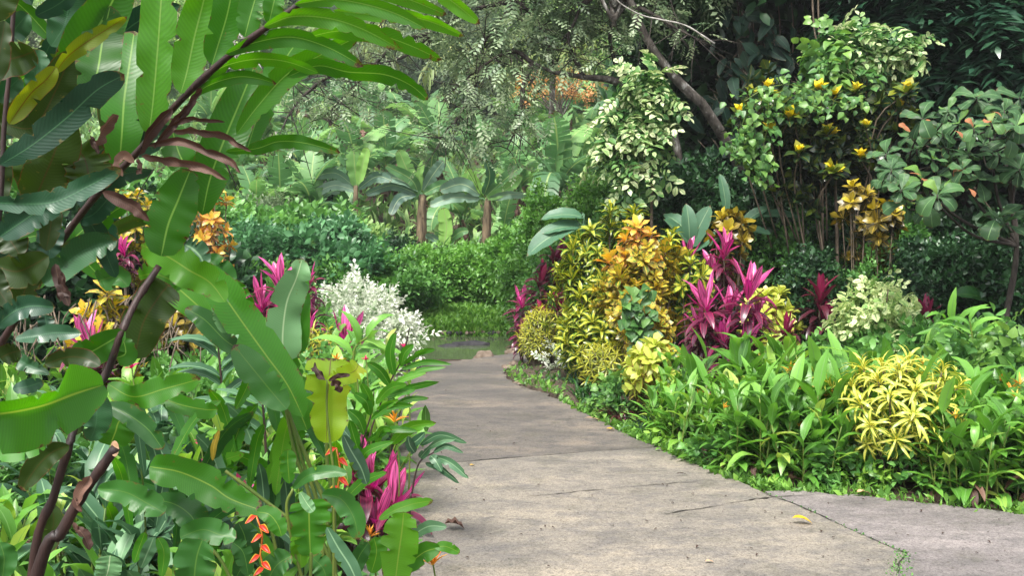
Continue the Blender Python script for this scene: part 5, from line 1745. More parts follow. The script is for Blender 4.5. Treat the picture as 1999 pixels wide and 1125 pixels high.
rock('broad flat dark rock rising from the middle of the pond', (G(932, 668, -.1)[0] - .08, 13.1, -.1), (.31, .12, .06), 3, 'stone', 'rock')
rock('small dark rock beside the broad flat rock in the pond', (G(880, 672, -.1)[0], 12.95, -.11), (.16, .10, .045), 13, 'stone', 'rock')
rock('rounded brown rock at the near shore of the pond', (G(946, 690)[0], 11.45, -.07), (.14, .11, .11), 5, 'stone_brown', 'rock')
rock('low brown rock at the pond shore beside the bed tip', (G(1015, 682)[0], 11.7, -.03), (.22, .15, .07), 6, 'stone_brown', 'rock')
for i, (px, py, s_, lab) in enumerate(((990, 722, .07, 'leftmost fist-sized stone at the soil tip of the right bed'), (1008, 716, .09, 'largest brown stone at the soil tip of the right bed'),
                                       (1030, 722, .05, 'small stone behind the pale flat slab at the bed tip'), (1025, 751, .12, 'pale flat stone lying along the path edge at the bed tip'),
                                       (1960, 905, .12, 'brown stone half hidden among the heliconias at the right'), (1048, 736, .05, 'small dark stone on the bare soil of the bed tip'))):
    p = G(px, py)
    rock(lab, (p[0], p[1], .02 if i != 4 else .1), (s_, s_ * .7, s_ * (.55 if i != 3 else .16)), 20 + i)
for i in range(22):
    px = 770 + i * 12 + hr.uniform(-4, 4)
    p = G(px, hr.uniform(697, 706) - (px - 770) * .05, -.05)
    p = p - np.array([0, .28, 0])
    rock('small pebble on the near pond shore', (p[0], p[1], float(terrain(p[0], p[1])) + .008), (hr.uniform(.015, .04), hr.uniform(.015, .03), .018), 40 + i, group='pebbles on the near pond shore', name='pebble')
for i in range(30):
    px = 800 + i * 7 + hr.uniform(-4, 4)
    p = (float((px - 999.5) / FPX * 14.25), 14.3 + hr.uniform(-.1, .15), -.06)
    rock('small stone at the far waterline', p, (hr.uniform(.03, .09), .05, .04), 80 + i, group='stones at the far waterline', name='stone', mat='stone' if i % 2 else 'stone_brown')
# bare soil mound at tip of the bed
P = [(988, 728), (1005, 716), (1045, 706), (1090, 704), (1130, 760), (1128, 795), (1095, 780), (1060, 763), (1012, 749)]
loop = jitter_line(gp(P + P[:1]), .05, .02, 33)[:-1]
c = loop.mean(0)
k = len(loop)
mb = MB()
rings = []
for q, z in ((1.0, .0), (.93, .05), (.7, .075), (.4, .085), (.05, .09)):
    L_ = c + (loop - c) * q
    rings.append(np.c_[L_, [z + (.02 * mnoise.noise(Vector((x * 7, y * 7, 1))) if q < 1 else 0) for x, y in L_]])
mb.add(np.concatenate(rings), [[i * k + j, i * k + (j + 1) % k, (i + 1) * k + (j + 1) % k, (i + 1) * k + j] for i in range(4) for j in range(k)])
tag(mb.build('bed_soil', plainmat("reddish soil", (.035, .026, .018), (.105, .078, .055), 9, .95, .9, detail=9, c3=(.20, .16, .11), dist=.04)), kind='structure')

# ------------------------------------------------------------ left middle ground
cordyline('magenta cordyline standing tallest left of the white shrub', stand(548, 8.0), [(0, 0, 1.06, 1.1), (.03, .05, .9, 1)], .36)
cordyline('magenta cordyline leaning left below the tallest one', stand(510, 7.9), [(0, 0, .92, 1), (-.03, .03, .7, .9)], .32)
cordyline('magenta cordyline directly in front of the left edge of the white shrub', stand(602, 8.3), [(0, 0, 1.1, .85), (.02, 0, .78, .9)], .30)
cordyline('low magenta cordyline between the tall one and the yellow spiky shrub', stand(598, 7.5), [(0, 0, .72, .9), (-.05, 0, .5, .9)], .30)
cordyline('magenta cordyline with wide leaves in front of the white shrub', stand(675, 7.4), [(0, 0, .62, 1.1), (.03, 0, .45, 1)], .36)
cordyline('pink cordyline glimpsed between dark ginger leaves at the left', stand(172, 5.6), [(0, 0, .86, 1.1)], .24)
cordyline('small magenta cordyline high between the ginger leaves', stand(246, 6.8), [(0, 0, 1.42, .9)], .2)
cordyline('cordyline with one dark purple and two pink leaves low left of the heliconia', stand(425, 3.9), [(0, 0, .34, 1.0)], .26)
cordyline('purple-leaved cordyline low in the left bed', stand(480, 4.2), [(0, 0, .22, 1.0)], .26, 'cordyline_dark')
cordyline('magenta cordyline spreading over the left edge of the path', stand(740, 4.55), [(-.08, 0, .24, 1.15), (.07, -.04, .17, 1.1), (-.2, 0, .24, .95), (0, -.12, .10, .9)], .27)
l, h = stand_top(692, 10.2, 568)
shrub('white_shrub', 'large shrub of fine white variegated leaves beside the pond', 'shrub', l, h, .54, 'white_leaf', SP_white, 850, .26, seed=7, zlo=.02, ry=.5, amp=.55, inner=.3)
l, h = stand_top(675, 9.6, 630)
shrub('white_shrub', 'low white variegated sprays at the right foot of the large white shrub', 'shrub', l, h, .36, 'white_leaf', SP_white, 240, .2, seed=8, ry=.3, amp=.5)
l, h = stand_top(612, 6.6, 645)
rosette_shrub('fine_shrub', 'small spiky bright yellow shrub below the left magenta cordylines', 'shrub', l, h, .17, 'lime_fine', WH_fine, 70, .10, zlo=.3, seed=16)
l, h = stand_top(412, 8.0, 355)
rosette_shrub('croton', 'croton with pale orange oval leaves right of the large hanging ginger leaf', 'croton', l, h, .17, 'croton_flame', [whorl(LF_oval, 13, 1, 65, -30, i) for i in range(2)], 18, .10, zlo=1.05, seed=21)
l, h = stand_top(248, 7.8, 352)
rosette_shrub('croton', 'orange and yellow croton glimpsed under the dead brown ginger leaf', 'croton', l, h, .27, 'croton_orange', [whorl(LF_oval, 13, 1, 65, -30, i) for i in range(2)], 24, .105, zlo=1.1, seed=22)
l, h = stand_top(205, 5.9, 575)
rosette_shrub('croton', 'yellow-leaved croton beside the pink cordyline at the left', 'croton', l, h, .17, 'croton_orange', WH_cwide, 12, .15, zlo=.5, seed=23)
l, h = stand_top(345, 6.4, 600)
rosette_shrub('croton', 'small croton with a few yellow-brown leaves on the left bank', 'croton', l, h, .16, 'croton_bronze', WH_cwide, 9, .15, zlo=.6, seed=24)

# left bed: green undergrowth plants
for i, (px, Y, tp_, R, m_, n_, s_, lab) in enumerate((
        (330, 9.0, 470, .8, 'bush_dark', 1100, .32, 'dark leafy shrub covering the left bank behind the orange crotons'),
        (470, 9.6, 520, .7, 'bush', 1000, .30, 'tangled green shrub left of the magenta cordylines'),
        (150, 8.6, 450, .9, 'bush_dark', 1200, .34, 'dark shrub on the left bank behind the ginger stems'),
        (20, 8.0, 400, .9, 'bush_dark', 1200, .34, 'dark shrub at the left margin behind the ginger stems'),
        (320, 6.6, 650, .5, 'bush', 650, .2, 'fine-leaved green shrub left of the grey-green shoot'),
        (380, 5.6, 700, .4, 'bush', 420, .18, 'low fine-leaved green shrub in the middle of the left bed'),
        (560, 8.8, 620, .5, 'bush', 520, .24, 'green shrub behind the yellow spiky shrub'),
        (640, 6.4, 690, .34, 'bush', 330, .2, 'green leafy plant right of the yellow spiky shrub'),
        (480, 6.8, 640, .45, 'bush', 450, .22, 'green leafy plant in front of the leaning cordyline'),
        (240, 5.2, 800, .5, 'bush', 480, .17, 'small-leaved shrub in shade below the bottom left ginger leaves'),
        (60, 4.6, 860, .5, 'bush', 420, .17, 'small-leaved groundcover shrub at the lower left'))):
    loc = stand(px, Y)
    shrub('leafy_shrub', lab, 'shrub', loc, max(.25, zat(tp_, Y) - loc[2]), R, m_, SP_bush if i % 3 else SP_bushbig, n_, s_, seed=px, stem_r=.006)

LABL = 'green lance-leaved clump filling the bed left of the path'
GL = 'lance-leaved clumps of the left bed'
LABG = 'grey-green lance-leaved clump filling the bed left of the path'
GG = 'grey-green clumps of the left bed'
LABO = 'lance-leaved clump with a small orange flower in the bed left of the path'
lp = [helic_proto(10, 0, lab=LABL, grp=GL), helic_proto(11, 0, 'lance_light', lab=LABL, grp=GL), helic_proto(12, 0, 'lance_grey', lab=LABG, grp=GG)]
lused = set()
hr = np.random.default_rng(9)
for Y in (2.9, 3.3, 3.7, 4.2, 4.8, 5.5, 6.3, 7.2):
    xr = np.interp(Y, [2.9, 4.1, 5.0, 6.2, 7.9], [-.85, -.82, -.78, -1.0, -1.35])
    xl = -(1000 / FPX) * Y * 1.02
    nn = int((xr - xl) / .34) + 1
    for i in range(nn):
        x = xr - .05 - (i + hr.uniform(-.3, .3)) * .34
        k = int(hr.choice([0, 1, 2], p=[.55, .17, .28]))
        s_ = (hr.uniform(.55, .75) if i < 2 else hr.uniform(.6, .9)) if Y < 4.6 else hr.uniform(.65, 1.0)
        lab = ('green', 'yellow-green', 'grey-green')[k] + ' lance-leaved clump, ' + ('very front' if Y < 3.5 else 'near part' if Y < 4.5 else 'middle' if Y < 6 else 'far part') + ' of left bed, ' + ('beside the path edge' if i == 0 else 'close to the path edge' if i == 1 else 'below the tall heliconia' if i < 4 else 'towards the ginger stems')
        loc = (x, Y + hr.uniform(-.18, .18), float(terrain(x, Y)))
        if k not in lused:
            lp[k]['label'] = lab
            lp[k].location = loc
            lp[k].scale = (s_,) * 3
            lused.add(k)
        else:
            copy_thing(lp[k], loc, hr.uniform(0, 6.28), s_, label=lab)

# grass-like tufts
mb = MB()
n = 2600
P = np.stack([rng.uniform(-2.3, -1.0, n), rng.uniform(4.2, 6.4, n), np.zeros(n)], -1)
P[:, 2] = terrain(P[:, 0], P[:, 1])
place(mb, [leaf(.035, .3, .7, 1, 5, b_, 0, seed=i) for i, b_ in enumerate((1.0, 1.8))], P, rdir(n, 2.0), rdir(n), rng.uniform(.2, .5, n), rng.uniform(.3, 1, n))
tag(mb.build('long_grass', M['lance_grey']), 'long pale grass blades growing in the left bed', 'grass', kind='stuff')
mb = MB()
n = 7000
Yv = rng.uniform(2.2, 9.5, n)
xr = np.interp(Yv, [2.9, 4.1, 5.0, 6.2, 7.9], [-.40, -.40, -.55, -.82, -1.2])
P = np.stack([xr - rng.random(n) ** .9 * 3.6, Yv, np.zeros(n)], -1)
P[:, 2] = terrain(P[:, 0], P[:, 1])
place(mb, LF_small + LF_oval, P + [0, 0, .03], rdir(n, .5), rdir(n, 1.5), rng.uniform(.03, .09, n), rng.uniform(0, 1, n))
tag(mb.build('ground_cover', M['bush']), 'small green leaves covering the soil of the left bed', 'ground cover', kind='stuff')

# ------------------------------------------------------------ hand-placed leaves
def hleaf(root, pts, hw, mat, Y=2.2, roll=0.0, a=.5, b=.45, fold=.15, wave=.09, wf=2.1, nu=6, n=34, R=.5, name='leaf', back=0.0, w0=.02, curl=0.0, sd=0, label=None, u0=0, wl=None, wr=None):
    """leaf whose midrib runs through the given photo pixels at real distances; hw in pixels at that distance"""
    o = np.array(root.location)
    P = np.array([W(p[0], p[1], p[2] if len(p) > 2 else Y) for p in pts])
    P = catmull(P, n)
    T = nrm(np.gradient(P, axis=0))
    V = nrm(P - np.array([0, 0, CAMZ]))
    S = nrm(np.cross(T, V))
    N = np.cross(S, T)              # toward/away from viewer
    N = np.where((N * V).sum(1, keepdims=True) > 0, -N, N)
    t = np.linspace(0, 1, n)
    w = np.maximum(prof_ab(a, b)(t), w0) * npx(hw, P[:, 1])
    w[-1] = w[-1] * .2
    r = np.random.default_rng(int(abs(pts[0][0] * 7 + pts[0][1] * 3)) + sd)
    rl = np.radians(roll + 14 * np.sin(t * r.uniform(2, 5) + r.uniform(0, 6)))[:, None]
    fold = fold + r.uniform(-.1, .2)
    wn_ = 1 + .7 * np.sin(t * r.uniform(5, 11) + r.uniform(0, 6)) * np.sin(t * r.uniform(3, 7) + r.uniform(0, 6))
    wave = wave * .95
    wf = wf * r.uniform(.7, 1.2)
    s = np.linspace(-1, 1, nu + 1)
    notch = np.ones((2, n))
    for sd_ in (0, 1):
        for _ in range(r.integers(1, 5) if n > 20 and hw > 14 else r.integers(0, 2)):
            k_ = r.integers(int(n * .2), int(n * .92))
            notch[sd_, k_] = r.uniform(.35, .85)
    r = np.random.default_rng(int(abs(pts[0][0] * 7 + pts[0][1] * 3)) + sd)
    ph = r.uniform(0, 6.28, 4)
    Sx = S * np.cos(rl) + N * np.sin(rl)
    Nx = N * np.cos(rl) - S * np.sin(rl)
    out, uv = [], []
    for sj in s:
        q = abs(sj)
        wv = wave * wn_ * w * q * (np.sin(t * wf * 6.28 + .8 * np.sin(t * 9 + ph[3]) + ph[0 if sj > 0 else 1]) + .5 * np.sin(t * wf * 13.1 + ph[2 if sj > 0 else 3]))
        edge = (notch[0 if sj < 0 else 1] if q > .6 else 1) * 1 + (.03 * np.sin(t * wf * 7.3 + ph[1]) + .02 * np.sin(t * 31 + ph[2] + 3 * np.sin(t * 6))) * (q > .9)
        f = fold - curl * q
        pf = wl if sj < 0 else wr
        if pf:
            edge = edge * np.interp(t, [a_[0] for a_ in pf], [a_[1] for a_ in pf])
        out.append(P + Sx * (sj * w * math.cos(fold) * edge)[:, None] + Nx * (q * w * math.sin(f) + wv)[:, None])
        uv.append(np.stack([np.full(n, (sj + 1) / 2), t + u0], -1))
    V_ = np.stack(out, 1).reshape(-1, 3)
    U_ = np.stack(uv, 1).reshape(-1, 2)
    m = nu + 1
    F = [[i * m + j, i * m + j + 1, (i + 1) * m + j + 1, (i + 1) * m + j] for i in range(n - 1) for j in range(nu)]
    mb = MB()
    mb.add(V_ - o, F, U_, R + r.uniform(-.12, .12))
    # raised midrib
    rr = npx(max(1.2, hw * .045), P[:, 1].mean())
    me = MB()
    mb2 = mb.build(name, M[mat], root)
    if label:
        mb2['label'] = label
    return mb2


def hstem(root, pts, rpx, mat, Y=2.2, name='stem', k=9, n=40, jit=.03, r1=None):
    P = np.array([W(p[0], p[1], p[2] if len(p) > 2 else Y) for p in pts]) - np.array(root.location)
    ms = MB()
    r0 = npx(rpx, Y)
    if rpx >= 7:
        r1_ = r0 if r1 is None else npx(r1, Y)
        q = np.linspace(0, 1, n)
        rad = (r0 + (r1_ - r0) * q) * (1 + .16 * (np.arange(n) % 7 == 3) + .07 * (np.arange(n) % 7 == 4))
        tube(ms, P, list(rad), None, k, n, jit=jit)
        return ms.build(name, M[mat], root)
    tube(ms, P, r0, r0 if r1 is None else npx(r1, Y), k, n, jit=jit)
    return ms.build(name, M[mat], root)


# --- tall ginger whose leaf fan fills the upper left
ga = thing('giant_ginger', 'tall ginger plant whose fan of bright translucent leaves arches over the upper left', 'ginger plant', (W(-60, 900, 2.3)[0] - .1, 2.35, 0))
hstem(ga, [(-190, 1700, 2.4), (-90, 1000, 2.4), (-20, 725, 2.35), (40, 610, 2.3), (100, 500, 2.3), (185, 385, 2.25), (275, 290, 2.2), (335, 215, 2.15), (400, 150, 2.1), (480, 82, 2.05), (575, 15, 2.0), (640, -40, 2.0), (720, -90, 2.0)], 8, 'stem_dark', 2.25, n=70, r1=5)
for (pts, hw, mat, kw) in (
        ([(232, 335, 2.25), (238, 260, 2.25), (243, 190, 2.3), (255, 110, 2.35), (262, 60, 2.4)], 44, 'ginger', dict(R=.55)),
        ([(290, 262, 2.15), (297, 215), (305, 130), (312, 40), (318, -60), (322, -150)], 37, 'ginger', dict(R=.75, Y=2.15)),
        ([(353, 182), (365, 140), (380, 70), (400, -10), (415, -90)], 35, 'ginger', dict(Y=2.12, R=.7)),
        ([(414, 126), (425, 90), (443, 30), (455, -30), (465, -90)], 32, 'ginger', dict(Y=2.1, R=.6)),
        ([(478, 72), (486, 40), (500, -10), (515, -70)], 26, 'ginger', dict(Y=2.05, R=.5)),
        ([(525, 45), (532, 15), (545, -40)], 20, 'ginger', dict(Y=2.05, R=.6)),
        ([(515, 52), (570, 32), (640, 35), (705, 55), (782, 95)], 20, 'ginger', dict(Y=2.0, roll=25, R=.7)),
        ([(440, 105), (500, 82), (570, 72), (640, 92), (710, 130)], 19, 'ginger', dict(Y=2.05, roll=25, R=.65)),
        ([(395, 155), (440, 128), (500, 115), (560, 120), (622, 142)], 17, 'ginger', dict(Y=2.1, roll=25, R=.6)),
        ([(372, 190), (410, 165), (460, 150), (500, 152), (540, 163)], 14, 'ginger', dict(Y=2.12, roll=25, R=.6)),
        ([(575, 8), (640, -2), (700, 5), (770, 25), (832, 56)], 18, 'ginger', dict(Y=1.98, roll=20, R=.85)),
        ([(640, -30), (720, -25), (790, -5), (872, 28)], 18, 'ginger', dict(Y=1.95, roll=20, R=.8)),
        ([(740, -50), (820, -40), (880, 0), (937, 46)], 18, 'ginger', dict(Y=1.95, roll=15, R=1.0)),
        ([(650, 20), (730, 28), (800, 32), (850, 45), (905, 70)], 15, 'ginger', dict(Y=2.15, roll=30, R=.9)),
        ([(590, 75), (660, 60), (730, 65), (800, 88), (862, 117)], 20, 'ginger', dict(Y=2.2, roll=35, R=.75)),
        ([(560, 150), (620, 128), (680, 140), (750, 145), (800, 165), (836, 195)], 20, 'ginger', dict(Y=2.2, roll=20, R=.35, wave=.2)),
        ([(462, 262), (505, 205), (560, 145), (620, 110), (700, 70)], 25, 'ginger', dict(Y=2.25, roll=10, R=.6)),
        ([(440, 296), (500, 290), (545, 276), (600, 280), (665, 298)], 15, 'ginger', dict(Y=2.25, roll=15, R=.3, wave=.25)),
        ([(395, 420, 2.3), (410, 350, 2.3), (435, 280, 2.3), (470, 195, 2.35), (500, 120, 2.4)], 42, 'ginger', dict(Y=2.3, R=.35)),
        ([(315, 500, 2.25), (328, 440, 2.25), (348, 390, 2.25), (372, 330, 2.25)], 44, 'ginger', dict(R=.3, a=.35)),
        ([(480, 300, 2.35), (510, 210, 2.4), (560, 110, 2.45), (600, 60, 2.45)], 28, 'ginger', dict(Y=2.4, R=.4)),
        ([(375, 340, 2.4), (350, 300, 2.4), (330, 230, 2.45)], 30, 'ginger', dict(Y=2.4, R=.3)),
):
    hleaf(ga, pts, hw, mat, **kw)
# dead brown hanging leaves
for (pts, hw, kw) in (
        ([(272, 303), (290, 262), (320, 228), (336, 212)], 13, dict(R=.45)), ([(300, 290), (340, 240), (370, 200), (395, 172)], 10, dict(R=.3)),
        ([(330, 250), (365, 232), (400, 232), (440, 238)], 7, dict(R=.5)), ([(335, 256), (390, 254), (440, 266), (492, 297)], 10, dict(R=.75)),
        ([(288, 285), (350, 275), (410, 297), (450, 315), (470, 338)], 10, dict(R=.7)), ([(276, 304), (330, 312), (390, 325), (444, 352)], 11, dict(R=.75)),
        ([(200, 375), (240, 392), (268, 408), (292, 432)], 14, dict(R=.6)), ([(262, 318), (242, 305), (232, 318), (240, 345)], 12, dict(R=.9)),
        ([(190, 285), (200, 255), (218, 232), (232, 225)], 13, dict(R=.9)), ([(193, 300), (182, 280), (176, 265)], 7, dict(R=.4)), ([(270, 310), (276, 330), (266, 340)], 7, dict(R=.6)),
        ([(350, 235), (380, 185), (392, 170)], 6, dict(R=.3))):
    hleaf(ga, pts, hw, 'dead', Y=2.08, roll=25, wave=.35, wf=2.5, fold=.5, name='dead_leaf', n=18, a=.4, b=.5, **kw)
for P in ([(330, 248), (370, 238), (410, 236)], [(440, 316), (455, 350), (475, 385)], [(300, 330), (270, 380), (262, 420)], [(430, 305), (445, 330), (448, 345)]):
    hstem(ga, P, 1.3, 'stem_dark', 2.1, 'withered_stalk', 4, 12, r1=.6)

# --- dark ginger at the left margin
gb = thing('giant_ginger', 'dark glossy ginger plant at the left margin with olive and yellowing leaves', 'ginger plant', (W(-40, 900, 1.9)[0] - .05, 1.95, 0))
hstem(gb, [(-60, 1900, 1.95), (-50, 1200, 1.95), (-30, 700, 1.9), (0, 400, 1.9), (8, 250, 1.9), (20, 120, 1.9), (30, -40, 1.9)], 6, 'stem_dark', 1.9, n=60, r1=4)
for (pts, hw, mat, kw) in (
        ([(0, 322), (60, 285), (130, 230), (190, 175), (243, 145)], 30, 'ginger_dark', dict(Y=1.85, R=.25)),
        ([(115, 228), (135, 170), (170, 90), (210, 20), (250, -60)], 46, 'ginger', dict(Y=2.0, R=.1)),
        ([(170, 205, 1.95), (190, 140, 1.95), (200, 80, 2.0), (215, 10, 2.0)], 40, 'ginger', dict(R=.0)),
        ([(108, 142), (130, 112), (160, 88), (200, 62), (248, 32)], 16, 'ginger_yellow', dict(Y=1.8, R=.35, roll=20, wave=.25, wf=2)),
        ([(18, 242), (38, 212), (62, 180), (90, 155), (110, 130)], 21, 'ginger_yellow', dict(Y=1.78, R=.5, wave=.2, wf=1.5)),
        ([(-30, 130), (10, 118), (45, 108), (68, 98)], 36, 'ginger_olive', dict(Y=1.75, R=.25, a=.2, b=.4)),
        ([(-20, 40), (0, -10), (10, -60)], 34, 'ginger_olive', dict(Y=1.8, R=.3)),
        ([(70, 250), (95, 205), (120, 150), (140, 100)], 34, 'ginger_olive', dict(Y=1.95, R=.15)),
        ([(65, 395), (85, 350), (110, 285), (120, 210)], 44, 'ginger_olive', dict(Y=2.05, R=.35, a=.3, b=.3)),
        ([(150, 290), (165, 310), (172, 340), (168, 368)], 45, 'ginger_olive', dict(Y=2.1, R=.55, a=.2, b=.2)),
        ([(58, 380), (60, 320), (70, 270)], 34, 'ginger_olive', dict(Y=2.1, R=.4)),
        ([(-20, 395), (50, 398), (110, 393), (175, 362), (237, 328)], 25, 'ginger_dark', dict(Y=1.8, R=.6, wave=.2)),
        ([(0, 462), (40, 435), (75, 412), (115, 398)], 32, 'ginger_dark', dict(Y=1.85, R=.5, a=.4, b=.3)),
        ([(68, 182), (72, 140), (75, 95)], 24, 'ginger_dark', dict(Y=2.15, R=.95, fold=.3)),
        ([(15, 75), (30, 55), (55, 25)], 24, 'ginger_dark', dict(Y=1.95, R=.8)),
        ([(70, 30), (110, 10), (150, -20)], 18, 'ginger_dark', dict(Y=1.95, R=.4)),
        ([(100, 90), (125, 50), (135, 10), (150, -40)], 32, 'ginger_dark', dict(Y=2.2, R=.95)),
        ([(0, 200), (20, 170), (40, 150)], 20, 'ginger_dark', dict(Y=2.1, R=.8)),
        ([(95, 505), (100, 460), (105, 420)], 26, 'ginger_dark', dict(Y=2.1, R=.3)),
        ([(85, 555), (115, 530), (150, 498), (190, 478), (230, 468)], 34, 'ginger_dark', dict(Y=2.2, R=1.0, fold=.35)),
        ([(150, 430), (180, 420), (205, 395), (215, 380)], 22, 'ginger_dark', dict(Y=2.3, R=.5)),
        ([(95, 500), (60, 520), (30, 530), (-10, 520)], 36, 'ginger_olive', dict(Y=2.0, R=.1)),
        ([(90, 490), (100, 430), (95, 400)], 20, 'ginger_olive', dict(Y=2.0, R=.1)),
        ([(40, 500), (20, 470), (-10, 440)], 30, 'ginger_olive', dict(Y=2.1, R=.0)),
        ([(0, 240), (60, 250), (110, 210), (130, 170)], 26, 'ginger_olive', dict(Y=2.1, R=.05)),
        ([(-10, 640), (25, 610), (60, 598), (108, 600)], 24, 'ginger_dark', dict(Y=1.85, R=.5)),
        ([(30, 662), (70, 656), (110, 650), (160, 652)], 18, 'ginger_dark', dict(Y=1.85, R=.8, roll=-20, wave=.2)),
        ([(95, 660), (90, 630), (88, 615)], 16, 'ginger_dark', dict(Y=1.95, R=.6)),
        ([(-10, 520), (-5, 560), (20, 600)], 20, 'ginger_olive', dict(Y=1.9, R=.0)),
        ([(0, 700), (20, 690), (40, 685)], 22, 'ginger_olive', dict(Y=1.95, R=.1)),
        ([(38, 705), (60, 715), (98, 732)], 17, 'ginger_dark', dict(Y=1.9, R=1.0, a=.15, b=.6)),
        ([(25, 760), (55, 755), (85, 745)], 15, 'ginger_dark', dict(Y=2.0, R=.7)),
        ([(195, 715), (165, 700), (130, 698), (88, 712)], 20, 'ginger_olive', dict(Y=1.85, R=.0)),
        ([(10, 40), (0, 100), (-10, 160)], 22, 'ginger_olive', dict(Y=1.7, R=.05)),
        ([(10, 300), (0, 360), (-10, 420)], 20, 'ginger_olive', dict(Y=2.0, R=.05)),
):
    hleaf(gb, pts, hw, mat, **kw)

# more leaves of the same plants further back: they close the left margin
xr_ = np.random.default_rng(77)
for i in range(46):
    x, y = xr_.uniform(-40, 235), xr_.uniform(-20, 640)
    if y > 560 and x > 150:
        continue
    Lp = xr_.uniform(110, 230)
    an = R_(xr_.choice([xr_.uniform(20, 75), xr_.uniform(95, 150)]))
    dx, dy = math.cos(an) * Lp, -math.sin(an) * Lp
    Yb = xr_.uniform(2.25, 2.9)
    sag = xr_.uniform(10, 40)
    hleaf(gb if x < 110 else ga, [(x, y, Yb), (x + dx * .5, y + dy * .5 - sag * .5, Yb - .04), (x + dx, y + dy + sag * .4, Yb - .1)], xr_.uniform(15, 27),
          ('ginger_olive', 'ginger_dark', 'ginger', 'ginger_dark')[i % 4], R=xr_.uniform(0, .6), roll=xr_.uniform(-45, 45), a=.5, b=.6)
for i in range(22):
    x, y = xr_.uniform(330, 600), xr_.uniform(760, 1010)
    Lp = xr_.uniform(80, 170)
    an = R_(xr_.uniform(30, 150))
    Yb = xr_.uniform(3.0, 3.5)
    hleaf(ga if False else gb, [(x, y, Yb), (x + math.cos(an) * Lp * .5, y - math.sin(an) * Lp * .55, Yb), (x + math.cos(an) * Lp, y - math.sin(an) * Lp * .8, Yb - .06)], xr_.uniform(9, 16),
          'ginger', R=xr_.uniform(.1, .9)) if False else None

# --- short dark stems and big leaf in the lower left corner
gc = thing('giant_ginger', 'ginger plant with dark bent stem and one huge cupped leaf, lower left corner', 'ginger plant', (W(30, 900, 1.9)[0], 2.0, 0))
hstem(gc, [(20, 1700, 2.0), (62, 1120, 2.0), (105, 970, 2.0), (135, 870, 2.0), (160, 790, 2.05), (205, 735, 2.1), (235, 655, 2.1), (265, 590, 2.15), (310, 520, 2.2)], 9, 'stem_dark', 2.0, n=50, r1=7)
for (pts, hw, mat, kw) in (
        ([(202, 752, 1.85), (150, 768, 1.75), (90, 790, 1.65), (20, 805, 1.55), (-70, 815, 1.5)], 78, 'paddle', dict(R=.35, a=.42, b=.2, fold=.35, wave=.08, wf=1.3, nu=10, wl=[(0, .7), (.2, .95), (.33, 1.0), (.42, .75), (.52, .42), (1, .42)], wr=[(0, .6), (.3, .95), (1, 1.15)])),
        ([(245, 648), (205, 672), (170, 690), (138, 690)], 32, 'ginger', dict(Y=2.1, R=.4)),
        ([(240, 660), (245, 690), (225, 700)], 24, 'ginger', dict(Y=2.15, R=.3)),
        ([(262, 700), (280, 630), (310, 580), (330, 555)], 44, 'ginger_olive', dict(Y=2.2, R=.2, a=.3, b=.25)),
        ([(160, 752), (185, 790), (188, 825), (176, 862)], 29, 'ginger_dark', dict(Y=1.9, R=.95, a=.35, b=.4)),
        ([(135, 870), (100, 885), (70, 915), (42, 958)], 24, 'ginger_olive', dict(Y=1.95, R=.0)),
        ([(-20, 870), (20, 880), (60, 870), (90, 850)], 26, 'paddle', dict(Y=1.8, R=.4)),
        ([(215, 870), (225, 845), (235, 820), (270, 790)], 36, 'paddle', dict(Y=2.05, R=.3, a=.3, b=.4)),
        ([(205, 790), (250, 810), (290, 840), (318, 878)], 22, 'paddle_dark', dict(Y=2.0, R=.5)),
        ([(210, 750), (260, 775), (320, 760), (392, 740)], 26, 'paddle', dict(Y=2.1, R=.5, wave=.3, wf=2)),
        ([(300, 770), (350, 790), (400, 800), (425, 800)], 20, 'paddle', dict(Y=2.15, R=.45, wave=.2)),
        ([(100, 985), (105, 1020), (95, 1060), (80, 1080)], 20, 'ginger_olive', dict(Y=2.1, R=.3)),
        ([(0, 1060), (8, 1090), (5, 1130)], 24, 'paddle_dark', dict(Y=1.9, R=.7)),
        ([(130, 770), (140, 820), (150, 850)], 24, 'ginger_olive', dict(Y=2.05, R=.3)),
):
    hleaf(gc, pts, hw, mat, **kw)
for (pts, hw, kw) in (([(108, 515), (115, 545), (138, 580)], 12, dict(R=.2)), ([(112, 560), (125, 575), (135, 598)], 10, dict(R=.3)), ([(175, 1075), (165, 1050), (150, 1030)], 12, dict(R=.3)), ([(120, 530), (122, 560), (118, 590)], 9, dict(R=.5))):
    hleaf(gc, pts, hw, 'dead', Y=2.0, roll=20, wave=.3, wf=2, fold=.4, name='dead_leaf', n=14, **kw)

gd = thing('cut_ginger_stalk', 'dark red ginger stalk in the lower left with a pale freshly cut end', 'stalk', (W(40, 1300, 1.8)[0], 1.85, 0))
hstem(gd, [(-60, 1700, 1.85), (72, 1125, 1.8), (120, 1040, 1.8), (155, 975, 1.8), (190, 925, 1.8), (226, 874, 1.8)], 12, 'stem_dark', 1.8, n=30, k=12, r1=9.5)
p1, p0 = W(226, 874, 1.8), W(206, 903, 1.8)
ax = nrm(p1 - p0)
nn_ = nrm(ax * .55 + np.array([.12, -.9, .05]))
A_ = nrm(np.cross(nn_, [0, 0, 1]))
B_ = np.cross(A_, nn_)
rr_ = npx(9.6, 1.8)
pl_ = []
for i in range(13):
    a = i / 12 * 6.2832
    pl_.append(p1 - ax * .001 + A_ * math.cos(a) * rr_ * .82 + B_ * math.sin(a) * rr_ * 1.7 - ax * rr_ * .3)
c_ = np.mean(pl_[:12], 0) + nn_ * .006
mb = MB()
V_ = [c_ - nn_ * .002] + [p + nn_ * .002 for p in pl_[:12]] + [p - nn_ * .012 - (p - c_) * .12 for p in pl_[:12]]
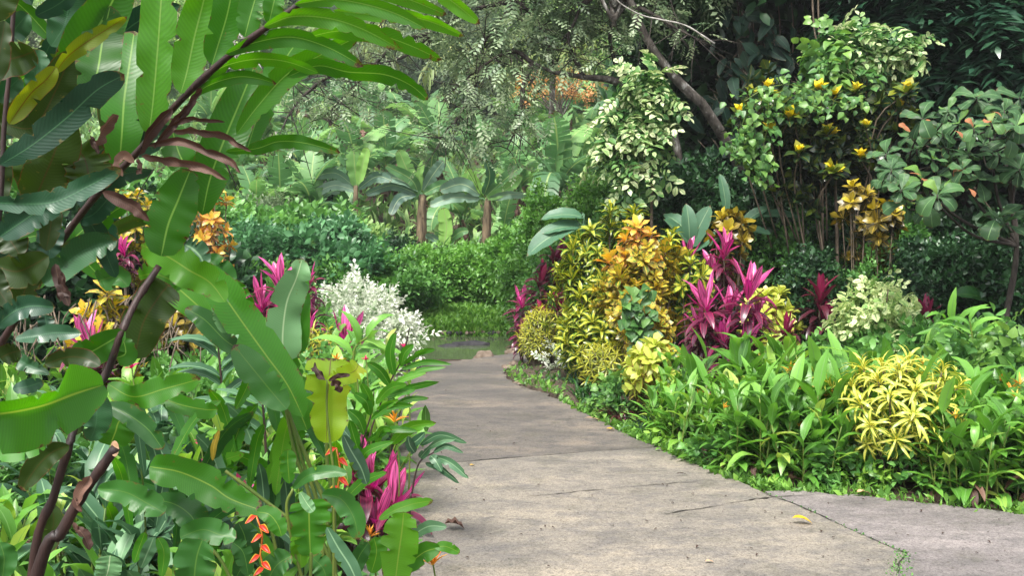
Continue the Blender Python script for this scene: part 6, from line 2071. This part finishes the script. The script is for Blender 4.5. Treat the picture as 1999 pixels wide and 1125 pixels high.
F_ = [[0, 1 + j, 1 + (j + 1) % 12, 1 + (j + 2) % 12] for j in range(0, 12, 2)] + [[1 + j, 13 + j, 13 + (j + 1) % 12, 1 + (j + 1) % 12] for j in range(12)]
mb.add(np.array(V_) - np.array(gd.location), F_)
mb.build('cut_end', M['cut'], gd, smooth=False)
for (pts, hw, kw) in (([(148, 990), (155, 965), (170, 940), (176, 930)], 13, dict(R=.75)), ([(143, 1020), (150, 1035), (153, 1042)], 6, dict(R=.6)), ([(160, 1000), (150, 985), (145, 970)], 7, dict(R=.5))):
    hleaf(gd, pts, hw, 'dead', Y=1.76, roll=-10, wave=.3, wf=1.5, fold=.5, name='dead_sheath', n=14, **kw)

# --- heliconia with broad paddle leaves in the left centre
he = thing('giant_heliconia', 'tall heliconia clump with broad upright paddle leaves left of the path', 'heliconia', (W(620, 1000, 2.9)[0], 2.95, 0))
for P in ([(640, 1260), (625, 1010), (590, 900), (562, 800), (520, 695)], [(650, 1260), (640, 1020), (612, 930), (580, 850), (545, 770), (500, 740)], [(630, 1260), (610, 1000), (575, 880), (553, 760), (553, 705)],
          [(655, 1260), (652, 1000), (640, 920), (637, 860)], [(700, 1260), (625, 1050), (560, 1010), (480, 950), (440, 920)], [(690, 1260), (610, 1080), (540, 1020), (470, 970), (420, 940)]):
    hstem(he, P, 4.5, 'stem_green', 2.85, 'leaf_stalk', 7, 24, r1=3.2)
for (pts, hw, mat, kw) in (
        ([(592, 815), (560, 750), (520, 695), (470, 625), (425, 560), (395, 515)], 40, 'paddle', dict(Y=2.8, R=.4, a=.5, b=.5)),
        ([(560, 800, 2.7), (530, 765, 2.7), (495, 722, 2.7), (456, 674, 2.7)], 32, 'paddle_dark', dict(R=.85, a=.5, b=.5)),
        ([(553, 705), (552, 650), (560, 590), (578, 545), (590, 505)], 36, 'paddle_pale', dict(Y=2.9, R=.4, a=.15, b=.4, wave=.2, wf=1.5)),
        ([(588, 690, 2.95), (585, 640, 2.95), (582, 580, 2.95), (590, 520, 2.95)], 24, 'paddle', dict(R=.2, wave=.25, wf=1.5)),
        ([(600, 840), (570, 770), (545, 720), (535, 690)], 40, 'paddle', dict(Y=2.95, R=.3, a=.35, b=.25)),
        ([(450, 660, 2.9), (400, 610, 2.9), (350, 565, 2.9), (320, 540, 2.9)], 34, 'paddle', dict(R=.55, a=.5, b=.4)),
        ([(480, 690), (440, 665), (400, 625), (362, 602)], 22, 'paddle_dark', dict(Y=2.85, R=.6)),
        ([(470, 640), (445, 600), (430, 570), (425, 545)], 36, 'paddle', dict(Y=3.0, R=.4, a=.4, b=.35)),
        ([(443, 650), (432, 610), (428, 570)], 18, 'paddle_pale', dict(Y=2.8, R=.2, a=.3, b=.3)),
        ([(440, 590), (410, 552), (370, 528), (325, 500), (275, 478)], 36, 'paddle', dict(Y=2.5, R=.75, a=.5, b=.35, wave=.2, wf=2)),
        ([(360, 560), (330, 545), (300, 535), (270, 540)], 28, 'paddle', dict(Y=2.55, R=.6, wave=.2)),
        ([(250, 560), (230, 540), (205, 545), (192, 550)], 26, 'paddle_dark', dict(Y=2.5, R=.85)),
        ([(400, 520), (390, 500), (375, 485), (362, 478)], 24, 'lance_grey', dict(Y=2.9, R=.3)),
        ([(430, 570), (440, 548), (420, 520), (400, 505)], 26, 'paddle_dark', dict(Y=2.95, R=.7)),
        ([(500, 640), (470, 600), (455, 570), (450, 545)], 30, 'paddle', dict(Y=3.1, R=.2)),
        ([(460, 800), (480, 760), (495, 720), (500, 705)], 14, 'paddle', dict(Y=3.1, R=.5)),
):
    hleaf(he, pts, hw, mat, **kw)
xr_ = np.random.default_rng(78)
for i in range(52):
    x, y = xr_.uniform(230, 720), xr_.uniform(820, 1130)
    Lp = xr_.uniform(110, 210)
    an = R_(xr_.uniform(35, 145))
    Yb = xr_.uniform(3.0, 3.4)
    hleaf(he, [(x, y, Yb), (x + math.cos(an) * Lp * .5, y - math.sin(an) * Lp * .6, Yb), (x + math.cos(an) * Lp, y - math.sin(an) * Lp * .85, Yb - .08)], xr_.uniform(11, 19),
          ('paddle', 'paddle_dark', 'lance_grey')[i % 3], R=xr_.uniform(.1, .9), roll=xr_.uniform(-40, 40), a=.5, b=.6)
hy = hleaf(he, [(638, 865, 2.6), (638, 800, 2.6), (642, 745, 2.6), (646, 700, 2.62)], 49, 'paddle_yellow', R=.4, a=.22, b=.12, wave=.08, wl=[(0, .8), (.25, 1.0), (.5, .72), (.6, .9), (1, .95)], wr=[(0, .5), (.3, .85), (.42, .6), (.5, 1), (1, 1.05)], label='yellow-green leaf with torn brown-edged top')
hleaf(he, [(640, 748, 2.56), (668, 735, 2.55), (692, 725, 2.56), (700, 712, 2.58)], 22, 'paddle_yellow', R=.9, a=.4, b=.2, roll=10, name='folded_leaf_tip')
hleaf(he, [(614, 708, 2.57), (620, 726, 2.55), (636, 744, 2.54)], 9, 'dead', R=.1, wave=.5, name='dead_patch', n=16, wl=[(0, .4), (.3, 1.5), (.5, .7), (.8, 1.2), (1, 0)], wr=[(0, .6), (.3, .2), (.7, .8), (1, 0)])
hleaf(he, [(641, 744, 2.54), (662, 734, 2.53), (684, 733, 2.54)], 5, 'dead', R=.1, wave=.3, name='dead_patch', n=16)
hleaf(he, [(645, 750, 2.535), (658, 752, 2.53), (664, 768, 2.54)], 9, 'dead', R=.2, wave=.5, name='dead_patch', n=16, wl=[(0, 1), (.4, .4), (.7, 1.4), (1, 0)])
hstem(he, [(650, 1260), (652, 960), (646, 880), (638, 800), (639, 742)], 3.2, 'stem_green', 2.58, 'leaf_stalk', 6, 24, r1=2.2)

# --- lower heliconia leaves
hf = thing('giant_heliconia', 'low heliconia with dark cupped paddle leaves and hanging lobster-claw flowers, bottom left', 'heliconia', (W(480, 1200, 2.4)[0], 2.5, 0))
for (pts, hw, mat, kw) in (
        ([(292, 912), (350, 922), (410, 948), (450, 975), (512, 998)], 37, 'paddle', dict(Y=2.35, R=.35, a=.25, b=.35, wave=.22, wf=1.6)),
        ([(190, 955), (245, 962), (290, 985), (322, 1003)], 28, 'paddle_dark', dict(Y=2.3, R=.8, wave=.2, wf=1.5)),
        ([(298, 975), (340, 985), (370, 1005), (392, 1035), (420, 1045)], 29, 'paddle_dark', dict(Y=2.4, R=.45, wave=.15, wf=1.5)),
        ([(352, 1050), (395, 1035), (430, 1045), (462, 1050)], 26, 'paddle_dark', dict(Y=2.15, R=1.0, wave=.25, wf=1.5, a=.3, b=.4)),
        ([(395, 1055), (385, 1085), (380, 1120), (378, 1170)], 43, 'paddle_dark', dict(Y=2.1, R=.65, a=.2, b=.3, wave=.1)),
        ([(500, 1000), (525, 1005), (542, 1025), (550, 1048)], 19, 'paddle', dict(Y=2.3, R=.4)),
        ([(606, 1085), (604, 1040), (603, 1000), (601, 975)], 43, 'paddle', dict(Y=2.4, R=.45, a=.35, b=.16)),
        ([(586, 962), (600, 985), (612, 1000)], 12, 'paddle_pale', dict(Y=2.35, R=.3)),
        ([(588, 1110), (585, 1070), (575, 1045)], 20, 'paddle', dict(Y=2.4, R=.8)),
        ([(628, 966), (665, 975), (690, 1010), (700, 1055)], 24, 'paddle_dark', dict(Y=2.45, R=.95)),
        ([(572, 955), (600, 930), (640, 922), (678, 925)], 14, 'paddle_dark', dict(Y=2.4, R=.85)),
        ([(565, 945), (562, 905), (562, 878)], 17, 'paddle', dict(Y=2.6, R=.3)),
        ([(638, 1030), (660, 1070), (685, 1110), (705, 1160)], 17, 'lance_grey', dict(Y=2.3, R=.4)),
        ([(520, 1140), (540, 1105), (570, 1085)], 28, 'paddle_dark', dict(Y=2.3, R=.7)),
        ([(460, 1130), (480, 1090), (478, 1050), (465, 1020)], 26, 'paddle_dark', dict(Y=2.45, R=.3)),
        ([(485, 1125), (475, 1080), (455, 1060)], 20, 'paddle_dark', dict(Y=2.3, R=.5)),
        ([(770, 1150), (778, 1085), (785, 1035), (788, 1000)], 38, 'paddle', dict(Y=2.9, R=.95, a=.4, b=.4, fold=.25)),
        ([(740, 1015), (770, 998), (805, 985), (846, 978)], 12, 'paddle', dict(Y=2.95, R=.7)),
        ([(770, 1120), (800, 1100), (830, 1078), (860, 1070)], 22, 'paddle', dict(Y=2.95, R=.4)),
        ([(848, 1070), (870, 1068), (898, 1080)], 11, 'paddle', dict(Y=2.95, R=.6)),
        ([(670, 850), (685, 880), (705, 915), (716, 946)], 15, 'lance_grey', dict(Y=2.7, R=.3)),
        ([(790, 1060), (815, 1040), (840, 1028), (872, 1030)], 12, 'lance_grey', dict(Y=3.1, R=.6)),
        ([(725, 1120), (735, 1080), (730, 1050)], 22, 'paddle', dict(Y=3.0, R=.6)),
        ([(690, 1130), (700, 1090), (720, 1060)], 18, 'paddle_dark', dict(Y=2.9, R=.7)),
        ([(640, 1140), (630, 1110), (610, 1090)], 22, 'paddle_dark', dict(Y=2.6, R=.8)),
        ([(205, 1135), (212, 1110), (215, 1085)], 26, 'paddle_pale', dict(Y=2.3, R=.1, a=.3, b=.2)),
        ([(315, 1130), (320, 1080), (308, 1050)], 12, 'paddle', dict(Y=2.4, R=.5)),
        ([(275, 1110), (290, 1075), (300, 1050)], 14, 'lance_grey', dict(Y=2.45, R=.6)),
        ([(262, 1100), (272, 1070), (283, 1040)], 11, 'paddle', dict(Y=2.5, R=.5)),
        ([(415, 900), (418, 870), (428, 840)], 6, 'croton_bronze', dict(Y=2.8, R=.7)),
):
    hleaf(hf, pts, hw, mat, **kw)
for P in ([(560, 1260), (545, 1120), (530, 1040), (500, 1000)], [(600, 1260), (607, 1100), (606, 1080)], [(420, 1260), (400, 1090), (392, 1050)], [(640, 1260), (590, 1130), (560, 1000), (572, 955)], [(780, 1260), (772, 1140)], [(500, 1260), (440, 1110), (400, 1060)]):
    hstem(hf, P, 4, 'stem_green', 2.4, 'leaf_stalk', 7, 20, r1=3)
for (pts, Y, lab) in (([(500, 1008), (512, 1045), (508, 1085), (516, 1110)], 2.25, 'lower hanging red and yellow lobster-claw flower'), ([(656, 875), (664, 915), (660, 950), (668, 975)], 2.75, 'upper red and yellow lobster-claw flower behind the yellow leaf stalk')):
    o = np.array(hf.location)
    C = catmull([W(x, y, Y) - o for x, y in pts], 7)
    mb = MB()
    tube(mb, C, npx(2, Y), None, 5)
    for i, p in enumerate(C):
        s_ = 1 if i % 2 else -1
        place(mb, [leaf(.36, .35, 1.0, 4, 6, -.7, .8)], p[None], [s_ * .8, -.2, -.75], [0, -.7, 1], npx(27, Y), .2)
    f = mb.build('flower', M['claw'], hf)
    f['label'] = lab

# --- ginger shoots leaning over the path from the left
def pinn(label, pts, leaves, Y, mat='ginger', name='ginger_plant', stemr=2.5):
    b = W(pts[0][0], 900, Y)
    root = thing(name, label, 'ginger plant', (b[0], Y, 0))
    hstem(root, [(pts[0][0] - 10, 2200 if Y < 4 else 1400, Y)] + [(x, y, Y) for x, y in pts], stemr, 'stem_dark', Y, n=36, r1=stemr * .5, k=6)
    for (x0, y0, xm, ym, x1, y1, hw, R) in leaves:
        hleaf(root, [(x0, y0, Y), (xm, ym, Y - .03), (x1, y1, Y - .05)], hw * .9, mat, R=R, nu=4, n=16, fold=.2, wave=.08, a=.55, b=.6, roll=rng.uniform(-15, 25))
    return root


pinn('ginger shoot with long leaves pointing over the path, tallest of the left edge shoots', [(700, 980), (722, 850), (755, 760), (785, 700), (800, 640)], [
    (769, 735, 762, 690, 772, 648, 12, .5), (783, 716, 790, 690, 808, 672, 11, .6), (786, 712, 820, 688, 850, 683, 8, .7), (784, 722, 830, 708, 882, 712, 7, .5),
    (775, 745, 820, 725, 872, 717, 7, .6), (762, 755, 742, 725, 716, 708, 12, .3), (748, 762, 790, 740, 835, 728, 8, .95), (760, 770, 810, 755, 858, 746, 8, .4),
    (752, 776, 790, 765, 812, 760, 9, .7), (766, 792, 800, 780, 838, 778, 7, .2), (733, 790, 760, 760, 796, 750, 10, .9)], 4.2)
pinn('ginger shoot with broad leaves at the left edge of the path, middle of the row', [(700, 1000), (706, 880), (715, 840), (727, 800), (730, 765)], [
    (728, 796, 718, 770, 705, 748, 11, .6), (722, 812, 715, 785, 690, 768, 12, .5), (712, 850, 700, 820, 678, 800, 14, .3), (724, 820, 760, 795, 808, 792, 10, .5),
    (716, 862, 760, 840, 816, 842, 9, .4), (762, 868, 800, 835, 852, 826, 15, 1.0), (735, 800, 760, 790, 778, 780, 8, .9), (705, 900, 720, 880, 770, 862, 11, .7),
    (705, 898, 690, 850, 682, 820, 12, .4), (735, 870, 745, 840, 765, 840, 9, .7)], 3.6)
pinn('ginger shoot with serrated-looking pale leaves overhanging the path, lowest of the left edge shoots', [(800, 1010), (805, 960), (818, 905), (845, 885), (855, 880)], [
    (820, 870, 860, 850, 912, 866, 9, .6), (845, 885, 870, 872, 905, 885, 7, .5), (845, 890, 880, 905, 915, 935, 10, .6), (830, 905, 860, 915, 897, 945, 9, .1),
    (840, 890, 850, 900, 863, 922, 11, .4), (810, 885, 800, 870, 796, 852, 12, .1), (820, 895, 828, 885, 840, 872, 10, .4), (800, 870, 815, 860, 830, 845, 11, .1), (830, 880, 860, 862, 890, 858, 8, .8)], 4.3, 'lance_grey')
ginger_shoot('grey-green ginger shoot standing in the middle of the left bed', stand(438, 5.0), [stand(438, 5.0), W(437, 800, 5), W(430, 720, 5), W(425, 665, 5)], .30, 11, 'lance_grey')
ginger_shoot('ginger shoot low in the left bed beside the purple cordyline', stand(520, 4.4), [stand(520, 4.4), W(518, 860, 4.4), W(512, 780, 4.4)], .28, 9, 'lance_grey')
ginger_shoot('ginger shoot behind the yellow-green heliconia leaf', stand(690, 5.2), [stand(690, 5.2), W(700, 780, 5.2), W(690, 690, 5.2), W(720, 655, 5.2)], .28, 10)

# orange parrot flowers at the bottom and middle of the left bed, pink blossoms
def flower_head(label, px, py, Y, s_, mat, name, n=10, foot=None):
    p = W(px, py, Y)
    root = thing(name, label, 'flower', (p[0], Y, float(terrain(p[0], Y))))
    z = p[2] - root.location[2]
    ms, mf = MB(), MB()
    tube(ms, [[0, .05, -.02], [.02, .02, z * .6], [0, 0, z]], .005, .003, 5, 8)
    for j in range(n):
        a = rng.uniform(0, 6.28)
        el = R_(rng.uniform(15, 85))
        place(mf, [leaf(.10 if mat != 'pink_flower' else .22, .5, .9, 2, 3, .4, .6)], np.array([[0, 0, z - .01]]), [math.cos(a) * math.cos(el), math.sin(a) * math.cos(el), math.sin(el)], [0, 0, 1], s_ * rng.uniform(.7, 1.1), rng.uniform(.1, 1))
    ms.build('stem', M['stem_green'], root)
    mf.build('petals', M[mat], root)


flower_head('orange parrot heliconia flower at the bottom edge beside the path', 845, 1100, 3.0, .075, 'orange_flower', 'heliconia_flower', 16)
flower_head('withered yellow heliconia flower behind the bright cupped leaf', 722, 1045, 3.05, .05, 'orange_flower', 'heliconia_flower', 12)
flower_head('yellow-orange flower between the two left edge ginger shoots', 770, 822, 4.4, .08, 'orange_flower', 'heliconia_flower', 10)
flower_head('small yellow flower at the left of the yellow-green leaf', 657, 702, 5.0, .06, 'orange_flower', 'heliconia_flower', 9)
flower_head('small pink blossom above the tallest left edge ginger shoot', 791, 676, 4.6, .035, 'pink_flower', 'ginger_flower', 10)
flower_head('small pink blossom in front of the white shrub', 714, 700, 4.6, .03, 'pink_flower', 'ginger_flower', 10)
flower_head('pink blossom hanging between ginger leaves at the lower left', 262, 800, 3.2, .045, 'pink_flower', 'ginger_flower', 9)
flower_head('red blossom low at the left behind the dark stem', 257, 716, 4.0, .05, 'pink_flower', 'ginger_flower', 9)
flower_head('tiny red blossom right of the pale bud in the left bed', 391, 862, 3.8, .03, 'pink_flower', 'ginger_flower', 7)

# roots and dry stems on the bare bank at the left
root = thing('dry_roots', 'tangle of dry brown roots and stems on the bare bank at the far left', 'roots', (-2.9, 6.0, float(terrain(-2.9, 6.0))))
ms = MB()
o = np.array(root.location)
for i in range(90):
    x, y = rng.uniform(20, 420), rng.uniform(600, 700)
    Y = rng.uniform(5.4, 6.6)
    p = W(x, y - 25, Y) - o
    q = W(x + rng.normal(0, 22), y + rng.uniform(20, 70), Y - .1) - o
    ms = MB()
    tube(ms, [p, (p + q) / 2 + rng.normal(0, .03, 3), q], .006, .003, 4, 5)
    ms.build('root', M['woody'], root)

# fallen leaves on the path
def fallen(label, px, py, L, mat, rz, lf, R=.5, curl=.3):
    p = G(px, py, .03)
    mb = MB()
    place(mb, [lf], np.zeros((1, 3)), [math.cos(rz), math.sin(rz), 0.02], [0, 0, 1], L, R)
    V = mb.V[0]
    V[:, 2] -= V[:, 2].min()
    V[:, :2] -= V[:, :2].mean(0)
    o = mb.build('fallen_leaf', M[mat])
    o.location = (p[0], p[1], .0235)
    return tag(o, label, 'fallen leaf')


M['fall_yellow'] = leafmat("fallen yellow leaf", [(0, (.55, .30, .01)), (1, (.75, .46, .02))], rib=(.5, .3, .02), ribw=.08, rough=.45, trans=.1)
fallen('yellow fallen leaf on the tan concrete near the slab joint', 1567, 1021, .115, 'fall_yellow', -.15, leaf(.22, .6, .8, 4, 6, .8, .35, .2, seed=4))
fallen('curled brown dead leaf on the path beside the left plants', 888, 1032, .115, 'dead', .1, leaf(.30, .6, .6, 4, 6, .9, .6, .3, seed=5), .75)
fallen('small yellow leaf on the path at its grassy right edge', 1192, 839, .07, 'fall_yellow', .1, leaf(.28, .6, .6, 2, 5, .6, .3, .2, seed=6))
fallen('narrow pale straw leaf beside the small yellow leaf', 1158, 820, .14, 'cut', -.1, leaf(.07, .5, .8, 2, 6, .5, .3, .1, seed=7))
fallen('tiny tan leaf near the bottom of the path', 1385, 1096, .045, 'cut', .2, leaf(.2, .6, .8, 2, 5, .5, .3, .2, seed=8))
fallen('tiny yellow leaf on the dark joint left of centre', 922, 908, .04, 'fall_yellow', .6, leaf(.25, .6, .8, 2, 5, .5, .3, .2, seed=9))
fallen('brown leaf lying at the edge of the soil under the young orange croton', 1553, 942, .12, 'dead', .4, leaf(.3, .6, .8, 2, 6, .8, .4, .2, seed=10), .9)
fallen('tan leaf on the side path edge below the golden ribbon croton', 1687, 966, .10, 'cut', .2, leaf(.22, .6, .8, 2, 6, .8, .3, .2, seed=11))
fallen('dark twig-like leaf fragment in the middle of the path', 1332, 927, .08, 'dead', .1, leaf(.08, .6, .8, 2, 6, .6, .4, .3, seed=12), .1)
lr = np.random.default_rng(3)
dk = fallen('tiny dark leaf crumb scattered on the path', 1080, 1030, .022, 'dead', .3, leaf(.3, .6, .8, 2, 3, .8, .4, .2, seed=2), .1)
dk.name = 'leaf_crumb'
dk['group'] = 'leaf crumbs scattered on the path'
for i in range(130):
    px, py = lr.uniform(860, 1990), 720 + 390 * lr.random() ** .8
    if py < 960 and px > 880 + (py - 700) * 2.0:
        continue
    c = dk.copy()
    COL.objects.link(c)
    p = G(px, py, .024)
    c.location = (p[0], p[1], .0235)
    c.rotation_euler = (0, 0, lr.uniform(0, 6.28))
    c.scale = (lr.uniform(.4, 1.2),) * 3


# air over the valley
bpy.ops.object.select_all(action='DESELECT') if False else None
hz = bpy.data.meshes.new("haze")
x0, x1, y0, y1, z0, z1 = -152, 152, -42, 302, -2, 95
hz.from_pydata([(x, y, z) for x in (x0, x1) for y in (y0, y1) for z in (z0, z1)], [], [(0, 1, 3, 2), (4, 6, 7, 5), (0, 4, 5, 1), (2, 3, 7, 6), (0, 2, 6, 4), (1, 5, 7, 3)])
hm, nt, out = base_mat("haze")
pv = nd(nt, "ShaderNodeVolumePrincipled")
pv.inputs["Color"].default_value = (.93, .96, 1, 1)
pv.inputs["Density"].default_value = HAZE
nt.links.new(pv.outputs[0], out.inputs["Volume"])
hz.materials.append(hm)
ho = bpy.data.objects.new("haze", hz)
COL.objects.link(ho)
tag(ho, kind='stuff')

# broad leaves of the two brown-stemmed bananas and their nearest neighbours, each leaf its own part
for root_, Yb, lv in ((bana, 19.4, (((815, 372), (795, 332), (778, 292), 15, 'banana', .8), ((818, 372), (772, 348), (722, 350), 12, 'banana_blue', .6), ((815, 378), (765, 362), (712, 380), 10, 'banana_blue', .3),
                              ((826, 372), (846, 340), (866, 314), 12, 'banana_blue', .5), ((820, 370), (820, 340), (828, 312), 8, 'banana', .9), ((812, 380), (780, 388), (762, 420), 10, 'banana_blue', .0),
                              ((828, 378), (862, 362), (890, 372), 11, 'banana', .2), ((818, 380), (802, 350), (752, 322), 11, 'banana', .5))),
                      (banb, 18.9, (((938, 380), (902, 360), (858, 372), 14, 'banana_blue', .5), ((936, 388), (885, 386), (838, 402), 11, 'banana_blue', .7), ((946, 380), (956, 345), (950, 315), 13, 'banana', .1),
                              ((950, 382), (988, 348), (1022, 322), 13, 'banana', .4), ((952, 388), (990, 368), (1018, 342), 11, 'banana', .7), ((940, 378), (926, 350), (912, 330), 8, 'banana', 1.0),
                              ((955, 388), (992, 380), (1030, 380), 9, 'banana_blue', .8)))):
    for (a_, b_, c_, hw, m_, R_) in lv:
        hleaf(root_, [(*a_, Yb), (*b_, Yb - .15), (*c_, Yb - .3)], hw, m_, R=R_, a=.35, b=.3, wave=.12, fold=.2, nu=6, n=30, roll=rng.uniform(-30, 30))
bc = thing('banana_plant', 'young banana with tall bright upright leaves, left of the tallest banana plant', 'banana plant', stand(697, 19))
tube_ = MB()
tube(tube_, [[0, 0, -.1], [0, 0, zat(362, 19) - bc.location[2]]], .09, .05, 8, 8)
tube_.build('stem', M['banana_stem'], bc)
for (a_, b_, c_, hw, m_, R_) in (((697, 365), (692, 320), (690, 280), 17, 'banana', .8), ((700, 362), (708, 320), (718, 288), 11, 'banana', 1.0), ((694, 366), (655, 338), (612, 345), 11, 'banana_blue', .5),
                                ((694, 372), (652, 362), (610, 380), 10, 'banana_blue', .8), ((700, 368), (735, 345), (765, 352), 10, 'banana_blue', .3)):
    hleaf(bc, [(*a_, 19.0), (*b_, 18.9), (*c_, 18.8)], hw, m_, R=R_, a=.35, b=.3, wave=.12, fold=.2, nu=6, n=30, roll=rng.uniform(-25, 25))
bd = thing('banana_plant', 'low young banana with one bright leaf between the two brown banana stems', 'banana plant', stand(868, 18.0))
for (a_, b_, c_, hw, m_, R_) in (((866, 480), (872, 445), (866, 405), 16, 'banana', 1.0), ((868, 480), (895, 455), (915, 450), 9, 'banana', .4), ((864, 480), (842, 462), (830, 460), 8, 'banana_blue', .5)):
    hleaf(bd, [(*a_, 18.0), (*b_, 17.95), (*c_, 17.9)], hw, m_, R=R_, a=.35, b=.3, wave=.1, fold=.2, roll=rng.uniform(-20, 20))

# moss and seedlings in the joint between the slabs and along the edges
mb = MB()
n = 900
t_ = rng.uniform(0, len(j2) - 1.001, n)
k_ = t_.astype(int)
J2 = np.array(j2)
e_ = J2[k_] + (J2[k_ + 1] - J2[k_]) * (t_ - k_)[:, None]
P_ = np.c_[e_ + rng.normal(0, .008, (n, 2)) * (1 + 2 * (t_ < 3))[:, None], np.full(n, .018)]
kp = rng.random(n) < np.where(t_ < 3.2, .9, .25)
place(mb, LF_small, P_[kp], rdir(kp.sum(), 1.0), rdir(kp.sum()), rng.uniform(.006, .02, kp.sum()), rng.uniform(0, 1, kp.sum()))
tag(mb.build('joint_moss', M['bush']), 'moss and tiny seedlings growing in the joint between the path slabs', 'moss', kind='stuff')
